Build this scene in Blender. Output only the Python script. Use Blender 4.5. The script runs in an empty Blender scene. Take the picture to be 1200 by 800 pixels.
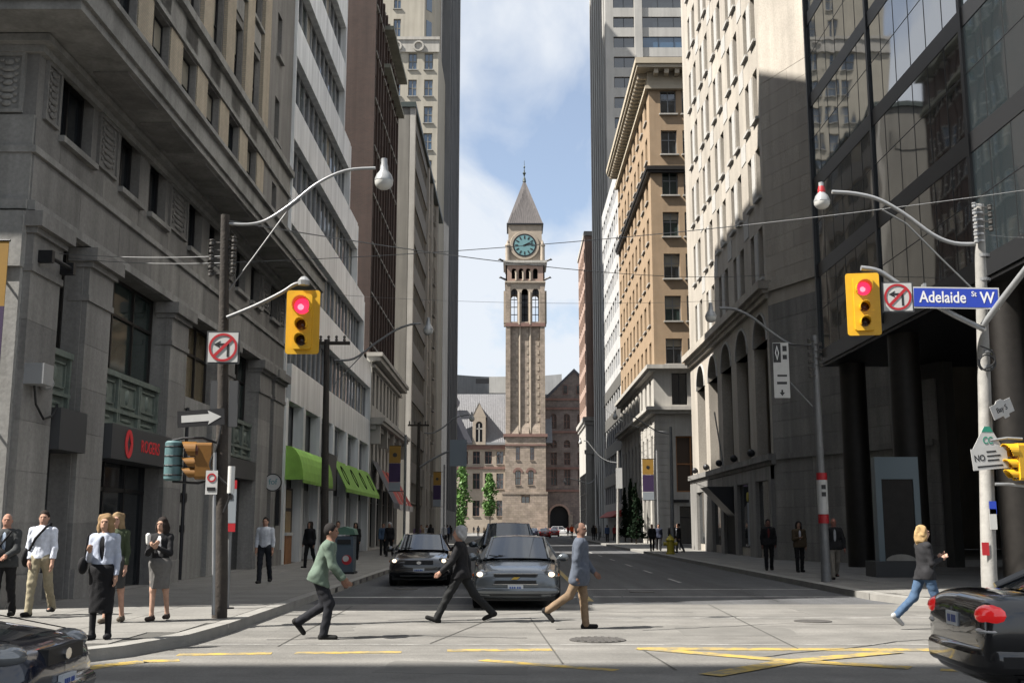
import bpy, math, random
import numpy as np
from mathutils import Vector, Matrix
random.seed(7)
R = math.radians
sc = bpy.context.scene
COL = sc.collection
# ---------------------------------------------------------------- camera
cam_d = bpy.data.cameras.new('camera'); cam = bpy.data.objects.new('camera', cam_d); COL.objects.link(cam)
cam.location = (0, 0, 1.65)
PITCH = math.atan(217 / 1300)
cam.rotation_euler = (R(90) + PITCH, 0, 0)
cam_d.sensor_width = 36; cam_d.lens = 39.0; cam_d.shift_x = -2 / 1200
cam_d.clip_start = 0.1; cam_d.clip_end = 6000
sc.camera = cam
# ---------------------------------------------------------------- light
SUN_EL, SUN_BACK = R(50), R(19)
to_sun = Vector((-math.cos(SUN_BACK) * math.cos(SUN_EL), -math.sin(SUN_BACK) * math.cos(SUN_EL), math.sin(SUN_EL)))
sl = bpy.data.lights.new('sun', 'SUN'); so = bpy.data.objects.new('sun', sl); COL.objects.link(so)
sl.energy = 5.0; sl.angle = R(0.53); sl.color = (1, .95, .87)
so.rotation_euler = (-to_sun).to_track_quat('-Z', 'Y').to_euler()
so.location = (-40, -20, 120)
w = bpy.data.worlds.new('World'); sc.world = w; w.use_nodes = True
nt = w.node_tree; nt.nodes.clear()
def N(t, kind, **kw):
    n = t.nodes.new(kind)
    for k, v in kw.items():
        if k in n.inputs: n.inputs[k].default_value = v
        else: setattr(n, k, v)
    return n
sky = N(nt, 'ShaderNodeTexSky', sky_type='NISHITA', sun_disc=False, sun_elevation=SUN_EL, sun_rotation=R(251))
sky.air_density = 1.0; sky.dust_density = .6; sky.ozone_density = 1.5
bg = N(nt, 'ShaderNodeBackground', Strength=.065)
bgc = N(nt, 'ShaderNodeBackground', Strength=.065)
bgc.inputs[0].default_value = (5.0, 5.25, 5.6, 1)
geo = N(nt, 'ShaderNodeTexCoord')
# clouds lie on a flat layer: the view direction divided by its height
sep = N(nt, 'ShaderNodeSeparateXYZ'); zz = N(nt, 'ShaderNodeMath', operation='MAXIMUM'); zz.inputs[1].default_value = 0; za = N(nt, 'ShaderNodeMath', operation='ADD'); za.inputs[1].default_value = .12
dv = N(nt, 'ShaderNodeVectorMath', operation='DIVIDE'); cz = N(nt, 'ShaderNodeCombineXYZ')
mp = N(nt, 'ShaderNodeMapping'); mp.inputs['Scale'].default_value = (2.6, 1.0, 0); mp.inputs['Location'].default_value = (5.2, 2.4, .4)
nz = N(nt, 'ShaderNodeTexNoise', Scale=1.25, Detail=7, Roughness=.52, Distortion=.35)
rmp = N(nt, 'ShaderNodeValToRGB'); rmp.color_ramp.elements[0].position = .33; rmp.color_ramp.elements[1].position = .51
rmp.color_ramp.elements[0].color = (.24, .24, .24, 1); rmp.color_ramp.elements[1].color = (.92, .92, .92, 1)
mx = N(nt, 'ShaderNodeMixShader'); out = N(nt, 'ShaderNodeOutputWorld')
L = nt.links.new
L(geo.outputs['Generated'], sep.inputs[0]); L(sep.outputs[2], zz.inputs[0]); L(zz.outputs[0], za.inputs[0])
for k in range(3): L(za.outputs[0], cz.inputs[k])
L(geo.outputs['Generated'], dv.inputs[0]); L(cz.outputs[0], dv.inputs[1]); L(dv.outputs[0], mp.inputs[0]); L(mp.outputs[0], nz.inputs['Vector']); L(nz.outputs[0], rmp.inputs[0])
L(sky.outputs[0], bg.inputs[0]); L(rmp.outputs[0], mx.inputs[0]); L(bg.outputs[0], mx.inputs[1]); L(bgc.outputs[0], mx.inputs[2]); L(mx.outputs[0], out.inputs[0])
sc.view_settings.view_transform = 'Standard'; sc.view_settings.look = 'None'; sc.view_settings.gamma = 1
sc.view_settings.exposure = 1.42
sc.render.engine = 'CYCLES'
sc.cycles.use_denoising = True
try: sc.cycles.denoiser = 'OPENIMAGEDENOISE'
except Exception: pass
sc.cycles.max_bounces = 8; sc.cycles.diffuse_bounces = 2; sc.cycles.glossy_bounces = 4; sc.cycles.caustics_reflective = True; sc.cycles.caustics_refractive = False
sc.cycles.sample_clamp_indirect = 4; sc.cycles.blur_glossy = .3
# ---------------------------------------------------------------- materials
M = {}
ALB = .78      # all base colours below are scaled to this, for the exposure above
def mat(name, col, rough=.8, metal=0., var=.0, vscale=3., bump=0., bscale=20., streak=0., space='world', emit=None, spec=.5, brick=None, coat=0., ior=None, col2=None):
    if name != 'asphalt': col = tuple(c * ALB for c in col); col2 = tuple(c * ALB for c in col2) if col2 else None
    m = bpy.data.materials.new(name); m.use_nodes = True; t = m.node_tree
    b = t.nodes['Principled BSDF']; l = t.links.new
    b.inputs['Base Color'].default_value = (*col, 1); b.inputs['Roughness'].default_value = rough; b.inputs['Metallic'].default_value = metal
    b.inputs['Specular IOR Level'].default_value = spec
    if ior: b.inputs['IOR'].default_value = ior
    if coat: b.inputs['Coat Weight'].default_value = coat; b.inputs['Coat Roughness'].default_value = .03
    if emit: b.inputs['Emission Color'].default_value = (*emit[0], 1); b.inputs['Emission Strength'].default_value = emit[1]
    vec = None
    if var or bump or streak or brick:
        if space == 'world':
            g = t.nodes.new('ShaderNodeNewGeometry'); vec = g.outputs['Position']
        else:
            g = t.nodes.new('ShaderNodeTexCoord'); vec = g.outputs['Object']
    colout = None
    height = None
    if brick:
        bw, bh, mort, c2, cm = brick; c2 = tuple(c * ALB for c in c2); cm = tuple(c * ALB for c in cm)
        sx = t.nodes.new('ShaderNodeSeparateXYZ'); l(vec, sx.inputs[0])
        ad = t.nodes.new('ShaderNodeMath'); ad.operation = 'ADD'; l(sx.outputs[0], ad.inputs[0]); l(sx.outputs[1], ad.inputs[1])
        cx = t.nodes.new('ShaderNodeCombineXYZ'); l(ad.outputs[0], cx.inputs[0]); l(sx.outputs[2], cx.inputs[1])
        bt = t.nodes.new('ShaderNodeTexBrick'); l(cx.outputs[0], bt.inputs['Vector'])
        bt.inputs['Color1'].default_value = (*col, 1); bt.inputs['Color2'].default_value = (*c2, 1); bt.inputs['Mortar'].default_value = (*cm, 1)
        bt.inputs['Scale'].default_value = 1; bt.inputs['Mortar Size'].default_value = mort; bt.inputs['Brick Width'].default_value = bw; bt.inputs['Row Height'].default_value = bh
        bt.inputs['Mortar Smooth'].default_value = .2
        colout = bt.outputs['Color']; height = bt.outputs['Fac']
    def darken(src, fac_out, lo, hi):
        r = t.nodes.new('ShaderNodeMapRange'); l(fac_out, r.inputs['Value']); r.inputs['From Min'].default_value = .3; r.inputs['From Max'].default_value = .7
        r.inputs['To Min'].default_value = lo; r.inputs['To Max'].default_value = hi
        x = t.nodes.new('ShaderNodeMix'); x.data_type = 'RGBA'; x.blend_type = 'MULTIPLY'; x.inputs['Factor'].default_value = 1
        if src is None: x.inputs['A'].default_value = (*col, 1)
        else: l(src, x.inputs['A'])
        l(r.outputs[0], x.inputs['B']); return x.outputs['Result']
    if var:
        n = t.nodes.new('ShaderNodeTexNoise'); n.inputs['Scale'].default_value = vscale; n.inputs['Detail'].default_value = 8; n.inputs['Roughness'].default_value = .65
        l(vec, n.inputs['Vector'])
        if col2:
            r = t.nodes.new('ShaderNodeMapRange'); l(n.outputs[0], r.inputs['Value']); r.inputs['From Min'].default_value = .4; r.inputs['From Max'].default_value = .6
            x = t.nodes.new('ShaderNodeMix'); x.data_type = 'RGBA'; l(r.outputs[0], x.inputs['Factor']); x.inputs['A'].default_value = (*col, 1); x.inputs['B'].default_value = (*col2, 1)
            colout = x.outputs['Result']
        else:
            colout = darken(colout, n.outputs[0], 1 - var, 1 + var)
    if streak:
        q = t.nodes.new('ShaderNodeMapping'); q.inputs['Scale'].default_value = (1.6, 1.6, .09); l(vec, q.inputs[0])
        n2 = t.nodes.new('ShaderNodeTexNoise'); n2.inputs['Scale'].default_value = 1.5; n2.inputs['Detail'].default_value = 6; l(q.outputs[0], n2.inputs['Vector'])
        colout = darken(colout, n2.outputs[0], 1 - streak, 1 + streak * .5)
    if colout is not None: l(colout, b.inputs['Base Color'])
    if bump:
        n3 = t.nodes.new('ShaderNodeTexNoise'); n3.inputs['Scale'].default_value = bscale; n3.inputs['Detail'].default_value = 6; l(vec, n3.inputs['Vector'])
        bp = t.nodes.new('ShaderNodeBump'); bp.inputs['Strength'].default_value = bump; bp.inputs['Distance'].default_value = .02
        l(n3.outputs[0], bp.inputs['Height']); l(bp.outputs[0], b.inputs['Normal'])
    M[name] = m; return m
def tracks(m, sc_, lo, hi):
    t = m.node_tree; l = t.links.new; b = t.nodes['Principled BSDF']; src = b.inputs['Base Color'].links[0].from_socket
    g = t.nodes.new('ShaderNodeNewGeometry'); q = t.nodes.new('ShaderNodeMapping'); q.inputs['Scale'].default_value = sc_; l(g.outputs['Position'], q.inputs[0])
    n = t.nodes.new('ShaderNodeTexNoise'); n.inputs['Scale'].default_value = 1; n.inputs['Detail'].default_value = 7; n.inputs['Roughness'].default_value = .6; l(q.outputs[0], n.inputs['Vector'])
    r = t.nodes.new('ShaderNodeMapRange'); r.inputs['From Min'].default_value = .36; r.inputs['From Max'].default_value = .62; r.inputs['To Min'].default_value = lo; r.inputs['To Max'].default_value = hi; l(n.outputs[0], r.inputs['Value'])
    x = t.nodes.new('ShaderNodeMix'); x.data_type = 'RGBA'; x.blend_type = 'MULTIPLY'; x.inputs['Factor'].default_value = 1; l(src, x.inputs['A']); l(r.outputs[0], x.inputs['B']); l(x.outputs['Result'], b.inputs['Base Color'])
# stones and walls
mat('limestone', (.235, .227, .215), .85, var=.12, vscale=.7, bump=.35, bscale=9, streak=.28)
mat('limestone_pale', (.30, .295, .28), .8, var=.1, vscale=.8, bump=.3, bscale=9, streak=.3)
mat('buff_brick', (.46, .39, .29), .9, var=.1, vscale=1.2, bump=.3, bscale=20, streak=.2, brick=(.22, .075, .01, (.41, .35, .26), (.33, .30, .25)))
mat('cream_stone', (.43, .392, .34), .85, var=.06, vscale=.6, bump=.25, bscale=8, streak=.1)
mat('cream_stone_b', (.405, .37, .322), .85, var=.06, vscale=.6, bump=.25, bscale=8, streak=.1)
mat('cream_panel', (.44, .43, .41), .8, var=.1, vscale=3, bump=.5, bscale=14)
mat('grey_stone', (.26, .27, .23), .85, var=.12, vscale=.8, bump=.35, bscale=9, streak=.2)
mat('aluminium', (.98, 1.0, 1.0), .34, .3, var=.06, vscale=.5, streak=.28)
mat('dark_metal', (.03, .03, .033), .45, .6)
mat('bronze_metal', (.028, .025, .023), .5, .5, var=.2, vscale=4)
mat('verdigris', (.16, .19, .165), .65, .2, var=.25, vscale=5, bump=.3, bscale=16)
mat('limestone_b', (.205, .198, .188), .85, var=.12, vscale=.7, bump=.35, bscale=9, streak=.28)
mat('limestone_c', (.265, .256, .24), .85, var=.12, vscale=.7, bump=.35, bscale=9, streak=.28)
mat('brown_brick', (.072, .040, .032), .9, var=.15, vscale=.7, streak=.2, bump=.3, bscale=14, brick=(.24, .08, .012, (.055, .033, .027), (.075, .06, .054)))
mat('tan_brick', (.335, .232, .14), .9, var=.1, vscale=.8, streak=.12, bump=.3, bscale=14, brick=(.24, .08, .012, (.33, .22, .125), (.35, .27, .19)))
mat('tan_trim', (.44, .38, .29), .85, var=.1, vscale=1)
mat('beige_tower', (.40, .37, .31), .88, var=.08, vscale=.4, streak=.15)
mat('slab_grey', (.15, .154, .16), .7, var=.08, vscale=.4, streak=.2)
mat('office_stone', (.20, .188, .165), .8, var=.1, vscale=.5, streak=.25)
mat('office_dark', (.11, .105, .095), .6, var=.15, vscale=1)
mat('white_office', (.50, .50, .50), .7, var=.12, vscale=.5, streak=.15)
mat('tower_concrete', (.40, .39, .37), .8, var=.08, vscale=.3, streak=.12)
mat('pink_stone', (.36, .25, .20), .85, var=.1, vscale=.5, streak=.15)
mat('white_stone', (.42, .40, .365), .85, var=.1, vscale=.8, streak=.18)
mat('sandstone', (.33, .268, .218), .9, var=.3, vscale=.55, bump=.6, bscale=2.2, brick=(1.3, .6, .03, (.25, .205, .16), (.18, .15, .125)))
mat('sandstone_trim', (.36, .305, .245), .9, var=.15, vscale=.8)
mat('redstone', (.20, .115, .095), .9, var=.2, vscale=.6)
mat('shaded_sandstone', (.20, .16, .14), .9, var=.3, vscale=.6, brick=(1.3, .6, .03, (.15, .12, .11), (.12, .1, .09)))  # sandstone copy with the east wing's shade put into its colour
mat('tower_slate', (.125, .112, .11), .7, var=.12, vscale=.5, streak=.2)
mat('slate', (.19, .19, .20), .6, var=.08, vscale=.4, streak=.2)
mat('slate_dark', (.06, .06, .075), .6, var=.15, vscale=.4)
mat('copper_dark', (.05, .065, .06), .5, .4)
for q in ('limestone', 'limestone_b', 'limestone_c', 'limestone_pale', 'cream_stone', 'grey_stone'): tracks(M[q], (14, 14, 14), .88, 1.08); tracks(M[q], (.55, .55, .16), .84, 1.07)
# glass
mat('glass', (.016, .020, .024), .06, spec=.7, ior=1.9)
mat('glass_sky', (.05, .10, .17), .08, spec=.7, ior=1.7)
mat('blind', (.30, .28, .23), .25, spec=.6)
mat('glass_warm', (.17, .135, .08), .15, spec=.6)
mat('glass_green', (.03, .045, .042), .08, spec=.6, ior=1.6)
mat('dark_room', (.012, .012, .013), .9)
mat('brown_room', (.06, .035, .02), .7)
g = mat('curtain_glass', (.030, .042, .048), .03, spec=.95, ior=2.8)
def wobble(m, scale, strength, dist):
    t = m.node_tree; l = t.links.new
    ge = t.nodes.new('ShaderNodeNewGeometry'); n = t.nodes.new('ShaderNodeTexNoise'); n.inputs['Scale'].default_value = scale; n.inputs['Detail'].default_value = 1
    oi = t.nodes.new('ShaderNodeObjectInfo'); ad = t.nodes.new('ShaderNodeVectorMath'); ad.operation = 'ADD'
    ml = t.nodes.new('ShaderNodeMath'); ml.operation = 'MULTIPLY'; ml.inputs[1].default_value = 50; l(oi.outputs['Random'], ml.inputs[0])
    l(ge.outputs['Position'], ad.inputs[0]); l(ml.outputs[0], ad.inputs[1]); l(ad.outputs[0], n.inputs['Vector'])
    bp = t.nodes.new('ShaderNodeBump'); bp.inputs['Strength'].default_value = strength; bp.inputs['Distance'].default_value = dist
    l(n.outputs[0], bp.inputs['Height']); l(bp.outputs[0], t.nodes['Principled BSDF'].inputs['Normal'])
wobble(g, .45, .8, .012)
g = mat('curtain_glass_high', (.010, .014, .016), .10, spec=.9, ior=2.8)
for q in ('glass', 'glass_sky', 'glass_green', 'glass_warm'): wobble(M[q], .9, 1.0, .008)
# street
mat('asphalt', (.05, .051, .054), .85, var=.16, vscale=.9, bump=.5, bscale=60)
mat('road_concrete', (.185, .178, .165), .85, var=.13, vscale=.45, bump=.4, bscale=40)
tracks(M['road_concrete'], (.12, 1.1, 1), .78, 1.1); tracks(M['road_concrete'], (1.6, 1.6, 1), .86, 1.06); tracks(M['road_concrete'], (22, 22, 1), .84, 1.1); tracks(M['road_concrete'], (.5, .5, 1), .88, 1.06); tracks(M['asphalt'], (1.3, .05, 1), .75, 1.25); tracks(M['asphalt'], (26, 26, 1), .75, 1.25)
mat('patch_concrete', (.145, .14, .13), .9, var=.15, vscale=1.5, bump=.4, bscale=40)
mat('tar', (.035, .035, .037), .7, var=.3, vscale=3)
mat('pavement', (.205, .198, .184), .88, var=.1, vscale=1.1, bump=.35, bscale=30)
tracks(M['pavement'], (18, 18, 1), .86, 1.08); tracks(M['pavement'], (.9, .9, 1), .82, 1.05)
mat('kerb_stone', (.25, .243, .226), .85, var=.15, vscale=2, bump=.3, bscale=30)
mat('joint', (.07, .068, .062), .95)
mat('earth', (.16, .155, .145), .95, var=.1, vscale=.2)
mat('yellow_paint', (.48, .33, .06), .8, var=.3, vscale=4.5, col2=(.20, .175, .12))
mat('white_paint', (.45, .44, .42), .8, var=.3, vscale=2.5, col2=(.24, .235, .225))
mat('iron', (.09, .085, .08), .7, .3, var=.3, vscale=8)
mat('black', (.008, .008, .009), .5)
mat('black_gloss', (.006, .006, .007), .15)
mat('wood_pole', (.042, .034, .028), .9, var=.35, vscale=6, bump=.6, bscale=25, streak=.4)
mat('concrete_pole', (.36, .35, .33), .8, var=.18, vscale=5, bump=.3, bscale=30, streak=.3)
mat('galvanised', (.34, .35, .36), .45, .5, var=.15, vscale=5)
mat('dull_steel', (.22, .225, .23), .55, .4, var=.15, vscale=5)
mat('lamp_grey', (.36, .37, .38), .3, .2)
mat('lamp_glass', (.62, .62, .60), .15)
mat('signal_yellow', (.72, .40, .012), .45, var=.06, vscale=6)
mat('signal_yellow_shaded', (.20, .085, .006), .5, var=.15, vscale=6)  # signal yellow darkened: the shade on one housing put into the colour
mat('band_metal', (.018, .019, .021), .4)
mat('signal_red', (.85, .03, .08), .3, emit=((1, .03, .10), .55))
mat('signal_core', (.9, .2, .3), .3, emit=((1, .22, .30), .75))
mat('lens_dark', (.03, .012, .01), .25)
mat('lens_brown', (.09, .025, .012), .25)
mat('sign_white', (.52, .52, .51), .5, var=.06, vscale=8)
mat('sign_red', (.42, .012, .02), .5)
mat('sign_blue', (.015, .05, .42), .45)
mat('sign_black', (.01, .01, .012), .5)
mat('sign_green', (.02, .26, .17), .5)
mat('sign_grey', (.05, .052, .056), .5)
mat('sign_back', (.20, .24, .28), .55)
mat('letter_red', (.72, .03, .04), .5)
mat('letter_white', (.8, .8, .8), .5)
mat('teal', (.13, .27, .29), .6, var=.15, vscale=8)
mat('teal_dark', (.075, .15, .16), .6, var=.2, vscale=8)
mat('awning_green', (.24, .46, .07), .75, var=.18, vscale=1.5)
mat('awning_red', (.42, .05, .035), .75, var=.1, vscale=2)
mat('awning_grey', (.10, .10, .11), .8, var=.1, vscale=2)
mat('banner_gold', (.30, .165, .02), .7, var=.1, vscale=3)
mat('banner_purple', (.03, .01, .06), .7, var=.1, vscale=3)
mat('banner_pale', (.25, .28, .31), .7)
mat('awning_pale', (.5, .47, .45), .75)
mat('bin_blue', (.07, .10, .13), .55)
mat('bin_green', (.08, .17, .12), .6)
mat('hydrant_yellow', (.45, .36, .03), .5)
mat('orange', (.75, .10, .02), .6)
mat('wood', (.30, .13, .045), .55, var=.25, vscale=4)
mat('wood_pale', (.40, .27, .12), .55, var=.2, vscale=4)
mat('fascia_wood', (.13, .075, .035), .6, var=.2, vscale=3)
mat('kiosk_panel', (.17, .22, .25), .35, .2)
mat('leaf', (.085, .19, .03), .6, var=.35, vscale=.6)
mat('leaf_dark', (.012, .022, .012), .95, spec=.05, var=.35, vscale=2)
mat('bark', (.07, .055, .04), .9, var=.3, vscale=8)
# cars and clothes
for nme, c, co in (('silver', (.16, .178, .195), .6), ('black', (.006, .006, .008), 1), ('navy', (.008, .012, .028), 1), ('gunmetal', (.06, .075, .09), 1), ('red', (.28, .015, .012), 1), ('white', (.6, .6, .6), .6)):
    mat('paint_' + nme, c, .25 if nme in ('silver',) else .2, .55 if nme in ('silver', 'gunmetal') else 0, coat=co)
mat('car_glass', (.014, .02, .028), .03, spec=.7, ior=1.8)
mat('chrome', (.75, .75, .76), .15, 1)
mat('rubber', (.012, .012, .013), .8)
mat('rim', (.35, .35, .36), .35, .9)
mat('headlamp', (.22, .23, .24), .06, .35, spec=.9, coat=.6)
mat('headlamp_lit', (.8, .75, .65), .1, emit=((1, .78, .55), .8))
mat('amber', (.5, .10, .008), .15, coat=1)
mat('tail_red', (.42, .004, .008), .12, coat=1)
mat('tail_lit', (.62, .006, .010), .12, coat=1, emit=((1, .02, .02), .12))
mat('plate_white', (.6, .64, .68), .4)
mat('plate_blue', (.03, .08, .35), .5)
mat('gold', (.6, .42, .1), .3, .8)
# ---------------------------------------------------------------- helpers
ORG = {}
class MB:
    def __init__(s): s.v = []; s.f = []; s.m = []
    def quad(s, a, b, c, d, m=0):
        i = len(s.v); s.v += [a, b, c, d]; s.f.append((i, i + 1, i + 2, i + 3)); s.m.append(m)
    def poly(s, pts, m=0):
        i = len(s.v); s.v += list(pts); s.f.append(tuple(range(i, i + len(pts)))); s.m.append(m)
    def box(s, x0, x1, y0, y1, z0, z1, m=0):
        x0, x1 = min(x0, x1), max(x0, x1); y0, y1 = min(y0, y1), max(y0, y1); z0, z1 = min(z0, z1), max(z0, z1)
        i = len(s.v)
        s.v += [(x0, y0, z0), (x1, y0, z0), (x1, y1, z0), (x0, y1, z0), (x0, y0, z1), (x1, y0, z1), (x1, y1, z1), (x0, y1, z1)]
        for q in ((3, 2, 1, 0), (4, 5, 6, 7), (0, 1, 5, 4), (1, 2, 6, 5), (2, 3, 7, 6), (3, 0, 4, 7)): s.f.append(tuple(i + k for k in q)); s.m.append(m)
        return s
    def slab(s, pts, z0, z1, m=0):
        n = len(pts); i = len(s.v)
        s.v += [(p[0], p[1], z0) for p in pts] + [(p[0], p[1], z1) for p in pts]
        s.f.append(tuple(i + n + k for k in range(n))); s.m.append(m)
        s.f.append(tuple(i + n - 1 - k for k in range(n))); s.m.append(m)
        for k in range(n):
            j = (k + 1) % n; s.f.append((i + k, i + j, i + n + j, i + n + k)); s.m.append(m)
        return s
    def extr(s, pts, vec, m=0):      # any planar polygon pushed along vec
        n = len(pts); i = len(s.v); vec = Vector(vec)
        s.v += [tuple(p) for p in pts] + [tuple(Vector(p) + vec) for p in pts]
        s.f.append(tuple(i + k for k in range(n))); s.m.append(m)
        s.f.append(tuple(i + 2 * n - 1 - k for k in range(n))); s.m.append(m)
        for k in range(n):
            j = (k + 1) % n; s.f.append((i + j, i + k, i + n + k, i + n + j)); s.m.append(m)
        return s
    def tube(s, pts, r, n=8, m=0, cap=True):
        pts = [Vector(p) for p in pts]; rs = r if isinstance(r, (list, tuple)) else [r] * len(pts)
        i0 = len(s.v); up = None
        for k, p in enumerate(pts):
            d = (pts[min(k + 1, len(pts) - 1)] - pts[max(k - 1, 0)])
            d = d.normalized() if d.length > 1e-9 else Vector((0, 0, 1))
            if up is None:
                up = d.orthogonal().normalized()
            else:
                up = (up - d * up.dot(d)); up = up.normalized() if up.length > 1e-6 else d.orthogonal().normalized()
            sd = d.cross(up)
            for j in range(n):
                a = 2 * math.pi * j / n
                s.v.append(tuple(p + (up * math.cos(a) + sd * math.sin(a)) * rs[k]))
        for k in range(len(pts) - 1):
            for j in range(n):
                a = i0 + k * n + j; b = i0 + k * n + (j + 1) % n
                s.f.append((a, b, b + n, a + n)); s.m.append(m)
        if cap:
            s.f.append(tuple(i0 + n - 1 - j for j in range(n))); s.m.append(m)
            e = i0 + (len(pts) - 1) * n
            s.f.append(tuple(e + j for j in range(n))); s.m.append(m)
        return s
    def lathe(s, prof, c, n=16, m=0, ax='z', cap=True):
        i0 = len(s.v)
        for r, h in prof:
            for j in range(n):
                a = 2 * math.pi * j / n; x, y = r * math.cos(a), r * math.sin(a)
                if ax == 'z': q = (c[0] + x, c[1] + y, c[2] + h)
                elif ax == 'y': q = (c[0] + x, c[1] + h, c[2] + y)
                else: q = (c[0] + h, c[1] + x, c[2] + y)
                s.v.append(q)
        for k in range(len(prof) - 1):
            for j in range(n):
                a = i0 + k * n + j; b = i0 + k * n + (j + 1) % n
                s.f.append((a, b, b + n, a + n)); s.m.append(m)
        if not cap: return s
        s.f.append(tuple(i0 + n - 1 - j for j in range(n))); s.m.append(m)
        e = i0 + (len(prof) - 1) * n
        s.f.append(tuple(e + j for j in range(n))); s.m.append(m)
        return s
    def ball(s, c, r, n=10, m=0):
        r = r if isinstance(r, (tuple, list)) else (r, r, r)
        k = len(s.v); s.lathe([(math.sin(math.pi * q / 8) + 1e-4, -math.cos(math.pi * q / 8)) for q in range(9)], (0, 0, 0), n, m)
        for i in range(k, len(s.v)):
            v = s.v[i]; s.v[i] = (c[0] + v[0] * r[0], c[1] + v[1] * r[1], c[2] + v[2] * r[2])
        return s
    def mesh(s, name, mats, org=(0, 0, 0), smooth=False):
        me = bpy.data.meshes.new(name)
        me.from_pydata([(v[0] - org[0], v[1] - org[1], v[2] - org[2]) for v in s.v], [], s.f)
        ms = mats if isinstance(mats, (list, tuple)) else [mats]
        for q in ms: me.materials.append(M[q])
        if len(ms) > 1: me.polygons.foreach_set('material_index', s.m)
        if smooth:
            me.polygons.foreach_set('use_smooth', [True] * len(me.polygons))
            try: me.set_sharp_from_angle(angle=R(40))
            except Exception: pass
        me.update(); return me
    # world coordinates in; the object sits at its parent's origin (or at its own base)
    def obj(s, name, mats, parent=None, smooth=False, local=False, org=None):
        if local: o_ = (0, 0, 0)
        elif parent is not None: o_ = ORG[parent.name]
        elif org: o_ = org
        else:
            a = np.array(s.v); lo, hi = a.min(0), a.max(0); o_ = ((lo[0] + hi[0]) / 2, (lo[1] + hi[1]) / 2, lo[2])
        return link(name, s.mesh(name, mats, o_, smooth), parent, None if (parent is not None or local) else o_)
def link(name, me, parent=None, loc=None, rz=0):
    o = bpy.data.objects.new(name, me); COL.objects.link(o)
    if parent is not None:
        o.parent = parent
        po = ORG[parent.name]
        if loc is not None: o.location = (loc[0] - po[0], loc[1] - po[1], loc[2] - po[2]); ORG[o.name] = loc
        else: ORG[o.name] = po
    else:
        if loc is not None: o.location = loc
        ORG[o.name] = tuple(loc) if loc is not None else (0, 0, 0)
    if rz: o.rotation_euler = (0, 0, rz)
    return o
def tag(o, label=None, cat=None, group=None, kind=None):
    if label: o['label'] = label
    if cat: o['category'] = cat
    if group: o['group'] = group
    if kind: o['kind'] = kind
    return o
def thing(name, label, cat, loc, rz=0, group=None):
    o = link(name, None, None, loc, rz); o.empty_display_size = .3
    return tag(o, label, cat, group)
def copy_tree(o, parent=None):
    c = o.copy(); COL.objects.link(c); ORG[c.name] = ORG.get(o.name, (0, 0, 0))
    if parent is not None: c.parent = parent
    for ch in list(o.children): copy_tree(ch, c)
    return c
def text_mesh(body, size, depth=.004, font=None, align='CENTER', space=1.0):
    cu = bpy.data.curves.new('t', 'FONT'); cu.body = body; cu.size = size; cu.extrude = depth; cu.align_x = align; cu.align_y = 'CENTER'; cu.space_character = space
    cu.offset = size * .012
    o = bpy.data.objects.new('t', cu); COL.objects.link(o)
    dg = bpy.context.evaluated_depsgraph_get(); dg.update()
    me = bpy.data.meshes.new_from_object(o.evaluated_get(dg)); COL.objects.unlink(o); bpy.data.objects.remove(o); bpy.data.curves.remove(cu)
    return me
FACE = {'S': 0, 'L': R(90), 'R': R(-90)}      # south-facing; left row (facing +x); right row (facing -x)
def text(body, size, m, parent, loc, face='S', name='lettering', sx=1.0, depth=.004, rz=None, tilt=0):
    me = text_mesh(body, size, depth); me.materials.clear(); me.materials.append(M[m]); me.name = name
    rot = Matrix.Rotation(FACE[face] if rz is None else rz, 4, 'Z') @ Matrix.Rotation(tilt, 4, 'Y') @ Matrix.Rotation(R(90), 4, 'X') @ Matrix.Diagonal((sx, 1, 1, 1))
    me.transform(rot)
    return link(name, me, parent, loc)
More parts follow.
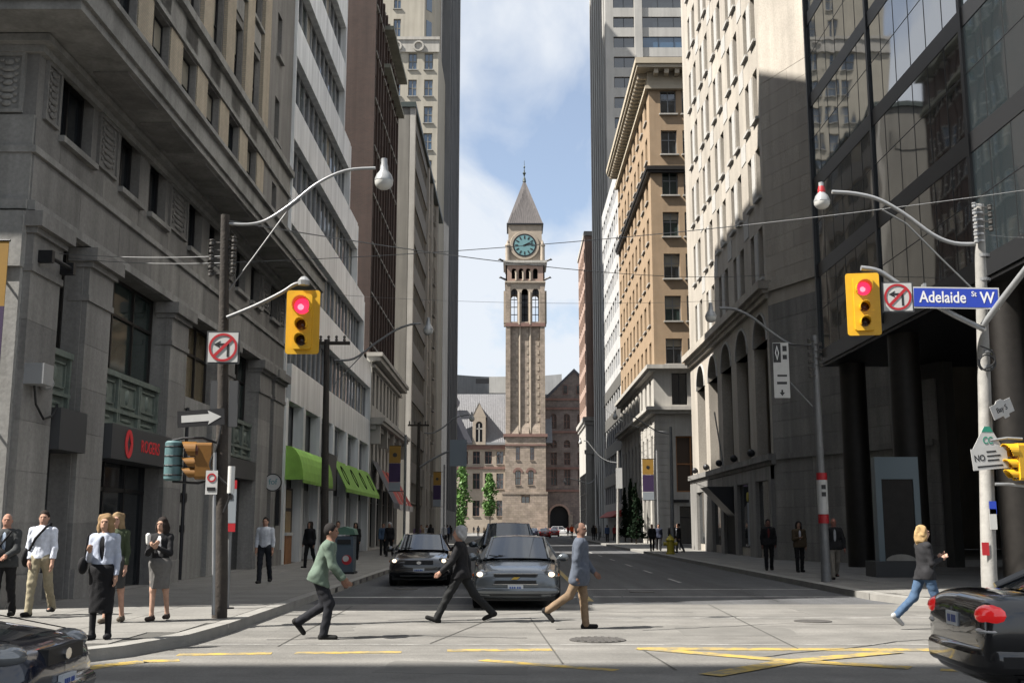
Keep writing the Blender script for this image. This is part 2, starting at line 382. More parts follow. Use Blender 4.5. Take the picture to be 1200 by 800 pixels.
class Fac:
    """Facade frame: a along the wall, d outwards, z up."""
    def __init__(s, k, c): s.k = k; s.c = c
    def p(s, a, d, z):
        return (s.c + d, a, z) if s.k == 'L' else (s.c - d, a, z) if s.k == 'R' else (a, s.c - d, z)
    def box(s, mb, a0, a1, d0, d1, z0, z1, m=0):
        p, q = s.p(a0, d0, z0), s.p(a1, d1, z1); mb.box(p[0], q[0], p[1], q[1], p[2], q[2], m)
    def q(s, mb, pts, m=0): mb.poly([s.p(*x) for x in pts], m)
    def wall(s, mb, a0, a1, z0, z1, holes, dep=.4, d=0, m=0):
        A = sorted({a0, a1, *[h[0] for h in holes], *[h[1] for h in holes]}); Z = sorted({z0, z1, *[h[2] for h in holes], *[h[3] for h in holes]})
        A = [x for x in A if a0 - 1e-6 <= x <= a1 + 1e-6]; Z = [x for x in Z if z0 - 1e-6 <= x <= z1 + 1e-6]
        for j in range(len(Z) - 1):
            zc = (Z[j] + Z[j + 1]) / 2; row = [h for h in holes if h[2] < zc < h[3]]; st = None
            for i in range(len(A)):
                solid = i < len(A) - 1 and not any(h[0] < (A[i] + A[i + 1]) / 2 < h[1] for h in row)
                if solid and st is None: st = A[i]
                if not solid and st is not None:
                    s.q(mb, [(st, d, Z[j]), (A[i], d, Z[j]), (A[i], d, Z[j + 1]), (st, d, Z[j + 1])], m); st = None
        for h in holes:
            b0, b1, c0, c1 = h[:4]; e = d - dep
            for P in ([(b0, d, c0), (b0, e, c0), (b0, e, c1), (b0, d, c1)], [(b1, d, c0), (b1, d, c1), (b1, e, c1), (b1, e, c0)], [(b0, d, c0), (b1, d, c0), (b1, e, c0), (b0, e, c0)], [(b0, d, c1), (b0, e, c1), (b1, e, c1), (b1, d, c1)]): s.q(mb, P, m)
    def arch(s, mb, a0, a1, zs, dep, d=0, n=10, m=0, ztop=None):
        c, r = (a0 + a1) / 2, (a1 - a0) / 2; zt = ztop if ztop is not None else zs + r
        P = [(c - r * math.cos(math.pi * i / n), zs + r * math.sin(math.pi * i / n)) for i in range(n + 1)]
        for i in range(n):
            (u0, w0), (u1, w1) = P[i], P[i + 1]
            s.q(mb, [(u0, d, w0), (u1, d, w1), (u1, d, zt), (u0, d, zt)], m)
            s.q(mb, [(u0, d, w0), (u0, d - dep, w0), (u1, d - dep, w1), (u1, d, w1)], m)
_W = {}
def win_mesh(w, h, cols, rows, t=.06, fm='dark_metal', sill=None, arch=False):
    """A window in its own frame: x along the wall, -y outwards, origin at bottom centre of the opening."""
    k = (round(w, 2), round(h, 2), cols, tuple(rows), t, fm, sill, arch)
    if k in _W: return _W[k]
    f = MB(); y0, y1 = -.05, .05
    f.box(-w / 2, -w / 2 + t, y0, y1, 0, h); f.box(w / 2 - t, w / 2, y0, y1, 0, h); f.box(-w / 2 + t, w / 2 - t, y0, y1, 0, t); f.box(-w / 2 + t, w / 2 - t, y0, y1, h - t, h)
    for i in range(1, cols): x = -w / 2 + w * i / cols; f.box(x - t / 2, x + t / 2, y0, y1 - .01, t, h - t)
    for r in rows: f.box(-w / 2 + t, w / 2 - t, y0 + .005, y1 - .02, h * r - t / 2, h * r + t / 2)
    p = MB(); p.quad((-w / 2 + t * .5, .02, t * .5), (w / 2 - t * .5, .02, t * .5), (w / 2 - t * .5, .02, h - t * .5), (-w / 2 + t * .5, .02, h - t * .5))
    sm = None
    if sill: sm = MB().box(-w / 2 - .12, w / 2 + .12, -.12 - sill, .12, -.14, -.012)
    _W[k] = (f.mesh('window', fm), p, sm, {}); return _W[k]
def window(parent, fac, a, z, w, h, cols=1, rows=(.5,), rec=.25, glass='glass', t=.06, fm='dark_metal', sill=None, sm='limestone_pale', d=0, blind=None, part='window'):
    fr, p, s_, c = win_mesh(w, h, cols, rows, t, fm, sill)
    loc = fac.p(a, d - rec, z); rz = FACE[fac.k]
    o = link(part, fr, parent, loc, rz)
    if glass not in c: c[glass] = p.mesh('pane', glass)
    q = bpy.data.objects.new('pane', c[glass]); COL.objects.link(q); q.parent = o
    if s_ is not None:
        if sm not in c: c[sm] = s_.mesh('sill', sm)
        # the sill lies at the wall's face, in front of the recessed frame
        e = bpy.data.objects.new('sill', c[sm]); COL.objects.link(e); e.parent = o; e.location = (0, -rec, 0)
    if blind:
        key = ('b', blind)
        if key not in c:
            hh = h * blind; b = MB(); b.box(-w / 2 + t, w / 2 - t, -.02, .015, h - hh, h - t); c[key] = b.mesh('blind', 'blind')
        e = bpy.data.objects.new('blind', c[key]); COL.objects.link(e); e.parent = o
    return o
def building(name, label, loc, group=None): return thing(name, label, 'building', loc, 0, group)
def part(name, parent, m, fn, smooth=False):
    mb = MB(); fn(mb); return mb.obj(name, m, parent, smooth)
def pieces(name, parent, m, boxes, fac=None):
    """One object for each box; boxes of one size share a mesh."""
    c = {}
    for b in boxes:
        a0, a1, d0, d1, z0, z1 = b[:6]
        p, q = (fac.p(a0, d0, z0), fac.p(a1, d1, z1)) if fac else ((a0, d0, z0), (a1, d1, z1))
        lo = tuple(min(p[i], q[i]) for i in range(3)); sz = tuple(round(abs(p[i] - q[i]), 3) for i in range(3)); mm = b[6] if len(b) > 6 else m
        k = (sz, mm)
        if k not in c:
            mb = MB(); e = min(.012, min(sz) * .2)
            mb.box(0, sz[0], 0, sz[1], 0, sz[2]); c[k] = mb.mesh(name, mm)
        link(name, c[k], parent, lo)
# ---------------------------------------------------------------- the ground
def sheet(name, pts, z, m, kind='structure'):
    mb = MB(); mb.slab(pts, z - .02, z); return tag(mb.obj(name, m), kind=kind)
sheet('ground', [(-2500, -600), (2500, -600), (2500, 4000), (-2500, 4000)], -.03, 'earth')
sheet('cross_street_road', [(-90, -8), (90, -8), (90, 24.6), (-90, 24.6)], 0, 'road_concrete')
sheet('road', [(-5.2, 24.6), (8.8, 24.6), (8.8, 292), (-5.2, 292)], 0, 'asphalt')
sheet('far_road', [(-90, 262), (-5.2, 262), (-5.2, 282), (-90, 282)], -.002, 'asphalt')
sheet('far_cross_road', [(8.8, 262), (90, 262), (90, 282), (8.8, 282)], -.002, 'asphalt')
LW = [(-70, 13.4), (-6.4, 13.4), (-5.6, 13.75), (-5.0, 14.7), (-4.6, 16.2), (-4.5, 18.0)]
RW = [(8.15, 26), (8.4, 24.6), (9.3, 22.8), (10.8, 21.3), (13, 20.6), (70, 20.6)]
def inset(P, k): return P
pl = MB(); pl.slab([(-70, 13.7), (-6.45, 13.7), (-5.75, 14.0), (-5.25, 14.85), (-4.85, 16.2), (-4.75, 18.0), (-4.75, 260), (-70, 260)], 0, .138)
pave_l = tag(pl.obj('pavement', 'joint', org=(-7, 20, 0)), kind='structure')
pr = MB(); pr.slab([(8.5, 260), (8.5, 26.05), (8.75, 24.75), (9.5, 23.0), (10.9, 21.6), (13.05, 20.9), (70, 20.9), (70, 260)], 0, .138)
pave_r = tag(pr.obj('pavement', 'joint', org=(10, 30, 0)), kind='structure')
# kerbs: bent corner pieces, then single stones up both sides
def kerb_strip(name, P, Q):
    for i in range(len(P) - 1):
        mb = MB(); mb.slab([P[i], P[i + 1], Q[i + 1], Q[i]], 0, .15); yield mb
kerb_l = tag(link('kerb', None, None, (-4.8, 18, 0)), kind='structure'); kerb_r = tag(link('kerb', None, None, (8.4, 26, 0)), kind='structure')
PI_ = [(-70, 13.7), (-6.45, 13.7), (-5.75, 14.0), (-5.25, 14.85), (-4.85, 16.2), (-4.75, 18.0)]
for mb in kerb_strip('k', LW, PI_): mb.obj('kerb_stone', 'kerb_stone', kerb_l)
QI = [(8.5, 26.05), (8.75, 24.75), (9.5, 23.0), (10.9, 21.6), (13.05, 20.9), (70, 20.9)]
for mb in kerb_strip('k', RW, QI): mb.obj('kerb_stone', 'kerb_stone', kerb_r)
pieces('kerb_stone', kerb_l, 'kerb_stone', [(-4.75, -4.5, 18.02 + 1.8 * i, 18.02 + 1.8 * i + 1.78, 0, .15) for i in range(52)] + [(-4.75, -4.5, 111.7, 260, 0, .15)])
pieces('kerb_stone', kerb_r, 'kerb_stone', [(8.15, 8.5, 26.07 + 1.8 * i, 26.07 + 1.8 * i + 1.78, 0, .15) for i in range(48)] + [(8.15, 8.5, 112.6, 260, 0, .15)])
pieces('drain_slot', kerb_l, 'black', [(-4.52, -4.494, 28.6 + 1.5 * i, 29.0 + 1.5 * i, .02, .13) for i in range(9)])
# paving slabs, each with its own joints
S = []
for i in range(3):
    for j in range(26):
        S.append((-9.45 + 1.565 * i, -9.45 + 1.565 * i + 1.55, 18.1 + 1.6 * j, 18.1 + 1.6 * j + 1.584, .10, .15))
pieces('paving_slab', pave_l, 'pavement', S + [(-9.45, -4.755, 59.7, 260, .1, .148)])
S = [(-9.45 + 1.5 * i, -9.45 + 1.5 * i + 1.484, 14.95 + 1.57 * j, 14.95 + 1.57 * j + 1.554, .10, .15) for i in range(2) for j in range(2)]
S += [(-6.45, -5.3, 14.95, 16.5, .1, .15), (-6.45, -4.87, 16.52, 18.08, .1, .15), (-9.45, -6.46, 13.71, 14.93, .1, .15), (-70, -9.46, 13.71, 20.9, .1, .149)]
pieces('paving_slab', pave_l, 'pavement', S)
S = [(8.505 + 1.35 * i, 8.505 + 1.35 * i + 1.336, 26.1 + 1.6 * j, 26.1 + 1.6 * j + 1.584, .10, .15) for i in range(3) for j in range(22)]
S += [(8.505, 12.5, 61.3, 260, .1, .148), (12.56, 18, 20.95, 52.4, .1, .1485)]
S += [(9.6, 10.9, 23.1, 26.08, .1, .15), (10.92, 12.54, 21.65, 26.08, .1, .15), (8.78, 9.58, 24.8, 26.08, .1, .15), (18.02, 70, 20.95, 52.4, .1, .148)]
pieces('paving_slab', pave_r, 'pavement', S)
# painted lines, worn
def stripe(name, pts, wd, m, z=.004):
    mb = MB()
    for i in range(len(pts) - 1):
        a, b = Vector((*pts[i], 0)), Vector((*pts[i + 1], 0)); n = (b - a).normalized(); n = Vector((-n.y, n.x, 0)) * wd / 2
        mb.quad(tuple(a - n + Vector((0, 0, z))), tuple(b - n + Vector((0, 0, z))), tuple(b + n + Vector((0, 0, z))), tuple(a + n + Vector((0, 0, z))))
    return tag(mb.obj(name, m), kind='structure')
stripe('road_marking_yellow', [(-4.4, 15.0), (-3.2, 15.15)], .26, 'yellow_paint'); stripe('road_marking_yellow', [(-2.9, 15.2), (-1.5, 15.3)], .24, 'yellow_paint')
stripe('road_marking_yellow', [(-.9, 15.5), (.55, 15.6)], .28, 'yellow_paint'); stripe('road_marking_yellow', [(1.7, 15.72), (6.2, 15.55)], .34, 'yellow_paint', .005)
stripe('road_marking_yellow', [(1.75, 15.75), (3.4, 14.35), (4.7, 13.6)], .30, 'yellow_paint', .008); stripe('road_marking_yellow', [(2.2, 12.9), (3.4, 14.2), (5.1, 15.3)], .30, 'yellow_paint', .012)
stripe('road_marking_yellow', [(-.4, 14.4), (.5, 13.8), (1.2, 13.4)], .2, 'yellow_paint'); stripe('road_marking_yellow', [(5.0, 13.45), (6.2, 12.9)], .22, 'yellow_paint')
stripe('road_marking_yellow', [(-5.2, 13.15), (-4.9, 13.9), (-4.6, 14.25), (-4.2, 14.4)], .28, 'yellow_paint')
stripe('centre_line_yellow', [(1.72, 25.5), (1.72, 150)], .16, 'yellow_paint')
stripe('road_marking_white', [(-.7, 20.9), (8.6, 21.0)], .1, 'white_paint'); stripe('road_marking_white', [(-4.5, 16.3), (8, 16.25)], .06, 'white_paint')
stripe('stop_line_white', [(-4.6, 27.0), (1.5, 27.0)], .35, 'white_paint'); stripe('road_marking_white', [(1.9, 27.2), (8.2, 27.2)], .2, 'white_paint'); stripe('road_marking_white', [(1.9, 30.4), (8.2, 30.4)], .2, 'white_paint')
for y in (34, 41, 48, 56, 64, 72): stripe('lane_dash_white', [(5.0, y), (5.0, y + 2.6)], .11, 'white_paint')
for x0, y0, x1, y1 in ((-1.2, 16.4, -.4, 20.8), (.6, 14.0, .3, 21), (1.9, 13.4, 1.75, 15.7), (3.9, 15.7, 4.2, 24.5), (-3.3, 16, -3.4, 24)): stripe('road_joint', [(x0, y0), (x1, y1)], .025, 'joint', .006)
mb = MB(); mb.lathe([(.42, 0), (.42, .012), (.40, .012)], (1.24, 16.9, 0), 24)
cov = mb.obj('manhole_cover', 'iron', smooth=True); tag(cov, 'round dark iron manhole cover set in the pale crossing', 'manhole cover')
for i in range(7):
    x = 1.24 - .3 + .1 * i; hw = math.sqrt(max(.40 ** 2 - (x - 1.24) ** 2, .01)); mb = MB()
    mb.box(x - .02, x + .02, 16.9 - hw, 16.9 + hw, .012, .022); mb.obj('rib', 'iron', cov)

for k, P in enumerate(([(2.6, 17.6), (4.4, 17.5), (4.5, 18.9), (2.7, 19.1)], [(-3.9, 18.3), (-2.6, 18.4), (-2.7, 19.3), (-3.8, 19.2)], [(5.6, 21.6), (7.6, 21.5), (7.7, 23.4), (5.7, 23.6)], [(-1.6, 13.2), (.1, 13.0), (.2, 14.1), (-1.5, 14.3)])):
    mb = MB(); rp_ = random.Random(k); Q = []
    for i in range(len(P)):
        a, b = Vector((*P[i], 0)), Vector((*P[(i + 1) % len(P)], 0))
        for j in range(5): q = a.lerp(b, j / 5); Q.append((q.x + rp_.uniform(-.05, .05), q.y + rp_.uniform(-.05, .05)))
    mb.slab(Q, 0, .0022); tag(mb.obj('road_patch', 'patch_concrete'), kind='structure')
def crack(pts, sd):
    rp_ = random.Random(sd); P = []
    for i in range(len(pts) - 1):
        a, b = Vector((*pts[i], 0)), Vector((*pts[i + 1], 0))
        for j in range(8): q = a.lerp(b, j / 8); P.append((q.x + rp_.uniform(-.09, .09), q.y + rp_.uniform(-.07, .07)))
    P.append(pts[-1]); stripe('tar_seal', P, .035, 'tar', .0068)
crack([(-3.6, 16.9), (-1.5, 17.6), (.2, 17.2)], 1); crack([(2.0, 18.4), (4.6, 19.7), (7.4, 19.5)], 2); crack([(-2.2, 20.4), (.8, 22.5), (3.5, 22.2)], 3); crack([(3, 14.6), (6, 16.9), (8, 17.4)], 4); crack([(2.4, 26), (3.4, 34), (2.9, 46), (3.5, 60)], 5); crack([(5.9, 25.5), (6.4, 38), (6.0, 55)], 6); crack([(-4.2, 25), (-1.4, 26.1), (1.4, 25.6)], 7)
for x, y, r in ((5.3, 20.2, .33), (-2.9, 30.5, .32), (3.3, 29.2, .33)):
    mb = MB(); mb.lathe([(r, 0), (r, .012), (r * .95, .013)], (x, y, 0), 20); tag(mb.obj('manhole_cover', 'iron', None, True), {5.3: 'small dark iron cover before the far kerb', -2.9: 'dark iron cover in the kerb lane behind the stop line', 3.3: 'dark iron cover in the empty lane past the stop line'}[x], 'manhole cover')
# ---------------------------------------------------------------- west side: the corner building
XL = -9.5
rnd = random.Random(3)
def gl(*o): return rnd.choice(o)
b1 = building('corner_stone_building', 'tall weathered stone corner building with carved panels and a deep cornice over a phone shop', (-20, 33, 0))
E_ = Fac('L', XL); S_ = Fac('S', 21.0)
piers = [(21.0, 22.45), (23.9, 25.4), (29.9, 31.5), (35.4, 36.9), (40.6, 42.6), (43.2, 45.2)]
bays = [(22.45, 23.9), (25.4, 29.9), (31.5, 35.4), (36.9, 40.6), (42.6, 43.2)]
small = [(22.2, 23.9), (25.7, 27.1), (27.85, 29.25), (31.4, 32.8), (33.6, 35.0), (37.0, 38.4), (39.2, 40.6), (42.4, 43.8)]
FL = [12.95 + 3.55 * k for k in range(11)]
upw = [22.9 + 2.6 * k for k in range(8)]
def f(mb):
    hol = [(a, b, .15, 7.75) for a, b in bays] + [(a, b, 9.7, 11.2) for a, b in small]
    hol += [(a - .7, a + .7, z, z + 2.3) for a in upw[:-1] for z in FL] + [(42.0, 42.8, z + .3, z + 2.1) for z in FL]
    E_.wall(mb, 21.0, 45.2, .15, 51.5, hol, .5)
    # the Adelaide side round the corner
    hs = [(-30 + 3.2 * k, -28.4 + 3.2 * k, z, z + 2.3) for k in range(6) for z in FL] + [(-30 + 4.4 * k, -27 + 4.4 * k, .5, 7.6) for k in range(4)] + [(-11.6, -10.45, 9.7, 11.2)]
    S_.wall(mb, -32, XL, .15, 51.5, hs, .5)
    mb.box(-32, XL - .5, 21.5, 45.2, 51.2, 51.5); mb.quad((-32, 45.2, .15), (XL, 45.2, .15), (XL, 45.2, 51.5), (-32, 45.2, 51.5)); mb.quad((-32, 21, .15), (-32, 45.2, .15), (-32, 45.2, 51.5), (-32, 21, 51.5))
w1 = part('wall', b1, 'limestone', f)
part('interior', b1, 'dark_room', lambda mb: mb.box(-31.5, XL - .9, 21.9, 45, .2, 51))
# piers stand a little proud, with capitals
for a0, a1 in piers:
    def f(mb):
        E_.box(mb, a0 + .03, a1 - .03, -.3, .108, .15, 6.55); E_.box(mb, a0 + .08, a1 - .08, -.3, .20, .15, .75)
        E_.box(mb, a0 - .02, a1 + .02, -.3, .17, 6.55, 6.68); E_.box(mb, a0 + .015, a1 - .015, -.3, .14, 6.68, 7.3)
        E_.box(mb, a0 - .04, a1 + .04, -.3, .22, 7.3, 7.42); E_.box(mb, a0 - .12, a1 + .12, -.3, .34, 7.42, 7.72)
    p = part('pier', b1, 'limestone', f)
for a0, a1 in piers: pieces('stone_block', b1, 'limestone', [(a0 + .02, a1 - .02, -.28, .12, z, z + .958, gl('limestone', 'limestone_b', 'limestone_c')) for z in [.77 + .966 * k for k in range(6)]], E_)
FR = []
a = 21.0; k = 0
while a < 45.0:
    e_ = min(a + 2.43, 45.2); FR.append((a + .008, e_ - .008, .002, .028, 7.96, 8.91, gl('limestone', 'limestone_b', 'limestone_c'))); FR.append((max(21, a - 1.2) + .008, e_ - 1.2 - .008, .002, .024, 9.07, 9.66, gl('limestone', 'limestone_b', 'limestone_c'))); a += 2.43
pieces('frieze_stone', b1, 'limestone', FR, E_)
part('pier', b1, 'limestone_pale', lambda mb: (S_.box(mb, -10.95, XL - .02, 0, .12, .15, 6.6), S_.box(mb, -11.0, XL, 0, .2, 6.6, 7.7), S_.box(mb, -11.0, XL, 0, .06, 7.7, 9.7)))
def f(mb):
    E_.box(mb, 20.9, 45.2, 0, .10, 8.92, 9.06); E_.box(mb, 20.95, 45.2, 0, .14, 7.76, 7.95); S_.box(mb, -32, XL, 0, .10, 8.92, 9.06); S_.box(mb, -32, XL, 0, .14, 7.76, 7.95)
part('string_course', b1, 'limestone_pale', f)
def f(mb):   # main cornice with bed moulds
    for F_, a0, a1 in ((E_, 19.7, 46.6), (S_, -33, XL + 1.3)):
        o0 = 21.0 if F_ is E_ else -32; o1 = 45.2 if F_ is E_ else XL
        F_.box(mb, o0 + (.002 if F_ is E_ else 0), o1 + (0 if F_ is E_ else .12), 0, .12, 11.0, 11.15); F_.box(mb, o0 + (.002 if F_ is E_ else 0), o1 + (0 if F_ is E_ else .3), 0, .3, 11.15, 11.3)
    mb.box(-33, XL + 1.3, 19.7, 46.4, 11.32, 11.5); mb.box(-33, XL + 1.38, 19.62, 46.45, 11.5, 12.0); mb.box(-33, XL + 1.5, 19.5, 46.5, 12.0, 12.12); mb.box(-32, XL + .25, 20.75, 45.2, 12.12, 12.6)
part('cornice', b1, 'limestone_pale', f)
pieces('cornice_block', b1, 'limestone', [(22.6 + 3.05 * k, 24.7 + 3.05 * k, .45, 1.2, 11.26, 11.33) for k in range(7)], E_)
def f(mb):
    E_.box(mb, 20.8, 45.2, 0, .22, 16.2, 16.45); E_.box(mb, 20.8, 45.2, 0, .1, 15.3, 15.42); S_.box(mb, -32, XL, 0, .22, 16.2, 16.45)
part('sill_course', b1, 'limestone_pale', f)
part('sill_band', b1, 'limestone_pale', lambda mb: E_.box(mb, 21, 45.2, 0, .05, 15.42, 16.2))
# upper piers between the windows, pale ribs in front of buff brick
for k in range(7): part('rib', b1, 'buff_brick', lambda mb: E_.box(mb, upw[k] + .78, upw[k + 1] - .78, .01, .14, 16.46, 51.4))
for k in range(7): part('brick_panel', b1, 'buff_brick', lambda mb: E_.box(mb, upw[k] + .74, upw[k + 1] - .74, .005, .04, 12.62, 15.28))
for z in FL[1:]:
    pieces('spandrel', b1, 'limestone_pale', [(a - .6, a + .6, .0, .05, z - .98, z - .28) for a in upw[:-1]], E_)
    for a in upw[:-1]: window(b1, E_, a, z, 1.4, 2.3, 1, (.5,), .22, gl('glass', 'glass', 'glass_green', 'glass', 'blind'), blind=gl(None, None, .4), sill=.02, sm='limestone_pale')
    window(b1, E_, 42.4, z + .3, .8, 1.8, 1, (.5,), .3, 'glass', sill=.02)
for a in upw[:-1]: window(b1, E_, a, FL[0], 1.4, 2.3, 2, (.55,), .24, gl('glass', 'glass', 'glass_green'), blind=gl(None, .35))
window(b1, E_, 42.4, FL[0] + .3, .8, 1.8, 1, (.5,), .3, 'glass')
for k in range(6):
    for z in FL: window(b1, S_, -29.2 + 3.2 * k, z, 1.6, 2.3, 1, (.5,), .35, 'glass', sill=.02)
for k in range(4): window(b1, S_, -28.5 + 4.4 * k, .5, 3.0, 7.1, 2, (.4, .55), .4, 'glass')
for a0, a1 in small: window(b1, E_, (a0 + a1) / 2, 9.7, a1 - a0, 1.5, 2, (), .28, 'glass', t=.08, sill=.03)
window(b1, S_, -11.02, 9.7, 1.15, 1.5, 2, (), .4, 'blind', t=.06, fm='sign_white')
# carved panels between the small windows
def carved(mb, F_, a0, a1, z0, z1):
    F_.box(mb, a0, a1, .003, .03, z0, z1); t = .07
    F_.box(mb, a0, a1, .03, .075, z1 - t, z1); F_.box(mb, a0, a1, .03, .075, z0, z0 + t); F_.box(mb, a0, a0 + t, .03, .075, z0 + t, z1 - t); F_.box(mb, a1 - t, a1, .03, .075, z0 + t, z1 - t)
    c = (a0 + a1) / 2; zc = (z0 + z1) / 2; h = (z1 - z0) / 2 - .15; ww = (a1 - a0) / 2 - .12
    for j in range(7):
        zz = zc + h * (j - 3) / 3.3; q = F_.p(c, .05, zz); rr = (.04 if F_.k == 'L' else ww * (.5 + .4 * ((j * 7) % 3) / 3), ww * (.5 + .4 * ((j * 7) % 3) / 3) if F_.k == 'L' else .04, h * .14)
        mb.ball(q, rr, 8)
        for sg in (-1, 1): mb.ball(F_.p(c + sg * ww * .72, .045, zz + h * .1), (.03, .06, h * .1) if F_.k == 'L' else (.06, .03, h * .1), 6)
gaps = [(21.3, 22.0), (24.2, 25.4), (29.5, 31.15), (35.3, 36.75), (40.85, 42.2), (44.0, 44.9)]
for a0, a1 in gaps: part('carved_panel', b1, 'limestone', lambda mb: carved(mb, E_, a0, a1, 9.75, 11.0))
part('carved_panel', b1, 'limestone_pale', lambda mb: carved(mb, S_, -10.4, -9.75, 9.75, 11.0))
# second-storey shop windows over decorated metal balustrade panels
for i, (a0, a1) in enumerate(bays[:4]):
    gla = ('glass_green', 'glass_green', 'glass_warm', 'glass_green')[i]; n = (1, 3, 3, 3)[i]
    window(b1, E_, (a0 + a1) / 2, 5.35, a1 - a0, 2.4, n, (.62,), .45, gla, t=.07, fm='bronze_metal', blind=None)
    if i != 2:
        def f(mb):
            E_.box(mb, a0, a1, -.42, -.2, 4.02, 5.35); E_.box(mb, a0, a1, -.2, -.08, 5.22, 5.35); E_.box(mb, a0, a1, -.2, -.1, 4.38, 4.46); E_.box(mb, a0, a1, -.2, -.06, 4.02, 4.12)
            m_ = max(1, round((a1 - a0) / 1.45)); st = (a1 - a0) / m_
            for j in range(m_):
                u = a0 + st * j; E_.box(mb, u + .02, u + .1, -.2, -.11, 4.12, 5.22); E_.box(mb, u + st - .1, u + st - .02, -.2, -.11, 4.12, 5.22)
                E_.box(mb, u + .2, u + .24, -.2, -.15, 4.56, 5.12); E_.box(mb, u + st - .24, u + st - .2, -.2, -.15, 4.56, 5.12); E_.box(mb, u + .2, u + st - .2, -.2, -.15, 5.08, 5.12); E_.box(mb, u + .2, u + st - .2, -.2, -.15, 4.56, 4.6)
                mb.ball(E_.p(u + st / 2, -.2, 4.84), (.07, .11, .2), 8); mb.ball(E_.p(u + st / 2, -.2, 4.24), (.05, st * .3, .05), 8)
        part('balustrade_panel', b1, 'verdigris', f)
part('stone_panel', b1, 'limestone_pale', lambda mb: (E_.box(mb, 31.52, 35.38, -.45, -.06, .15, 5.0), E_.box(mb, 31.52, 35.38, -.45, .12, 5.0, 5.33), E_.box(mb, 31.52, 35.38, -.06, -.02, 3.4, 3.5)))
part('stone_course', b1, 'limestone_pale', lambda mb: (E_.box(mb, 34.55, 35.3, -.06, .1, .15, 4.9),))
for a, z, s_ in ((32.1, 2.35, .26), (32.15, 1.5, .2)): part('wall_plaque', b1, 'sign_black', lambda mb: E_.box(mb, a, a + .55 if s_ > .22 else a + .4, -.06, -.02, z, z + s_))
part('down_pipe', b1, 'dark_metal', lambda mb: mb.tube([E_.p(31.55, .2, .2), E_.p(31.55, .2, 5)], .05, 8))
# shop fronts
part('shop_door', b1, 'dark_metal', lambda mb: [E_.box(mb, a, a + .08, -.5, -.38, .15, 3.2) for a in (25.42, 26.9, 28.35, 29.8)] + [E_.box(mb, 25.4, 29.9, -.5, -.38, 2.5, 2.6)])
pieces('shop_glass', b1, 'glass', [(a, b, -.47, -.45, .15, 4.0) for a, b in ((25.4, 29.9), (22.45, 23.9), (36.9, 40.6))], E_)
fsn = part('shop_sign', b1, 'sign_grey', lambda mb: E_.box(mb, 25.42, 29.88, -.4, .30, 3.2, 4.0))
part('shop_sign', b1, 'sign_grey', lambda mb: E_.box(mb, 22.47, 23.88, -.4, .30, 3.2, 4.05))
part('shop_sign', b1, 'sign_grey', lambda mb: E_.box(mb, 36.92, 40.58, -.4, .10, 3.3, 3.95))
text('ROGERS', .42, 'letter_red', b1, E_.p(28.15, .306, 3.6), 'L', 'sign_lettering', .92)
def f(mb):   # emblem: two thick brackets round a diamond-shaped gap
    c = 26.55
    for sg in (-1, 1):
        P = []
        for k in range(13):
            a = math.pi * k / 12 - math.pi / 2; P.append((c + sg * .27 * math.cos(a), .305, 3.6 + .34 * math.sin(a)))
        P += [(c + sg * .0, .305, 3.6 + .24), (c + sg * .13, .305, 3.6), (c, .305, 3.6 - .24)]
        mb.extr([E_.p(*q) for q in P], (.012, 0, 0))
part('sign_emblem', b1, 'letter_red', f)
# corner fittings
part('flag_rail', b1, 'dark_metal', lambda mb: (mb.tube([E_.p(21.3, .35, 6.9), E_.p(22.4, .35, 6.9)], .045, 8), E_.box(mb, 21.25, 21.38, .1, .42, 6.78, 7.02), E_.box(mb, 22.32, 22.45, .1, .42, 6.78, 7.02)))
part('utility_box', b1, 'lamp_grey', lambda mb: (E_.box(mb, 21.05, 21.5, .12, .5, 4.35, 4.75), mb.ball(E_.p(21.8, .25, 4.45), .15, 10)))
part('cable', b1, 'black', lambda mb: mb.tube([E_.p(21.35, .2, 4.4), E_.p(21.5, .2, 4.0), E_.p(21.9, .2, 3.75), E_.p(22.3, .2, 3.85), E_.p(22.5, .2, 4.1), E_.p(22.6, .2, 3.7), E_.p(22.55, .2, 3.2)], .025, 6))
# banner on the corner
bn = thing('banner', 'gold and purple street banner hanging from a bracket at the stone corner', 'banner', (-9.75, 20.5, 4.2))
mb = MB(); mb.box(-10.3, -9.6, 20.5, 20.515, 5.75, 7.0); mb.obj('gold_cloth', 'banner_gold', bn)
mb = MB(); mb.box(-10.3, -9.6, 20.5, 20.515, 4.2, 5.745); mb.obj('purple_cloth', 'banner_purple', bn)
mb = MB(); mb.tube([(-9.58, 20.51, 7.02), (-10.35, 20.51, 7.02)], .025); mb.tube([(-9.58, 20.51, 4.19), (-10.35, 20.51, 4.19)], .025); mb.tube([(-10.35, 20.51, 7.02), (-10.35, 20.9, 7.02)], .025); mb.tube([(-10.35, 20.51, 4.19), (-10.35, 20.9, 4.19)], .025); mb.obj('bracket', 'dark_metal', bn)
text('R', .3, 'letter_white', bn, (-9.76, 20.495, 5.45), 'S')
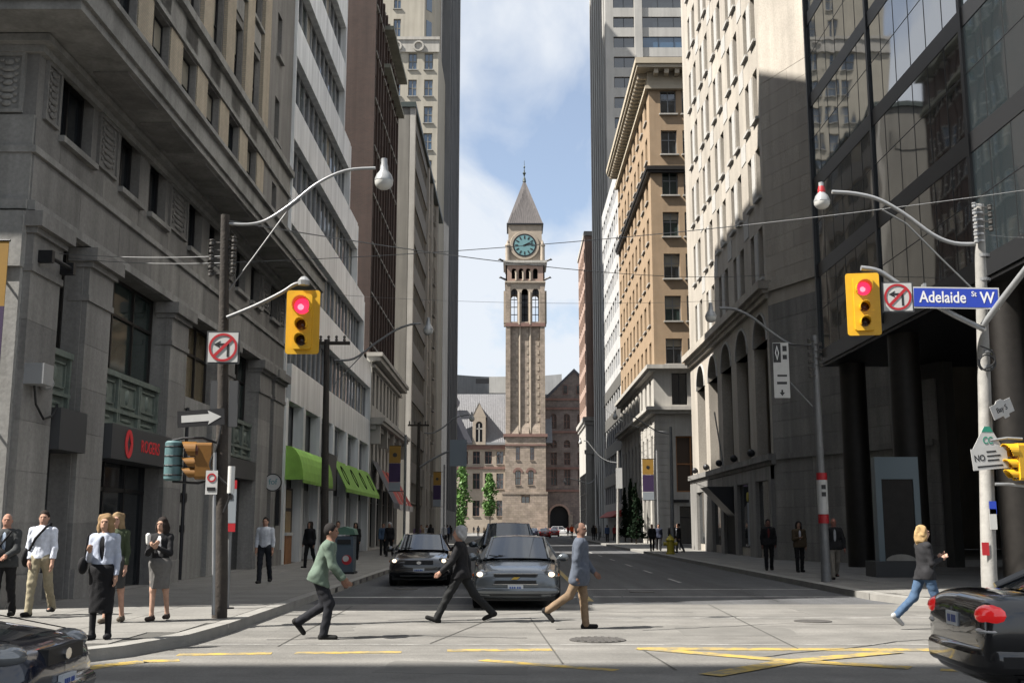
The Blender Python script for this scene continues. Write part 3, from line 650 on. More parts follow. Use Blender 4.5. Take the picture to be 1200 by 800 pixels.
# ---------------------------------------------------------------- the silver office block, stepped at its north end
b2 = building('silver_office_block', 'aluminium-clad office block with long ribbon windows and green shop awnings', (-20, 58, 0))
ends = [(.15, 12.0, 72.2), (12.0, 15.6, 68.4), (15.6, 19.55, 64.8), (19.55, 23.3, 61.2), (23.3, 44.5, 58.6)]
def f(mb):
    for z0, z1, e in ends: mb.box(-30, XL - .35, 45.3, e - .25, z0, z1)
part('core_wall', b2, 'dark_metal', f)
zs = [4.75 + 3.73 * k for k in range(11)]
def end_of(z):
    for z0, z1, e in ends:
        if z0 <= z < z1 + .01: return e
P_ = []
for k, z in enumerate(zs):
    e = end_of(z + .5)
    n = round((e - 45.3) / 1.2); st = (e - 45.3) / n
    for i in range(n):
        a = 45.3 + st * i
        if not (a < 45.4 and z < 12): P_.append((a + .008, a + st - .008, -.35, .10, z + 2.13, z + 3.73))
        if z < 6 and a < 57.6: continue
        window(b2, E_, a + st / 2, z, st, 2.13, 1, (), .25, gl('glass', 'glass', 'glass', 'blind', 'glass_green'), t=.05, fm='galvanised')
pieces('spandrel_panel', b2, 'aluminium', P_, E_)
for z0, z1, e in ends: part('end_post', b2, 'aluminium', lambda mb: E_.box(mb, e - .02, e + .22, -.4, .12, z0 + .02, z1 - .02))
part('first_post', b2, 'aluminium', lambda mb: E_.box(mb, 45.22, 45.32, -.4, .13, .15, 44.5))
for z0, z1, e in ends: part('end_wall', b2, 'aluminium', lambda mb: mb.box(-30, XL - .4, e - .2, e + .18, z0 + .02, z1 - .02))
# recessed loggia and shop fronts at street level
pieces('column', b2, 'aluminium', [(a, a + .5, -.3, .16, .15, 6.9) for a in (45.4, 49.2, 53.4, 57.4, 62, 66.8, 71.6)], E_)
part('shop_glass', b2, 'glass', lambda mb: E_.box(mb, 45.8, 71.6, -.28, -.25, .6, 3.3))
part('shop_wall', b2, 'brown_room', lambda mb: (E_.box(mb, 45.95, 49.15, -.25, -.2, .15, 3.3),))
part('shop_door', b2, 'wood_pale', lambda mb: (E_.box(mb, 47.6, 48.6, -.2, -.15, .2, 2.3), E_.box(mb, 47.6, 48.6, -.2, -.15, 2.45, 3.2)))
part('planter_shelf', b2, 'wood', lambda mb: E_.box(mb, 46.0, 47.2, -.2, .2, .15, 1.3))
part('shelf_top', b2, 'sign_white', lambda mb: E_.box(mb, 45.95, 47.25, -.2, .24, 1.3, 1.42))
pieces('white_frame', b2, 'sign_white', [(49.75 + .9 * i, 49.9 + .9 * i, -.25, -.12, .2, 3.3) for i in range(4)] + [(54 + 1.15 * i, 54.1 + 1.15 * i, -.25, -.12, .2, 3.3) for i in range(3)] + [(58 + .9 * i, 58.1 + .9 * i, -.25, -.12, .2, 3.3) for i in range(10)], E_)
pieces('wall_lamp', b2, 'sign_black', [(44.0, 44.25, .16, .3, 1.7, 3.1)], E_)
part('sign_box', b2, 'sign_grey', lambda mb: E_.box(mb, 54.0, 56.6, -.2, .5, 3.45, 5.2))
# ---------------------------------------------------------------- small classical building and the brown tower above it
b3 = building('small_classical_building', 'narrow pale four-storey building with bracketed cornice below the brown brick tower', (-16, 81, 0))
F3 = Fac('L', -9.35)
tall = [72.9 + 2.1 * k for k in range(8)]
def f(mb):
    hol = [(a, a + 1.15, 9.6, 11.9) for a in tall] + [(a, a + 1.15, 5.3, 7.8) for a in tall] + [(73 + 3.5 * k, 75.8 + 3.5 * k, .3, 4.2) for k in range(5)]
    F3.wall(mb, 72.5, 90, .15, 12.4, hol, .4)
    mb.box(-22, -9.75, 72.5, 90, 12.1, 12.4); mb.quad((-22, 90, .15), (-9.35, 90, .15), (-9.35, 90, 12.4), (-22, 90, 12.4)); mb.quad((-22, 72.5, .15), (-9.35, 72.5, .15), (-9.35, 72.5, 12.4), (-22, 72.5, 12.4))
part('wall', b3, 'white_stone', f)
part('cornice', b3, 'white_stone', lambda mb: (F3.box(mb, 72.3, 90.2, 0, .25, 12.0, 12.2), F3.box(mb, 72.0, 90.5, -.3, .6, 12.4, 12.7), F3.box(mb, 71.9, 90.6, -.3, .75, 12.7, 12.95)))
part('balcony', b3, 'white_stone', lambda mb: (F3.box(mb, 72.2, 90.2, 0, .95, 8.45, 8.7), F3.box(mb, 72.2, 90.2, 0, .8, 8.25, 8.45), F3.box(mb, 72.4, 90, 0, .35, 7.95, 8.25)))
pieces('console', b3, 'white_stone', [(72.6 + 4.2 * k, 73.0 + 4.2 * k, 0, .6, 7.0, 8.25) for k in range(5)], F3)
for a in tall: window(b3, F3, a + .57, 9.6, 1.15, 2.3, 1, (.6,), .25, 'glass'); window(b3, F3, a + .57, 5.3, 1.15, 2.5, 1, (.6,), .25, 'glass')
for k in range(5): window(b3, F3, 74.4 + 3.5 * k, .3, 2.8, 3.9, 3, (.75,), .3, 'glass')
b4 = building('brown_brick_tower', 'dark brown brick office tower with paired windows rising over the small classical building', (-20, 80, 12.7))
F4 = Fac('L', -9.75)
rows4 = [13.9 + 3.45 * k for k in range(8)]; cols4 = [73.5, 75.0, 76.5, 78.4, 79.9, 81.4, 83.3, 84.8, 86.5]
def f(mb):
    F4.wall(mb, 72.8, 88.4, 12.96, 40.2, [(a, a + .95, z, z + 1.9) for a in cols4 for z in rows4], .3)
    mb.quad((-32, 72.8, 12.96), (-9.75, 72.8, 12.96), (-9.75, 72.8, 40.2), (-32, 72.8, 40.2)); mb.quad((-32, 88.4, 12.96), (-9.75, 88.4, 12.96), (-9.75, 88.4, 40.2), (-32, 88.4, 40.2)); mb.box(-32, -10.1, 72.85, 88.3, 40.0, 40.2)
    mb.quad((-32, 72.8, 12.96), (-32, 88.4, 12.96), (-32, 88.4, 40.2), (-32, 72.8, 40.2))
part('wall', b4, 'brown_brick', f)
part('brick_quoin', b4, 'brown_brick', lambda mb: (mb.box(-10.9, -9.7, 72.72, 73.3, 12.97, 40.3),))
for k, a in enumerate([72.8, 74.75, 76.25, 77.75, 79.65, 81.15, 82.65, 84.55, 86.1, 88.1]): part('rib', b4, 'brown_brick', lambda mb: F4.box(mb, a - .1, a + .16, 0, .14, 12.97, 40.2))
for z in rows4:
    for a in cols4: window(b4, F4, a + .475, z, .95, 1.9, 1, (.5,), .1, gl('glass_sky', 'blind', 'glass'), t=.08, fm='sign_white', sill=.04)
part('string_course', b4, 'grey_stone', lambda mb: (F4.box(mb, 78, 88.5, 0, .8, 38.3, 38.6), F4.box(mb, 78, 88.5, 0, .6, 35.3, 35.6)))
# ---------------------------------------------------------------- farther west-side towers
b5 = building('banded_office_building', 'grey banded office building with two pale full-height ribs on its long face', (-20, 117, 0))
F5 = Fac('L', -9.5); F5s = Fac('S', 99.5)
def f(mb): mb.box(-28, -9.75, 99.5, 140, .15, 40.6); mb.box(-28, -11.2, 99.45, 106.5, 36.5, 38.2)
part('wall', b5, 'office_stone', f)
pieces('rib', b5, 'white_stone', [(99.5, 100.3, -.3, .25, .15, 40.8), (117.2, 118, -.3, .25, .15, 40.8), (123, 123.6, -.3, .2, .15, 40.8), (132, 132.6, -.3, .2, .15, 40.8)], F5)
part('parapet', b5, 'copper_dark', lambda mb: mb.box(-28.2, -9.2, 99.3, 140.2, 40.6, 41.1))
for k in range(10):
    z = 3.8 + 3.75 * k
    part('dark_spandrel', b5, 'office_dark', lambda mb: F5.box(mb, 100.3, 117.2, -.3, .05, z + 1.9, z + 3.75))
    for i in range(7): window(b5, F5, 101.5 + 2.4 * i, z, 2.4, 1.9, 3, (), .12, gl('glass', 'blind', 'glass'), t=.12, fm='office_stone')
    for i in range(3): window(b5, F5, 120.3 + .0 + 4.5 * i, z, 1.6, 1.9, 2, (), -.06, 'glass', t=.1, fm='office_stone', sill=.03)
b6 = building('beige_stepped_tower', 'beige stone tower with blue-reflecting windows and a carved band below its setback', (-22, 150, 0))
F6s = Fac('S', 141.0); F6 = Fac('L', -10.15)
def f(mb):
    wx = [-16.3 + 2.15 * k for k in range(3)] + [-18.5, -20.6]
    F6s.wall(mb, -26, -10.15, .15, 66.2, [(x, x + 1.15, z, z + 2.3) for x in wx for z in [47.2 + 3.75 * k for k in range(5)]], .4)
    mb.box(-26, -10.55, 141.5, 156, 65.5, 66.2); mb.quad((-10.15, 141, .15), (-10.15, 156, .15), (-10.15, 156, 66.2), (-10.15, 141, 66.2))
    Fu = Fac('S', 142.2); Fu.wall(mb, -26, -12.2, 66.2, 110, [(x, x + 1.0, z, z + 2.6) for x in (-16.4, -19) for z in [67.4 + 4.1 * k for k in range(10)]], .4); mb.quad((-12.2, 142.2, 66.2), (-12.2, 156, 66.2), (-12.2, 156, 110), (-12.2, 142.2, 110)); mb.box(-26, -12.6, 142.7, 156, 109, 110)
    mb.quad((-12.2, 142.2, 66.2), (-10.9, 144, 66.2), (-10.9, 144, 108), (-12.2, 142.2, 108)); mb.quad((-10.9, 144, 66.2), (-10.9, 156, 66.2), (-10.9, 156, 108), (-10.9, 144, 108))
part('wall', b6, 'beige_tower', f)
for z in [47.2 + 3.75 * k for k in range(5)]:
    for x in [-16.3 + 2.15 * k for k in range(3)] + [-18.5, -20.6]: window(b6, F6s, x + .57, z, 1.15, 2.3, 2, (.5,), .2, 'glass_sky', t=.1, fm='office_stone', sill=.05)
Fu = Fac('S', 142.2)
for z in [67.4 + 4.1 * k for k in range(10)]:
    for x in (-16.4, -19): window(b6, Fu, x + .5, z, 1.0, 2.6, 2, (.5,), .2, 'glass_sky', t=.1, fm='office_stone', sill=.05)
    part('corner_window', b6, 'glass_sky', lambda mb: mb.extr([(-11.95, 142.5, z), (-11.3, 143.4, z), (-11.3, 143.4, z + 2.6), (-11.95, 142.5, z + 2.6)], (.03, -.02, 0)))
part('carved_band', b6, 'white_stone', lambda mb: (F6s.box(mb, -26, -10.0, 0, .25, 64.6, 66.3), F6s.box(mb, -26, -9.95, 0, .4, 66.3, 66.7), [mb.lathe([(.75, .0), (.75, -.18), (.55, -.18), (.5, 0)], (-15.8 + 3 * k, 140.74, 65.4), 14, ax='y', cap=False) for k in range(2)]))
b7 = building('dark_slab_tower', 'plain dark grey slab tower at the far end of the west side', (-20, 170, 0))
def f(mb): mb.box(-30, -9.45, 156.5, 182, .15, 125)
part('wall', b7, 'slab_grey', f)
part('corner_strip', b7, 'white_stone', lambda mb: mb.box(-9.44, -9.3, 181.7, 182.05, .15, 125))
F7 = Fac('L', -9.45)
pieces('rib', b7, 'slab_grey', [(158 + 3.9 * k, 158.9 + 3.9 * k, 0, .25, 4, 124) for k in range(6)], F7)
# ---------------------------------------------------------------- east side: dark glass block on round columns
XR = 12.3
g1 = building('dark_glass_block', 'dark reflective glass office block raised on round columns at the street corner', (26, 34, 0))
G_ = Fac('R', XR); GS = Fac('S', 21.3)
lev = [8.35, 11.85, 15.45, 19.05, 22.65, 26.25, 29.85, 33.45, 37.05, 40.65, 44.25, 47.85, 51.45, 55.05, 58.65]
def f(mb): mb.box(12.5, 44, 21.5, 43.85, 8.4, 59)
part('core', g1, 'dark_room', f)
thick = [21.3, 28.7, 36.4]
PA = []
def pane_cells():
    lines = [43.9]
    for t0, t1 in ((43.9, 36.4), (36.4, 28.7), (28.7, 21.3)): lines += [t0 + (t1 - t0) * k / 6 for k in range(1, 7)]
    return [(lines[i + 1], lines[i]) for i in range(len(lines) - 1)]
cells = pane_cells()
P_ = []; B_ = []
for z0, z1 in zip(lev[:-1], lev[1:]):
    zb, zt = z0 + .28, z1 - .28; zm = zb + (zt - zb) * .55
    for a0, a1 in cells:
        if z0 > 30: P_.append((a0 + .016, a1 - .016, -.06, -.02, zb, zt, 'curtain_glass_high')); continue
        P_.append((a0 + .016, a1 - .016, -.06, -.02, zb, zm - .014)); P_.append((a0 + .016, a1 - .016, -.06, -.02, zm + .014, zt))
pieces('glass_pane', g1, 'curtain_glass', P_, G_)
PS = []
for z0, z1 in zip(lev[:-1], lev[1:]):
    for k in range(10): PS.append((12.4 + 3 * k, 15.36 + 3 * k, -.06, -.02, z0 + .28, z1 - .28))
pieces('glass_pane', g1, 'curtain_glass', PS, GS)
for z in lev:
    part('floor_band', g1, 'band_metal', lambda mb: (G_.box(mb, 21.25, 43.95, -.2, .0, z - .28, z + .28), GS.box(mb, 12.24, 44, -.2, .0, z - .28, z + .28)))
pieces('mullion', g1, 'black', [(a1 - .016, a1 + .016, -.08, -.012, lev[0] + .28, lev[-1] - .28) for a0, a1 in cells], G_)
pieces('heavy_mullion', g1, 'band_metal', [(t - .09, t + .09, -.08, .05, lev[0], lev[-1]) for t in thick[1:]] + [(43.82, 43.98, -.2, .09, lev[0], lev[-1])], G_)
part('transom', g1, 'dark_metal', lambda mb: [G_.box(mb, 21.3, 43.9, -.08, -.014, z0 + .28 + (z1 - z0 - .56) * .55 - .014, z0 + .28 + (z1 - z0 - .56) * .55 + .014) for z0, z1 in zip(lev[:-1], lev[1:])])
part('roof', g1, 'dark_metal', lambda mb: mb.box(12.3, 44, 21.3, 43.9, 58.95, 61))
part('soffit', g1, 'dark_metal', lambda mb: mb.box(12.35, 44, 21.4, 43.9, 7.95, 8.06))
for x, y in ((13.3, 43.2), (12.95, 36.4), (12.95, 28.7), (13.3, 21.9), (21.5, 21.9), (29.5, 21.9)): part('column', g1, 'bronze_metal', lambda mb: mb.lathe([(.5, 0), (.5, 7.95)], (x, y, .15), 28), True)
def f(mb):
    mb.box(19.6, 19.7, 23.5, 43.6, .15, 7.95); mb.box(19.6, 44, 23.5, 23.6, .15, 7.95); mb.box(19.6, 44, 43.5, 43.6, .15, 7.95)
part('lobby_glass', g1, 'glass', f)
pieces('lobby_mullion', g1, 'bronze_metal', [(19.5, 19.62, 23.5 + 1.5 * k, 23.58 + 1.5 * k, .15, 5.0) for k in range(14)])
part('lobby_canopy', g1, 'fascia_wood', lambda mb: (mb.box(18.3, 19.6, 24, 43.4, 5.0, 5.5), mb.box(18.25, 19.6, 24, 43.4, 6.9, 7.9)))
ks = thing('information_kiosk', 'tall pale blue frame kiosk with a dark panel beside the glass block entrance', 'kiosk', (11.85, 34.6, .15))
def kb(name, m, *b, par=ks):
    mb = MB()
    for q in b: mb.box(*q)
    return mb.obj(name, m, par)
kb('plinth', 'sign_grey', (10.95, 12.75, 34.2, 35.2, .15, .62))
kb('frame', 'kiosk_panel', (11.14, 11.32, 34.4, 34.75, .62, 3.1), (12.30, 12.48, 34.4, 34.75, .62, 3.1), (11.14, 12.48, 34.4, 34.75, 3.1, 3.78))
kb('display_panel', 'bronze_metal', (11.32, 12.30, 34.45, 34.65, .62, 3.1))
mb = MB(); mb.extr([(11.81 + .46 * math.cos(math.pi * k / 10), 34.41, .63 + .2 * math.sin(math.pi * k / 10)) for k in range(11)], (0, .035, 0)); mb.obj('base_emblem', 'white_stone', ks)
# ---------------------------------------------------------------- cream stone building with the arcade
c1 = building('cream_stone_building', 'cream stone bank building with paired windows above a tall arcade of round arches', (20, 64, 0))
C_ = Fac('R', XR); CS = Fac('S', 52.5)
arc = [54.6, 59.15, 63.6, 68.0, 72.4]
wcol = [c + s * .95 for c in arc for s in (-1, 1)]
crow = [13.75 + 4.12 * k for k in range(8)]
def f(mb):
    hol = [(a - .48, a + .48, z, z + 2.6) for a in wcol for z in crow]
    hol += [(c - 1.5, c + 1.5, 5.1, 10.6) for c in arc]
    hol += [(c - 1.5, c + 1.5, 10.6, 12.1) for c in arc]
    hol2 = [h for h in hol if not (h[2] == 10.6)]
    C_.wall(mb, 52.5, 76.5, .15, 48, hol, .55)
    for c in arc: C_.arch(mb, c - 1.5, c + 1.5, 10.6, .8, n=14)
    mb.quad((XR, 76.5, .15), (34, 76.5, .15), (34, 76.5, 48), (XR, 76.5, 48)); mb.box(XR + .6, 34, 52.9, 76.4, 47.5, 48); mb.quad((34, 52.5, .15), (34, 76.5, .15), (34, 76.5, 48), (34, 52.5, 48))
part('wall', c1, 'cream_stone', f)
# the windowless side wall, set at an angle to the street: separate stone blocks with open joints
AX, AY, AD = 12.3, 52.5, (.3835, -.9235)
def ang(l, d, z): return (AX + AD[0] * l + AD[1] * d, AY + AD[1] * l - AD[0] * d, z)   # l along the wall, d outwards
part('side_backing', c1, 'joint', lambda mb: mb.extr([ang(.01, -.02, .15), ang(11, -.02, .15), ang(11, -.5, .15), ang(.5, -.5, .15)], (0, 0, 48)))
bm_ = {}
def angled(l0, l1, z0, z1, m, d=.05):
    k = (round(l1 - l0, 3), round(z1 - z0, 3), m, d)
    if k not in bm_: q = MB(); q.box(0, l1 - l0, -d, .05, 0, z1 - z0); bm_[k] = q.mesh('stone_block', m)
    o = link('stone_block', bm_[k], c1, ang(l0, 0, z0), math.atan2(AD[1], AD[0]))
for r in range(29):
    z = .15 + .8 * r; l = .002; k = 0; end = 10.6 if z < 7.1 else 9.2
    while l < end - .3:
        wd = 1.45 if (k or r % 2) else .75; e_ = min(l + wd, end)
        angled(l, e_ - .012, z, z + .788, gl('cream_stone', 'cream_stone_b') if z > 12 else gl('limestone', 'limestone_c')); l += wd; k += 1  # lower blocks in darker limestone: the cream wall's shade put into the colour
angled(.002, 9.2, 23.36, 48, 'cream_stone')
for c in arc:
    def f(mb):
        mb.box(XR + .55, XR + .62, c - 1.5, c + 1.5, 5.1, 12.1)
    part('arch_glass', c1, 'glass', lambda mb: mb.box(XR + .75, XR + .8, c - 1.6, c + 1.6, 5.1, 12.1))
    part('arch_frame', c1, 'dark_metal', lambda mb: ([mb.box(XR + .68, XR + .75, c + o - .05, c + o + .05, 5.1, 12.1) for o in (-1.4, -.5, .5, 1.4)], [mb.box(XR + .68, XR + .75, c - 1.5, c + 1.5, z, z + .1) for z in (5.1, 7.4, 10.4)]))
    def f(mb):      # raised archivolt
        n = 14
        for i in range(n):
            a, b = math.pi * i / n, math.pi * (i + 1) / n
            mb.extr([(XR - .07, c + 1.62 * math.cos(a), 10.6 + 1.62 * math.sin(a)), (XR - .07, c + 1.62 * math.cos(b), 10.6 + 1.62 * math.sin(b)), (XR - .07, c + 1.5 * math.cos(b), 10.6 + 1.5 * math.sin(b)), (XR - .07, c + 1.5 * math.cos(a), 10.6 + 1.5 * math.sin(a))], (.075, 0, 0))
    part('archivolt', c1, 'cream_panel', f)
    part('lamp_ball', c1, 'dark_metal', lambda mb: mb.ball((XR - .2, c + 2.1, 5.35), .2, 10))
def f(mb):
    C_.box(mb, 52.3, 76.7, 0, .35, 12.75, 12.95); C_.box(mb, 52.2, 76.8, -.1, .55, 12.95, 13.35); C_.box(mb, 52.4, 76.6, 0, .2, 12.5, 12.75)
    mb.extr([ang(.1, .049, 12.8), ang(9.1, .049, 12.8), ang(9.1, .17, 12.8), ang(.2, .17, 12.8)], (0, 0, .4))
part('cornice', c1, 'cream_stone', f)
part('base_cornice', c1, 'limestone', lambda mb: (C_.box(mb, 52.3, 76.6, 0, .35, 4.75, 5.05), C_.box(mb, 52.3, 76.6, 0, .2, 4.55, 4.75), mb.extr([ang(.2, .049, 4.76), ang(10.4, .049, 4.76), ang(10.4, .15, 4.76), ang(.3, .15, 4.76)], (0, 0, .24))))
for a in wcol:
    for z in crow: window(c1, C_, a, z, .96, 2.6, 1, (.5,), .45, gl('glass', 'glass', 'glass_green'), t=.06, sill=.04, sm='cream_panel', blind=gl(None, None, .35, .6))
for c in arc: pieces('carved_spandrel', c1, 'cream_panel', [(c - .38, c + .38, .003, .04, z + .1, z + 2.5) for z in crow] , C_)
for c in (56.85, 61.4, 65.8, 70.2): pieces('spandrel', c1, 'cream_panel', [(c - .55, c + .55, .003, .03, z - 1.3, z - .25) for z in crow[1:]], C_)
shops = [(53.0, 55.9), (57.6, 60.6), (65.6, 68.4), (71.2, 74.0)]
pieces('shop_glass', c1, 'glass', [(a, b, .003, .03, .6, 3.85) for a, b in shops], C_)
pieces('shop_pier', c1, 'limestone', [(a, b, .003, .22, .15, 4.5) for a, b in ((52.5, 52.98), (55.92, 57.58), (60.62, 61.4), (64.6, 65.58), (68.42, 71.18), (74.02, 76.5))], C_)
part('shop_lintel', c1, 'limestone', lambda mb: C_.box(mb, 52.5, 76.5, .003, .2, 3.87, 4.5))
part('doorway', c1, 'dark_room', lambda mb: C_.box(mb, 61.42, 64.58, .003, .05, .15, 3.86))
part('door_canopy', c1, 'dark_metal', lambda mb: mb.extr([(XR, 62.0, 3.85), (XR - 1.6, 62.0, 3.85), (XR, 62.0, 2.2)], (0, 2.2, 0)))
part('lit_display', c1, 'banner_pale', lambda mb: (C_.box(mb, 57.9, 58.8, .035, .06, .7, 2.9),)); part('display_disc', c1, 'hydrant_yellow', lambda mb: mb.lathe([(.25, -.02), (.25, .02)], (XR - .06, 58.6, 3.2), 16, ax='x'))
part('flag_pole', c1, 'galvanised', lambda mb: mb.tube([(XR, 65, 4.6), (XR - .5, 65, 8.3)], .04, 8))
# ---------------------------------------------------------------- tan brick building with the bracketed cornice
t1 = building('tan_brick_building', 'tan brick office building with bracketed stone cornice over a pale stone base', (20, 111, 0))
T_ = Fac('R', XR); TS = Fac('S', 96.0)
trow = [15.6 + 3.82 * k for k in range(7)]
tw = [98.6 + 3.25 * k for k in range(9)]
ts = [14.05, 16.0, 19.0, 20.9, 24, 25.9]
def f(mb):
    T_.wall(mb, 96, 126.4, 15.5, 41.2, [(a - .8, a + .8, z + .1, z + 2.35) for a in tw for z in trow], .45)
    TS.wall(mb, XR, 30, 15.5, 41.2, [(a - .72, a + .72, z + .1, z + 2.35) for a in ts for z in trow], .45)
    mb.quad((XR, 126.4, 15.5), (30, 126.4, 15.5), (30, 126.4, 44), (XR, 126.4, 44)); mb.box(XR + .6, 30, 96.6, 126.3, 43.2, 43.6); mb.quad((30, 96, .15), (30, 126.4, .15), (30, 126.4, 44), (30, 96, 44))
part('wall', t1, 'tan_brick', f)
for z in trow:
    for a in tw: window(t1, T_, a, z + .1, 1.6, 2.25, 2, (.6,), .35, gl('glass', 'blind', 'glass_green'), t=.07, fm='tan_trim', sill=.05, sm='white_stone')
    for a in ts: window(t1, TS, a, z + .1, 1.44, 2.25, 2, (.62,), .35, gl('glass', 'glass_green'), t=.09, fm='dull_steel', sill=.12, sm='white_stone', blind=gl(None, .3, .5))
def f(mb):
    T_.box(mb, 95.9, 126.4, 0, .3, 33.0, 33.25); T_.box(mb, 95.85, 126.4, 0, .42, 33.25, 33.6); TS.box(mb, XR - .3, 30, 0, .3, 33.0, 33.25); TS.box(mb, XR - .42, 30, 0, .42, 33.25, 33.6)
part('belt_course', t1, 'bronze_metal', f)
def f(mb):
    T_.box(mb, 96, 126.4, 0, .1, 41.2, 42.6); TS.box(mb, XR - .1, 30, 0, .1, 41.2, 42.6)
    mb.box(XR - 1.15, 30, 94.85, 126.8, 42.62, 42.95); mb.box(XR - 1.3, 30, 94.7, 126.9, 42.95, 43.5); mb.box(XR - .35, 30, 95.65, 126.5, 40.9, 41.2)
part('cornice', t1, 'tan_trim', f)
pieces('modillion', t1, 'tan_trim', [(96.4 + .95 * k, 96.8 + .95 * k, .1, .95, 42.15, 42.61) for k in range(32)], T_)
pieces('modillion', t1, 'tan_trim', [(12.7 + .95 * k, 13.1 + .95 * k, .1, .95, 42.15, 42.61) for k in range(12)], TS)
# pale attic storey and base
def f(mb):
    T_.wall(mb, 96, 126.4, 11.9, 15.5, [(a - .75, a + .75, 12.2, 14.7) for a in tw], .45, d=.1)
    TS.wall(mb, XR - .1, 30, 11.9, 15.5, [(13.75, 15.1, 12.1, 14.9), (15.6, 17, 12.1, 14.9)], .45, d=.1)
    T_.box(mb, 95.6, 126.5, 0, .55, 14.95, 15.2); mb.box(XR - .75, 30, 95.25, 126.6, 15.2, 15.55)
    mb.box(XR - .5, 30, 95.5, 126.5, 11.3, 11.6); mb.box(XR - .8, 30, 95.2, 126.6, 11.6, 11.9)
part('attic_storey', t1, 'white_stone', f)
for a in tw: window(t1, T_, a, 12.2, 1.5, 2.5, 2, (), .3, 'glass', d=.1, fm='white_stone', t=.12)
for a in (14.42, 16.3): window(t1, TS, a, 12.1, 1.35, 2.8, 2, (), .35, 'glass', d=.1)
def f(mb):
    T_.wall(mb, 96, 126.4, .15, 11.3, [(a - .7, a + .7, 5.6, 9.6) for a in tw] + [(a - 1.1, a + 1.1, .4, 4.2) for a in tw], .5)
    TS.wall(mb, XR, 30, .15, 11.3, [(14.0, 16.6, 4.6, 9.4), (14.2, 16.2, .2, 3.4)], .5)
part('base_wall', t1, 'white_stone', f)
# ashlar courses of the base, stone by stone on the corner
ST = []
for r in range(18):
    z = .2 + .61 * r
    ST.append((96.0, 97.75, .003, .05, z, z + .57))
    ST.append((97.79, 97.88, .003, .05, z, z + .57))
pieces('stone_block', t1, 'white_stone', [s for s in ST if s[1] - s[0] > .5], T_)
pieces('stone_block', t1, 'white_stone', [(XR - .05 + .01, 13.9, .003, .05, .2 + .61 * r, .77 + .61 * r) for r in range(18)], TS)
pieces('stone_block', t1, 'white_stone', [(a + .78, a + 2.47, .003, .05, 4.4 + .61 * r, 4.97 + .61 * r) for a in tw[:-1] for r in range(11)], T_)
for a in tw: window(t1, T_, a, 5.6, 1.4, 4.0, 1, (.5,), .35, 'glass'); window(t1, T_, a, .4, 2.2, 3.8, 2, (.75,), .35, 'glass')
window(t1, TS, 15.3, 4.6, 2.6, 4.8, 2, (.5,), .35, 'brown_room', fm='wood', t=.12); window(t1, TS, 15.2, .2, 2.0, 3.2, 2, (.7,), .35, 'glass')
part('hanging_sign', t1, 'dark_metal', lambda mb: TS.box(mb, 13.6, 15.0, .1, .2, 3.7, 3.95))
# ---------------------------------------------------------------- farther east-side buildings
r3 = building('white_panel_building', 'white panelled building with grey windows beyond the tan brick building', (20, 139, 0))
R3 = Fac('R', XR + .05)
wr = [20.4 + 3.4 * k for k in range(7)]; wc = [128 + 2.9 * k for k in range(8)]
def f(mb):
    R3.wall(mb, 126.6, 152, .15, 44.5, [(a, a + 2.2, z, z + 1.9) for a in wc for z in wr] + [(a, a + 2.3, z, z + 2.2) for a in wc for z in (4.5, 8.2, 11.9, 15.6)], .35)
    mb.quad((12.35, 126.6, .15), (34, 126.6, .15), (34, 126.6, 44.5), (12.35, 126.6, 44.5)); mb.box(12.9, 34, 126.9, 152, 44, 44.5)
    mb.quad((12.35, 152, .15), (34, 152, .15), (34, 152, 44.5), (12.35, 152, 44.5))
part('wall', r3, 'white_office', f)
part('lower_shade_bands', r3, 'office_dark', lambda mb: [R3.box(mb, 126.6, 152, .003, .06, z + 2.2, z + 3.68) for z in (4.5, 8.2, 11.9, 15.6)])  # dark bands put the lower storeys' shade into the colour
for a in wc:
    for z in wr: window(r3, R3, a + 1.1, z, 2.2, 1.9, 2, (), .2, gl('glass_sky', 'blind', 'glass_sky'), t=.1, fm='white_office')
    for z in (4.5, 8.2, 11.9, 15.6): window(r3, R3, a + 1.15, z, 2.3, 2.2, 2, (), .2, 'glass')
part('awning', r3, 'awning_red', lambda mb: mb.extr([(12.3, 128, 3.6), (11.2, 128, 2.8), (12.3, 128, 2.8)], (0, 20, 0)))
r5 = building('concrete_office_tower', 'tall pale concrete office tower with dark window bands behind the tan brick building', (28, 172, 0))
R5S = Fac('S', 158.0); R5 = Fac('R', 14.6)
rr = [60.2 + 3.2 * k for k in range(14)]
def f(mb):
    R5S.wall(mb, 14.6, 40, .15, 106, [(15.1, 18.25, z, z + 1.75) for z in rr] + [(19.5, 26.6, z, z + 1.75) for z in rr], .45)
    mb.quad((14.6, 158, .15), (14.6, 190, .15), (14.6, 190, 106), (14.6, 158, 106)); mb.box(15, 40, 158.5, 190, 105, 106)
    mb.quad((14.6, 190, .15), (40, 190, .15), (40, 190, 106), (14.6, 190, 106))
part('wall', r5, 'tower_concrete', f)
pieces('rib', r5, 'tower_concrete', [(158 + 4.5 * k, 159.6 + 4.5 * k, 0, .7, .2, 105) for k in range(8)], R5)
pieces('rib', r5, 'tower_concrete', [(18.3, 19.45, 0, .35, .2, 105)], R5S)
for z in rr:
    window(r5, R5S, 16.675, z, 3.15, 1.75, 2, (), .3, 'glass', t=.08); window(r5, R5S, 23.05, z, 7.1, 1.75, 3, (), .2, gl('glass', 'glass_sky'), t=.06)
r4 = building('pink_stone_building', 'pinkish stone office building on a white stone base near the old clock tower', (20, 205, 0))
R4 = Fac('R', 12.9); R4S = Fac('S', 195.0)
def f(mb): mb.box(12.9, 30, 195, 216, 20.7, 53.6)
part('wall', r4, 'pink_stone', f)
for a in (13.3, 15.6): part('pilaster', r4, 'pink_stone', lambda mb: R4S.box(mb, a, a + .5, 0, .25, 20.8, 53))
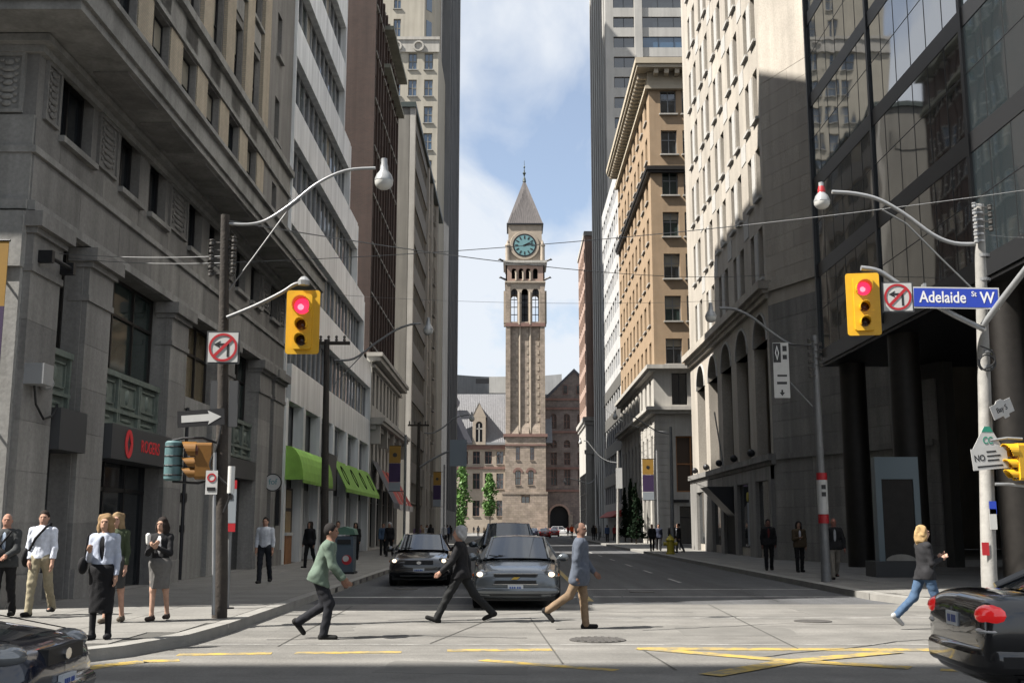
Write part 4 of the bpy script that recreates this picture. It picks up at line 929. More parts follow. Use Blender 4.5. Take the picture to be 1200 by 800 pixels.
for k in range(8):
    for i in range(6): window(r4, R4, 197.2 + 3.2 * i, 23 + 3.75 * k, 1.6, 2.2, 1, (), -.06, 'glass', t=.1, fm='pink_stone')
part('parapet', r4, 'white_stone', lambda mb: (mb.box(12.7, 30, 194.8, 216.2, 53.6, 54.4), mb.box(12.2, 30, 194.3, 216.4, 20.0, 20.7), mb.box(12.5, 30, 194.6, 216.2, 19.4, 20.0)))
part('base_wall', r4, 'white_stone', lambda mb: mb.box(12.75, 30, 194.9, 216, .15, 19.4))
part('base_pier', r4, 'white_stone', lambda mb: (R4S.box(mb, 12.6, 13.6, 0, .5, .15, 14.2), R4S.box(mb, 12.4, 16.2, 0, .6, 14.2, 14.9), R4S.box(mb, 15.4, 16.2, 0, .4, .15, 14.2)))
for k in range(5): window(r4, R4, 197 + 3.8 * k, 2, 2.2, 9, 1, (.3, .6), -.2, 'glass', fm='dark_metal')
# the tall block on the opposite corner, whose shade lies over the near half of the crossing
s1 = building('grey_corner_tower', 'tall grey stone office tower on the near south corner, seen only by its shade', (-40, -14, 0))
SN = Fac('L', -9.6)
def f(mb):
    mb.box(-78, -9.6, -34, -.9, 0, 54.5)
part('wall', s1, 'limestone_pale', f)
for k in range(12):
    for i in range(9): window(s1, SN, -31 + 3.4 * i, 3.2 + 4 * k, 1.9, 2.4, 2, (.5,), -.06, 'glass', t=.1, fm='limestone')
# ---------------------------------------------------------------- the old city hall with its clock tower
oh = building('old_city_hall', 'brown sandstone city hall with tall clock tower, pyramid roof and grey slate wings', (3.2, 318, 0))
YT = 312.0; T0, T1 = -2.3, 8.9; TC = 3.3
H_ = Fac('S', YT)
def pt(name, m, fn, smooth=False): return part(name, oh, m, fn, smooth)
def f(mb):
    hol = [(.6, 1.75, 20.0, 23.8), (4.6, 5.75, 20.0, 23.8), (.4, 2.0, 13.2, 17.0), (4.0, 5.6, 13.2, 17.0), (2.2, 4.4, 6.4, 10.0), (2.2, 4.2, .6, 3.4)]
    H_.wall(mb, T0 - .1, T1 + .1, 0, 27.2, hol, .7)
    for x0, x1 in ((.4, 2.0), (4.0, 5.6)): pass
    mb.quad((T0 - .1, YT, 0), (T0 - .1, YT + 11.4, 0), (T0 - .1, YT + 11.4, 27.2), (T0 - .1, YT, 27.2)); mb.quad((T1 + .1, YT, 0), (T1 + .1, YT + 11.4, 0), (T1 + .1, YT + 11.4, 27.2), (T1 + .1, YT, 27.2))
pt('tower_base', 'sandstone', f)
pt('tower_plinth', 'sandstone', lambda mb: (H_.box(mb, T0 - .9, T1 + .5, 0, .6, 0, 8.2), H_.box(mb, T0 - 1.0, T1 + .6, 0, .7, 10.6, 11.3), H_.box(mb, T0 - .9, 2.1, 0, .55, 8.2, 10.6), H_.box(mb, 4.5, T1 + .5, 0, .55, 8.2, 10.6)))
pt('string_course', 'redstone', lambda mb: (H_.box(mb, T0 - .6, T1 + .6, -11.8, .45, 26.6, 27.4), H_.box(mb, T0 - .2, T1 + .2, 0, .2, 23.8 + .3, 24.5)))
for x, z, ww, h in ((1.17, 20, 1.15, 3.8), (5.17, 20, 1.15, 3.8), (1.2, 13.2, 1.6, 3.8), (4.8, 13.2, 1.6, 3.8), (3.3, 6.4, 2.2, 3.6), (3.2, .6, 2.0, 2.8)): window(oh, H_, x, z, ww, h, 2, (.5,), .5, 'glass', t=.14, fm='redstone', sill=.1, sm='sandstone_trim')
for c in (1.2, 4.8):
    def f(mb):
        n = 8
        for i in range(n):
            a, b = math.pi * i / n, math.pi * (i + 1) / n; mb.extr([(c + 1.45 * math.cos(a), YT - .12, 16.6 + 1.45 * math.sin(a)), (c + 1.45 * math.cos(b), YT - .12, 16.6 + 1.45 * math.sin(b)), (c + .8 * math.cos(b), YT - .12, 16.6 + .8 * math.sin(b)), (c + .8 * math.cos(a), YT - .12, 16.6 + .8 * math.sin(a))], (0, .15, 0))
    pt('arch_moulding', 'redstone', f)
# shaft
def f(mb): mb.box(T0 + .9, T1 - .9, YT + .9, YT + 10.3, 27.4, 58.2)
pt('shaft', 'sandstone', f)
for x0, x1 in ((T0, T0 + 1.35), (T1 - 1.35, T1)): pt('corner_pilaster', 'sandstone', lambda mb: (mb.box(x0, x1, YT, YT + 1.4, 27.4, 70.66), mb.box(x0, x1, YT + 9.8, YT + 11.2, 27.4, 70.66)))
for x in (1.8, 4.8): pt('shaft_rib', 'sandstone_trim', lambda mb: mb.tube([(x, YT + .75, 27.6), (x, YT + .75, 58.3)], .32, 10), True)
for x0, x1 in ((T0 + 1.35, 1.48), (2.12, 4.48), (5.12, T1 - 1.35)):
    mid = (x0 + x1) / 2
    pt('flared_foot', 'sandstone', lambda mb: mb.extr([(x0 + .1, YT + .1, 27.4), (x0 + .1, YT + .92, 30.5), (x0 + .1, YT + .92, 27.4)], (x1 - x0 - .2, 0, 0)))
    pieces('weathered_stone', oh, 'sandstone_trim', [(mid + .35, mid + .95, YT + .8, YT + .95, 31 + 2.4 * k, 32.2 + 2.4 * k) for k in range(12)])
# belfry: open, so the sky shows through
xs = [(-.75, 1.05), (2.25, 4.15), (5.35, 7.25)]
def f(mb):
    for F_ in (Fac('S', YT + .2), Fac('S', YT + 10.2)):
        F_.wall(mb, T0 + 1.35, T1 - 1.35, 60.4, 72.6, [(a, b, 61.4, 71.0) for a, b in xs], .8)
        for a, b in xs: F_.arch(mb, a, b, 70.1, .8, ztop=71.02)
    for F_ in (Fac('L', T0 + .2), Fac('R', T1 - .2)): F_.wall(mb, YT + 1.4, YT + 9.8, 60.4, 72.6, [(YT + 2, YT + 4.4, 61.4, 70.8), (YT + 6.5, YT + 9, 61.4, 70.8)], .8)
    mb.box(T0 + .3, T1 - .3, YT + .3, YT + 10.9, 60.2, 60.4); mb.box(T0 + .3, T1 - .3, YT + .3, YT + 10.9, 72.4, 72.6)
pt('belfry', 'sandstone_trim', f)
for x in (1.65, 4.75): pt('belfry_column', 'sandstone_trim', lambda mb: mb.tube([(x, YT + .05, 60.5), (x, YT + .05, 70)], .36, 10), True)
pt('sill', 'redstone', lambda mb: H_.box(mb, T0 - .05, T1 + .05, -.6, .2, 60.0, 61.0))
pt('louvre_screen', 'dark_metal', lambda mb: ([mb.box(2.25, 4.15, YT + .7, YT + .9, 61.4, 71.6)], [mb.box(a + .82, a + .98, YT + .7, YT + .85, 61.4, 70.9) for a, b in xs], [mb.box(a, b, YT + .7, YT + .85, z, z + .22) for a, b in xs for z in (63.4, 65.6, 67.8)], [mb.box(a, b, YT + .7, YT + .85, 69.3, 71.3) for a, b in xs]))
# small arcade, balcony, clock stage
A_ = Fac('S', YT + .1)
ar = [(-.6 + 2.05 * k, .75 + 2.05 * k) for k in range(4)]
def f(mb):
    A_.wall(mb, T0, T1, 72.6, 78.5, [(a, b, 73.9, 77.0) for a, b in ar], .8)
    for a, b in ar: A_.arch(mb, a, b, 76.35, .8, ztop=77.02)
    mb.box(T0, T1, YT + .9, YT + 11, 78.2, 78.5); mb.box(T0, T0 + .4, YT + .1, YT + 11.2, 72.6, 78.5); mb.box(T1 - .4, T1, YT + .1, YT + 11.2, 72.6, 78.5); mb.box(T0, T1, YT + 10.8, YT + 11.2, 72.6, 78.5)
pt('arcade', 'pink_stone', f)
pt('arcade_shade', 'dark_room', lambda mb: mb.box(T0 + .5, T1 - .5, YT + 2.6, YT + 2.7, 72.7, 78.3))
pt('arcade_sill', 'sandstone_trim', lambda mb: (H_.box(mb, T0 - .25, T1 + .25, -11.5, .3, 72.7, 73.2), [mb.lathe([(.34, 0), (.34, 2.3), (.5, 2.7)], (1.1 + 2.05 * k - .33 - .02, YT - .05, 73.4), 8) for k in range(3)]))
pt('balcony', 'white_stone', lambda mb: (mb.box(T0 - .7, T1 + .7, YT - .7, YT + 11.9, 78.5, 79.2), mb.box(T0 - .3, T1 + .3, YT - .3, YT + 11.5, 77.9, 78.5)))
for sx, x in ((-1, T0), (1, T1)):
    for z, l in ((79.3, 2.2), (74.0, 1.9)):
        def f(mb): mb.tube([(x, YT + .2, z - .3), (x + sx * l * .5, YT - .2, z), (x + sx * l * .8, YT - .3, z + .3), (x + sx * l, YT - .4, z + .05)], [.34, .26, .32, .1], 8)
        pt('gargoyle', 'bronze_metal', f, True)
C0, C1 = T0 + .75, T1 - .75
def f(mb): mb.box(C0, C1, YT + .8, YT + 10.5, 77.2, 88.4)
pt('clock_stage', 'sandstone_trim', f)
for x in (T0 + .55, T1 - .55): pt('corner_turret', 'sandstone_trim', lambda mb: (mb.lathe([(.65, 0), (.65, 4.4), (.8, 4.5), (.8, 4.8), (.5, 5.1), (.06, 6.4)], (x, YT + .6, 79.2), 10), mb.lathe([(.65, 0), (.65, 4.4), (.8, 4.8), (.06, 6.4)], (x, YT + 10.6, 79.2), 10)))
CZ = 82.0; CX = 3.15
pt('clock_surround', 'sandstone_trim', lambda mb: mb.lathe([(3.3, -.55), (4.2, -.55), (4.3, -.3), (4.3, .1)], (CX, YT + .8, CZ), 40, ax='y', cap=False))
pt('clock_rim', 'dark_metal', lambda mb: mb.lathe([(3.0, -.62), (3.42, -.62), (3.42, -.5)], (CX, YT + .8, CZ), 40, ax='y', cap=False))
cd = pt('clock_dial', 'teal', lambda mb: mb.lathe([(.01, -.6), (3.02, -.6), (3.02, -.5)], (CX, YT + .8, CZ), 40, ax='y'))
yc = YT + .8 - .66
def mark(name, ang, r0, r1, wd):
    mb = MB(); s_, c_ = math.sin(ang), math.cos(ang)
    P = [(CX + r * s_ + sg * wd * c_, yc, CZ + r * c_ - sg * wd * s_) for r, sg in ((r0, -1), (r1, -1), (r1, 1), (r0, 1))]
    mb.extr(P, (0, .05, 0)); mb.obj(name, 'black', cd)
for k in range(12): mark('hour_mark', math.pi * k / 6, 1.9, 2.8, .17)
mark('minute_hand', math.radians(76), -.5, 2.5, .13); mark('hour_hand', math.radians(64), -.4, 1.7, .2)
# pyramid roof with standing seams
RB = (C0 - .35, C1 + .35, YT + .45, YT + 10.85); AP = (CX, YT + 5.65, 103.6)
def f(mb):
    b = [(RB[0], RB[2], 88.6), (RB[1], RB[2], 88.6), (RB[1], RB[3], 88.6), (RB[0], RB[3], 88.6)]
    for i in range(4): mb.poly([b[i], b[(i + 1) % 4], AP])
    mb.poly(b)
pt('tower_roof', 'tower_slate', f)
pt('eaves', 'dark_metal', lambda mb: mb.box(RB[0] - .15, RB[1] + .15, RB[2] - .15, RB[3] + .15, 88.2, 88.62))
for k in range(1, 16):
    x = RB[0] + (RB[1] - RB[0]) * k / 16
    pt('roof_seam', 'tower_slate', lambda mb: mb.tube([(x, RB[2] - .02, 88.6), tuple(Vector((x, RB[2] - .02, 88.6)).lerp(Vector(AP), 1 - abs(k - 8) * .11 if k != 8 else .97))], .09, 4))
pt('finial', 'copper_dark', lambda mb: mb.lathe([(.55, 0), (.35, 1.2), (.12, 1.6), (.3, 2.3), (.55, 2.7), (.2, 3.1), (.1, 4.2), (.3, 4.6), (.08, 5.0), (.05, 6.6)], (AP[0], AP[1], 102.7), 8))
# west wing: wall, eaves, slate roof, dormer
WY = 316.0; Wg = Fac('S', WY)
def f(mb):
    hol = [(x, x + 2.0, z, z + 3.6) for x in (-18.4, -15, -11.6, -8.2, -4.9) for z in (19.2,)] + [(x, x + 2.0, z, z + 4.4) for x in (-18.4, -15, -11.6, -8.2, -4.9) for z in (4.6, 12.2)]
    Wg.wall(mb, -34, -2.2, 0, 24.4, hol, .6); mb.box(-34, -2.2, WY + .7, WY + 18, 24.0, 24.4)
pt('wing_wall', 'sandstone_trim', f)
for x in (-17.4, -14, -10.6, -7.2, -3.9):
    window(oh, Wg, x, 19.2, 2.0, 3.6, 2, (.6,), .4, 'glass', t=.12, fm='redstone', sill=.1, sm='white_stone')
    for z in (4.6, 12.2): window(oh, Wg, x, z, 2.0, 4.4, 2, (.6,), .4, 'glass', t=.12, fm='redstone', sill=.1, sm='sandstone_trim')
pt('wing_cornice', 'redstone', lambda mb: (Wg.box(mb, -34, -2.2, 0, .5, 23.4, 24.6), Wg.box(mb, -34, -2.2, 0, .25, 17.8, 18.4)))
pt('gutter', 'galvanised', lambda mb: Wg.box(mb, -34, -2.2, 0, .8, 24.6, 25.3))
def f(mb): mb.extr([(-34, WY - .5, 25.2), (-34, WY + 11, 40.4), (-34, WY + 22, 25.2)], (45, 0, 0))
pt('slate_roof', 'slate', f)
for k in range(30): pt('roof_seam', 'slate', lambda mb: mb.tube([(-17.6 + .53 * k, WY - .55, 25.25), (-17.6 + .53 * k, WY + 10.95, 40.4)], .05, 4))
def f(mb): mb.extr([(-20.5, WY - 1.6, 25.0), (-11.6, WY - 1.6, 25.0), (-18.2, WY - 1.6, 39.0), (-20.5, WY - 1.6, 39)], (0, 1.6, 0))
pt('hip_roof', 'slate_dark', f)
def f(mb): mb.extr([(-19.2, WY + 4, 36), (-16.2, WY + 4, 35.9), (-15.6, WY + 4, 37.3), (-16.6, WY + 4, 39), (-19.2, WY + 4, 39.2)], (0, 2, 0))
pt('cross_gable', 'slate_dark', f)
pt('chimney', 'sandstone', lambda mb: (mb.box(-18.6, -17.2, WY - 1, WY + 1, 33, 41), mb.box(-18.9, -16.9, WY - 1.3, WY + 1.3, 41, 41.8), mb.lathe([(.8, 0), (.8, 1.2), (.3, 1.8)], (-17.9, WY, 41.8), 8)))
pt('turret', 'sandstone', lambda mb: mb.lathe([(.9, 0), (.9, 11), (1.2, 11.2), (1.2, 12), (.8, 12.6), (.1, 15)], (-17.9, WY - 2.2, 18), 10))
dx0, dx1 = -11.7, -8.0
def f(mb):
    D = Fac('S', WY - .9); D.wall(mb, dx0, dx1, 24.6, 32.4, [(dx0 + .9, dx1 - .9, 25.4, 31.2)], .6)
    D.arch(mb, dx0 + .9, dx1 - .9, 30.25, .6, ztop=31.22); m_ = (dx0 + dx1) / 2
    mb.poly([(dx0 - .2, WY - .92, 32.4), (dx1 + .2, WY - .92, 32.4), (m_, WY - .92, 36.6)])
    mb.quad((dx0, WY - .9, 24.6), (dx0, WY + 4, 24.6), (dx0, WY + 4, 32.4), (dx0, WY - .9, 32.4)); mb.quad((dx1, WY - .9, 24.6), (dx1, WY + 4, 24.6), (dx1, WY + 4, 32.4), (dx1, WY - .9, 32.4))
    mb.quad((dx0 - .3, WY - 1, 32.3), (m_, WY - 1, 36.7), (m_, WY + 8, 36.7), (dx0 - .3, WY + 8, 32.3)); mb.quad((dx1 + .3, WY - 1, 32.3), (m_, WY - 1, 36.7), (m_, WY + 8, 36.7), (dx1 + .3, WY + 8, 32.3))
dm = pt('dormer', 'sandstone_trim', f)
mb = MB(); mb.box(dx0 + .9, dx1 - .9, WY - .3, WY - .25, 25.4, 31.9); mb.obj('dormer_glass', 'glass', dm)
mb = MB(); mb.box((dx0 + dx1) / 2 - .15, (dx0 + dx1) / 2 + .15, WY - .75, WY - .4, 25.4, 30.6); mb.box(dx0 + .9, dx1 - .9, WY - .75, WY - .45, 29, 29.3); mb.obj('dormer_mullion', 'white_stone', dm)
# east wing in shade: gable, arched windows, entrance arch
EYW = 321.0; Eg = Fac('S', EYW)
ew = [(10.6 + 3.9 * k, 12.4 + 3.9 * k) for k in range(4)]
def f(mb):
    hol = [(a, b, z, z + h) for a, b in ew for z, h in ((29.6, 4.4), (19.2, 3.6), (13.4, 4.6))] + [(a, b, 24.2, 26.4) for a, b in ew] + [(10.4, 15.6, .2, 7.6)]
    Eg.wall(mb, 9.0, 27, 0, 38.6, hol, .7)
    for a, b in ew: Eg.arch(mb, a, b, 33.1, .7, ztop=34.02); Eg.arch(mb, a, b, 25.5, .7, ztop=26.42)
    Eg.arch(mb, 10.4, 15.6, 5.0, .7, ztop=7.62)
    mb.poly([(9.2, EYW, 38.6), (25.8, EYW, 38.6), (17.6, EYW, 46.5)])
    mb.box(9, 27, EYW + .8, EYW + 14, 38.2, 38.6)
pt('east_wall', 'shaded_sandstone', f)
pt('gable_roof', 'slate_dark', lambda mb: (mb.extr([(8.4, EYW - .3, 38.2), (17.6, EYW - .3, 47.2), (17.6, EYW - .3, 46.4), (8.9, EYW - .3, 37.6)], (0, 18, 0)), mb.extr([(26.8, EYW - .3, 38.2), (17.6, EYW - .3, 47.2), (17.6, EYW - .3, 46.4), (26.3, EYW - .3, 37.6)], (0, 18, 0))))
for a, b in ew:
    for z, h in ((29.6, 4.4), (19.2, 3.6), (13.4, 4.6), (24.2, 2.2)): window(oh, Eg, (a + b) / 2, z, b - a, h, 2, (.5,), .5, 'glass', t=.15, fm='redstone')
for x in (15.0, 18.9): window(oh, Eg, x, 39.6, 1.5, 2.8, 1, (), -.1, 'glass', t=.15, fm='redstone')
pt('east_cornice', 'redstone', lambda mb: [Eg.box(mb, 9, 27, 0, .35, z, z + .6) for z in (28.4, 35.2, 37.9, 18.0, 11.6)])
pt('entrance_depth', 'dark_room', lambda mb: mb.box(10.2, 15.8, EYW + .9, EYW + 1, 0, 8))
pt('entrance_pier', 'sandstone', lambda mb: (Eg.box(mb, 9.2, 10.3, 0, .8, 0, 5), Eg.box(mb, 15.7, 16.8, 0, .8, 0, 5)))
pt('entrance_arch', 'pink_stone', lambda mb: [mb.extr([(13 + 3.2 * math.cos(a), EYW - .3, 5 + 3.2 * math.sin(a)), (13 + 3.2 * math.cos(b), EYW - .3, 5 + 3.2 * math.sin(b)), (13 + 2.6 * math.cos(b), EYW - .3, 5 + 2.6 * math.sin(b)), (13 + 2.6 * math.cos(a), EYW - .3, 5 + 2.6 * math.sin(a))], (0, .3, 0)) for a, b in [(math.pi * k / 10, math.pi * (k + 1) / 10) for k in range(10)]])
# steps up to the entrance
for k in range(8): pt('step', 'pink_stone', lambda mb: mb.box(6.5, 20, 306.5 - .9 * (7 - k) * .8 - .2, 312, .16 * k, .16 * (k + 1)))
# modern curved slab far behind
mh = building('curved_concrete_block', 'pale grey curved concrete block rising behind the slate roof', (-8, 420, 0))
mb = MB(); P = [(-30 + 3.0 * k, 420 + 14 * ((k - 9) / 9) ** 2 * -1) for k in range(17)]
mb.slab(P + [(18, 432), (-30, 432)], 0, 58); mb.obj('wall', 'slab_grey', mh)
mb = MB(); mb.box(-14, -2.5, 405.2, 405.6, 53.6, 55.4); mb.obj('window_slot', 'dark_metal', mh)
mb = MB(); mb.slab([(-9, 404), (8, 404), (8, 405), (-9, 405)], 50, 56); mb.obj('penthouse', 'tower_concrete', mh)
fb = building('far_white_block', 'distant white office block showing between the clock tower and the gable', (20, 520, 0))
mb = MB(); mb.box(15, 42, 520, 540, 0, 59); mb.obj('wall', 'white_office', fb)
mb = MB(); mb.box(16, 26, 519.6, 530, 59, 66); mb.obj('penthouse', 'tower_concrete', fb)
mb = MB(); mb.box(17, 21, 519.4, 519.59, 61.5, 63.5); mb.obj('window', 'glass', fb)

for o_ in list(oh.children):
    if o_.name.split('.')[0] in ('belfry', 'belfry_column', 'louvre_screen', 'arcade', 'arcade_shade', 'arcade_sill', 'balcony', 'gargoyle', 'corner_turret') or (o_.name.split('.')[0] == 'sill' and o_.parent is oh): o_.location.z -= 1.9
# ---------------------------------------------------------------- street furniture
_F = 1300.; _c, _s = math.cos(PITCH), math.sin(PITCH)
def at(px, py, y):
    """The point at distance y down the street that the photograph shows at (px, py)."""
    u, v = (px - 602) / _F, (400 - py) / _F
    t = y / (_c - v * _s); return (u * t, y, 1.65 + (_s + v * _c) * t)
def ats(y, *p): return [at(a, b, y) for a, b in p]
def smooth_path(P, n=4):
    P = [Vector(p) for p in P]; out = []
    for i in range(len(P) - 1):
        a, b, c, d = P[max(i - 1, 0)], P[i], P[i + 1], P[min(i + 2, len(P) - 1)]
        for k in range(n):
            t = k / n; out.append(tuple(.5 * ((2 * b) + (c - a) * t + (2 * a - 5 * b + 4 * c - d) * t * t + (3 * b - a - 3 * c + d) * t ** 3)))
    out.append(tuple(P[-1])); return out
def tb(par, name, m, pts, r, n=10, curve=False):
    mb = MB(); mb.tube(smooth_path(pts) if curve else pts, r if not (curve and isinstance(r, list)) else r, n); return mb.obj(name, m, par, True)
def globe(par, c, s=1., rim='lamp_grey', red=False):
    mb = MB(); mb.lathe([(.03, .34), (.055, .33), (.055, .25), (.07, .19), (.075, .11), (.13, .04), (.165, -.05), (.17, -.08)], c, 20); h = mb.obj('lamp_housing', rim, par, True)
    for v in h.data.vertices: pass
    mb = MB(); mb.lathe([(.165, -.08), (.16, -.14), (.125, -.2), (.07, -.235), (.01, -.245)], c, 20); mb.obj('lamp_globe', 'lamp_glass', par, True)
    if red: mb = MB(); mb.lathe([(.079, .11), (.075, .19), (.062, .25)], c, 16, cap=False); mb.obj('lamp_band', 'sign_red', par, True)
def street_lamp(label, base, toppx, y, r, arm, lamp, mat_='concrete_pole', ar=.04, brace=None, red=False, arm_m='lamp_grey', cross=None):
    top = at(toppx[0], toppx[1], y); t = thing('street_lamp', label, 'street lamp', base, 0, 'street lamps along the street')
    tb(t, 'pole', mat_, [base, (base[0], base[1], base[2] + .6), (top[0] * .5 + base[0] * .5, y, (base[2] + top[2]) / 2), top], [r * 1.12, r, r * .85, r * .66], 16)
    tb(t, 'arm', arm_m, ats(y, *arm), ar, 10, True)
    if brace: tb(t, 'brace', 'dull_steel', ats(y, *brace), ar * .5, 8)
    globe(t, at(lamp[0], lamp[1], y), red=red)
    if cross:
        mb = MB(); a, b = at(cross[0], cross[2], y), at(cross[1], cross[2], y); mb.box(a[0], b[0], y - .06, y + .06, a[2] - .05, a[2] + .05); mb.obj('crossarm', 'wood_pole', t)
        for k in range(4):
            x = a[0] + (b[0] - a[0]) * (k + .3) / 4; mb = MB(); mb.lathe([(.03, 0), (.05, .06), (.03, .1), (.05, .16), (.02, .2)], (x, y, a[2] + .05), 8); mb.obj('insulator', 'iron', t)
    return t
LY = 19.05
lp = street_lamp('dark weathered street lamp pole at the crossing with signals and a curved arm', (-4.92, LY, .15), (264, 252), LY, .115, [(266, 262), (290, 263), (312, 258), (340, 240), (372, 215), (405, 200), (440, 197)], (450, 207), 'wood_pole', .027, [(268, 340), (298, 300), (340, 243), (352, 234)], arm_m='lamp_grey')
def knobs(par, x, y, z0, n, side, m='iron', dz=.14):
    for k in range(n):
        mb = MB(); mb.lathe([(.02, -.06), (.05, -.04), (.05, .0), (.03, .01), (.05, .03), (.05, .05), (.02, .06)], (x + side * .16, y - .02, z0 - dz * k), 8, ax='z'); mb.box(x, x + side * .16, y - .035, y - .005, z0 - dz * k - .012, z0 - dz * k + .012); mb.obj('insulator', m, par)
p_ = at(264, 262, LY); knobs(lp, p_[0] - .05, LY, p_[2] - .35, 5, -1); knobs(lp, p_[0] + .02, LY, p_[2] - .3, 5, 1)
tb(lp, 'signal_arm', 'dull_steel', ats(LY - .1, (266, 372), (300, 358), (330, 343), (346, 333), (356, 333)), .035, 10, True)
tb(lp, 'conduit', 'galvanised', ats(LY - .2, (252, 530), (251, 600), (250, 720)), .03, 8)
mb = MB(); q = at(356, 333, LY - .1); mb.lathe([(.1, -.02), (.11, .06), (.06, .12), (.02, .14)], q, 10); mb.obj('arm_cap', 'lamp_grey', lp)
tb(lp, 'loose_cable', 'black', ats(LY - .2, (262, 480), (255, 520), (246, 545), (258, 560), (270, 575), (262, 600)), .02, 6, True)
RY = 22.3
rp = street_lamp('pale concrete street lamp pole at the crossing carrying the blue street name sign', (9.36, RY, .15), (1147, 240), RY, .15, [(1144, 286), (1118, 285), (1093, 275), (1060, 251), (1030, 234), (1002, 227), (975, 225)], (963, 232), 'concrete_pole', .042, [(1034, 246), (1062, 262), (1100, 300), (1143, 342)], red=True)
p_ = at(1147, 240, RY); knobs(rp, p_[0], RY - .12, p_[2] - .05, 6, -1, 'lamp_grey', .15); knobs(rp, p_[0], RY - .12, p_[2] - .1, 4, 1, 'iron', .15)
tb(rp, 'signal_arm', 'galvanised', ats(RY - .22, (1153, 386), (1108, 364), (1055, 334), (1030, 318), (1009, 314)), .055, 10, True)
tb(rp, 'mast_arm', 'galvanised', [at(1152, 381, RY - .25), at(1175, 350, RY - .6), at(1203, 314, RY - 1.2), (11.6, RY - 3.2, 8.6)], .065, 12)
for py in (300, 328, 350, 412, 430): mb = MB(); c = at(1150 + (py - 240) * .026, py, RY); mb.lathe([(.125, -.03), (.14, -.03), (.14, .03), (.125, .03)], c, 16, cap=False); mb.obj('band', 'dull_steel', rp)
mb = MB(); c = at(1157, 425, RY - .2); mb.lathe([(.15, -.02), (.175, -.02), (.175, .02), (.15, .02)], c, 14, ax='y', cap=False); mb.tube(smooth_path(ats(RY - .22, (1148, 405), (1163, 412), (1165, 425), (1150, 433), (1146, 420))), .015, 6); mb.obj('cable_loop', 'black', rp)
for z0, z1, m in ((1.6, 2.0, 'sign_white'), (1.1, 1.35, 'sign_red'), (1.9, 2.15, 'sign_blue')):
    mb = MB(); x = {'sign_white': .09, 'sign_red': -.1, 'sign_blue': .1}[m]; mb.box(9.36 + x - .07, 9.36 + x + .07, RY - .165, RY - .155, z0, z1); mb.obj('sticker', m, rp)
P2Y = 31.4
r2 = street_lamp('dark street lamp pole with a bus stop band beside the cream building', (8.66, P2Y, .15), (954, 393), P2Y, .13, [(950, 405), (928, 404), (905, 390), (880, 371), (860, 362), (843, 361)], (833, 368), 'dull_steel', .04, [(926, 448), (952, 476)], arm_m='dull_steel')
p_ = at(953, 396, P2Y); knobs(r2, p_[0], P2Y - .08, p_[2] - .1, 6, -1, 'iron', .2); knobs(r2, p_[0], P2Y - .08, p_[2] - .2, 4, 1, 'iron', .2)
for z0, z1, m in ((2.95, 3.15, 'sign_red'), (2.0, 2.95, 'sign_white'), (1.75, 2.0, 'sign_red')):
    mb = MB(); mb.lathe([(.15, 0), (.15, z1 - z0 - .004)], (8.66, P2Y, z0), 14); mb.obj('stop_band', m, r2, True)
for z in (2.75, 2.55): mb = MB(); mb.box(8.6, 8.72, P2Y - .156, P2Y - .15, z - .06, z + .06); mb.obj('stop_symbol', 'sign_black', r2)
l2 = street_lamp('wooden street lamp pole with a crossarm outside the green awnings', (-5.87, 35, .15), (383, 398), 35, .13, [(392, 422), (415, 420), (440, 402), (465, 386), (482, 380), (493, 379)], (502, 384), 'wood_pole', .035, [(390, 452), (425, 415)], arm_m='dull_steel', cross=(373, 410, 402))
l3 = street_lamp('wooden street lamp pole with a crossarm farther up the west pavement', (-5.65, 66, .15), (491, 495), 66, .14, [(497, 507), (508, 507), (520, 500), (532, 490), (545, 486), (550, 486)], (553, 489), 'wood_pole', .04, None, arm_m='dull_steel', cross=(478, 503, 498))
r3p = street_lamp('thin dark street lamp pole in front of the tan brick building corner', (9.3, 66, .15), (786, 500), 66, .12, [(784, 508), (770, 505), (752, 494), (740, 487), (728, 484)], (721, 487), 'dull_steel', .04, None, arm_m='dull_steel')
r4p = street_lamp('pale street lamp pole with a white sign in the middle distance', (9.6, 104, .15), (724, 528), 104, .13, [(723, 542), (712, 540), (702, 534), (693, 523), (688, 517), (684, 516)], (680, 517), 'concrete_pole', .05, None)
r5p = street_lamp('far slim street lamp pole by the white stone base', (9.7, 128, .15), (699, 556), 128, .1, [(698, 560), (690, 566), (676, 562), (668, 560)], (662, 563), 'dull_steel', .05, None)
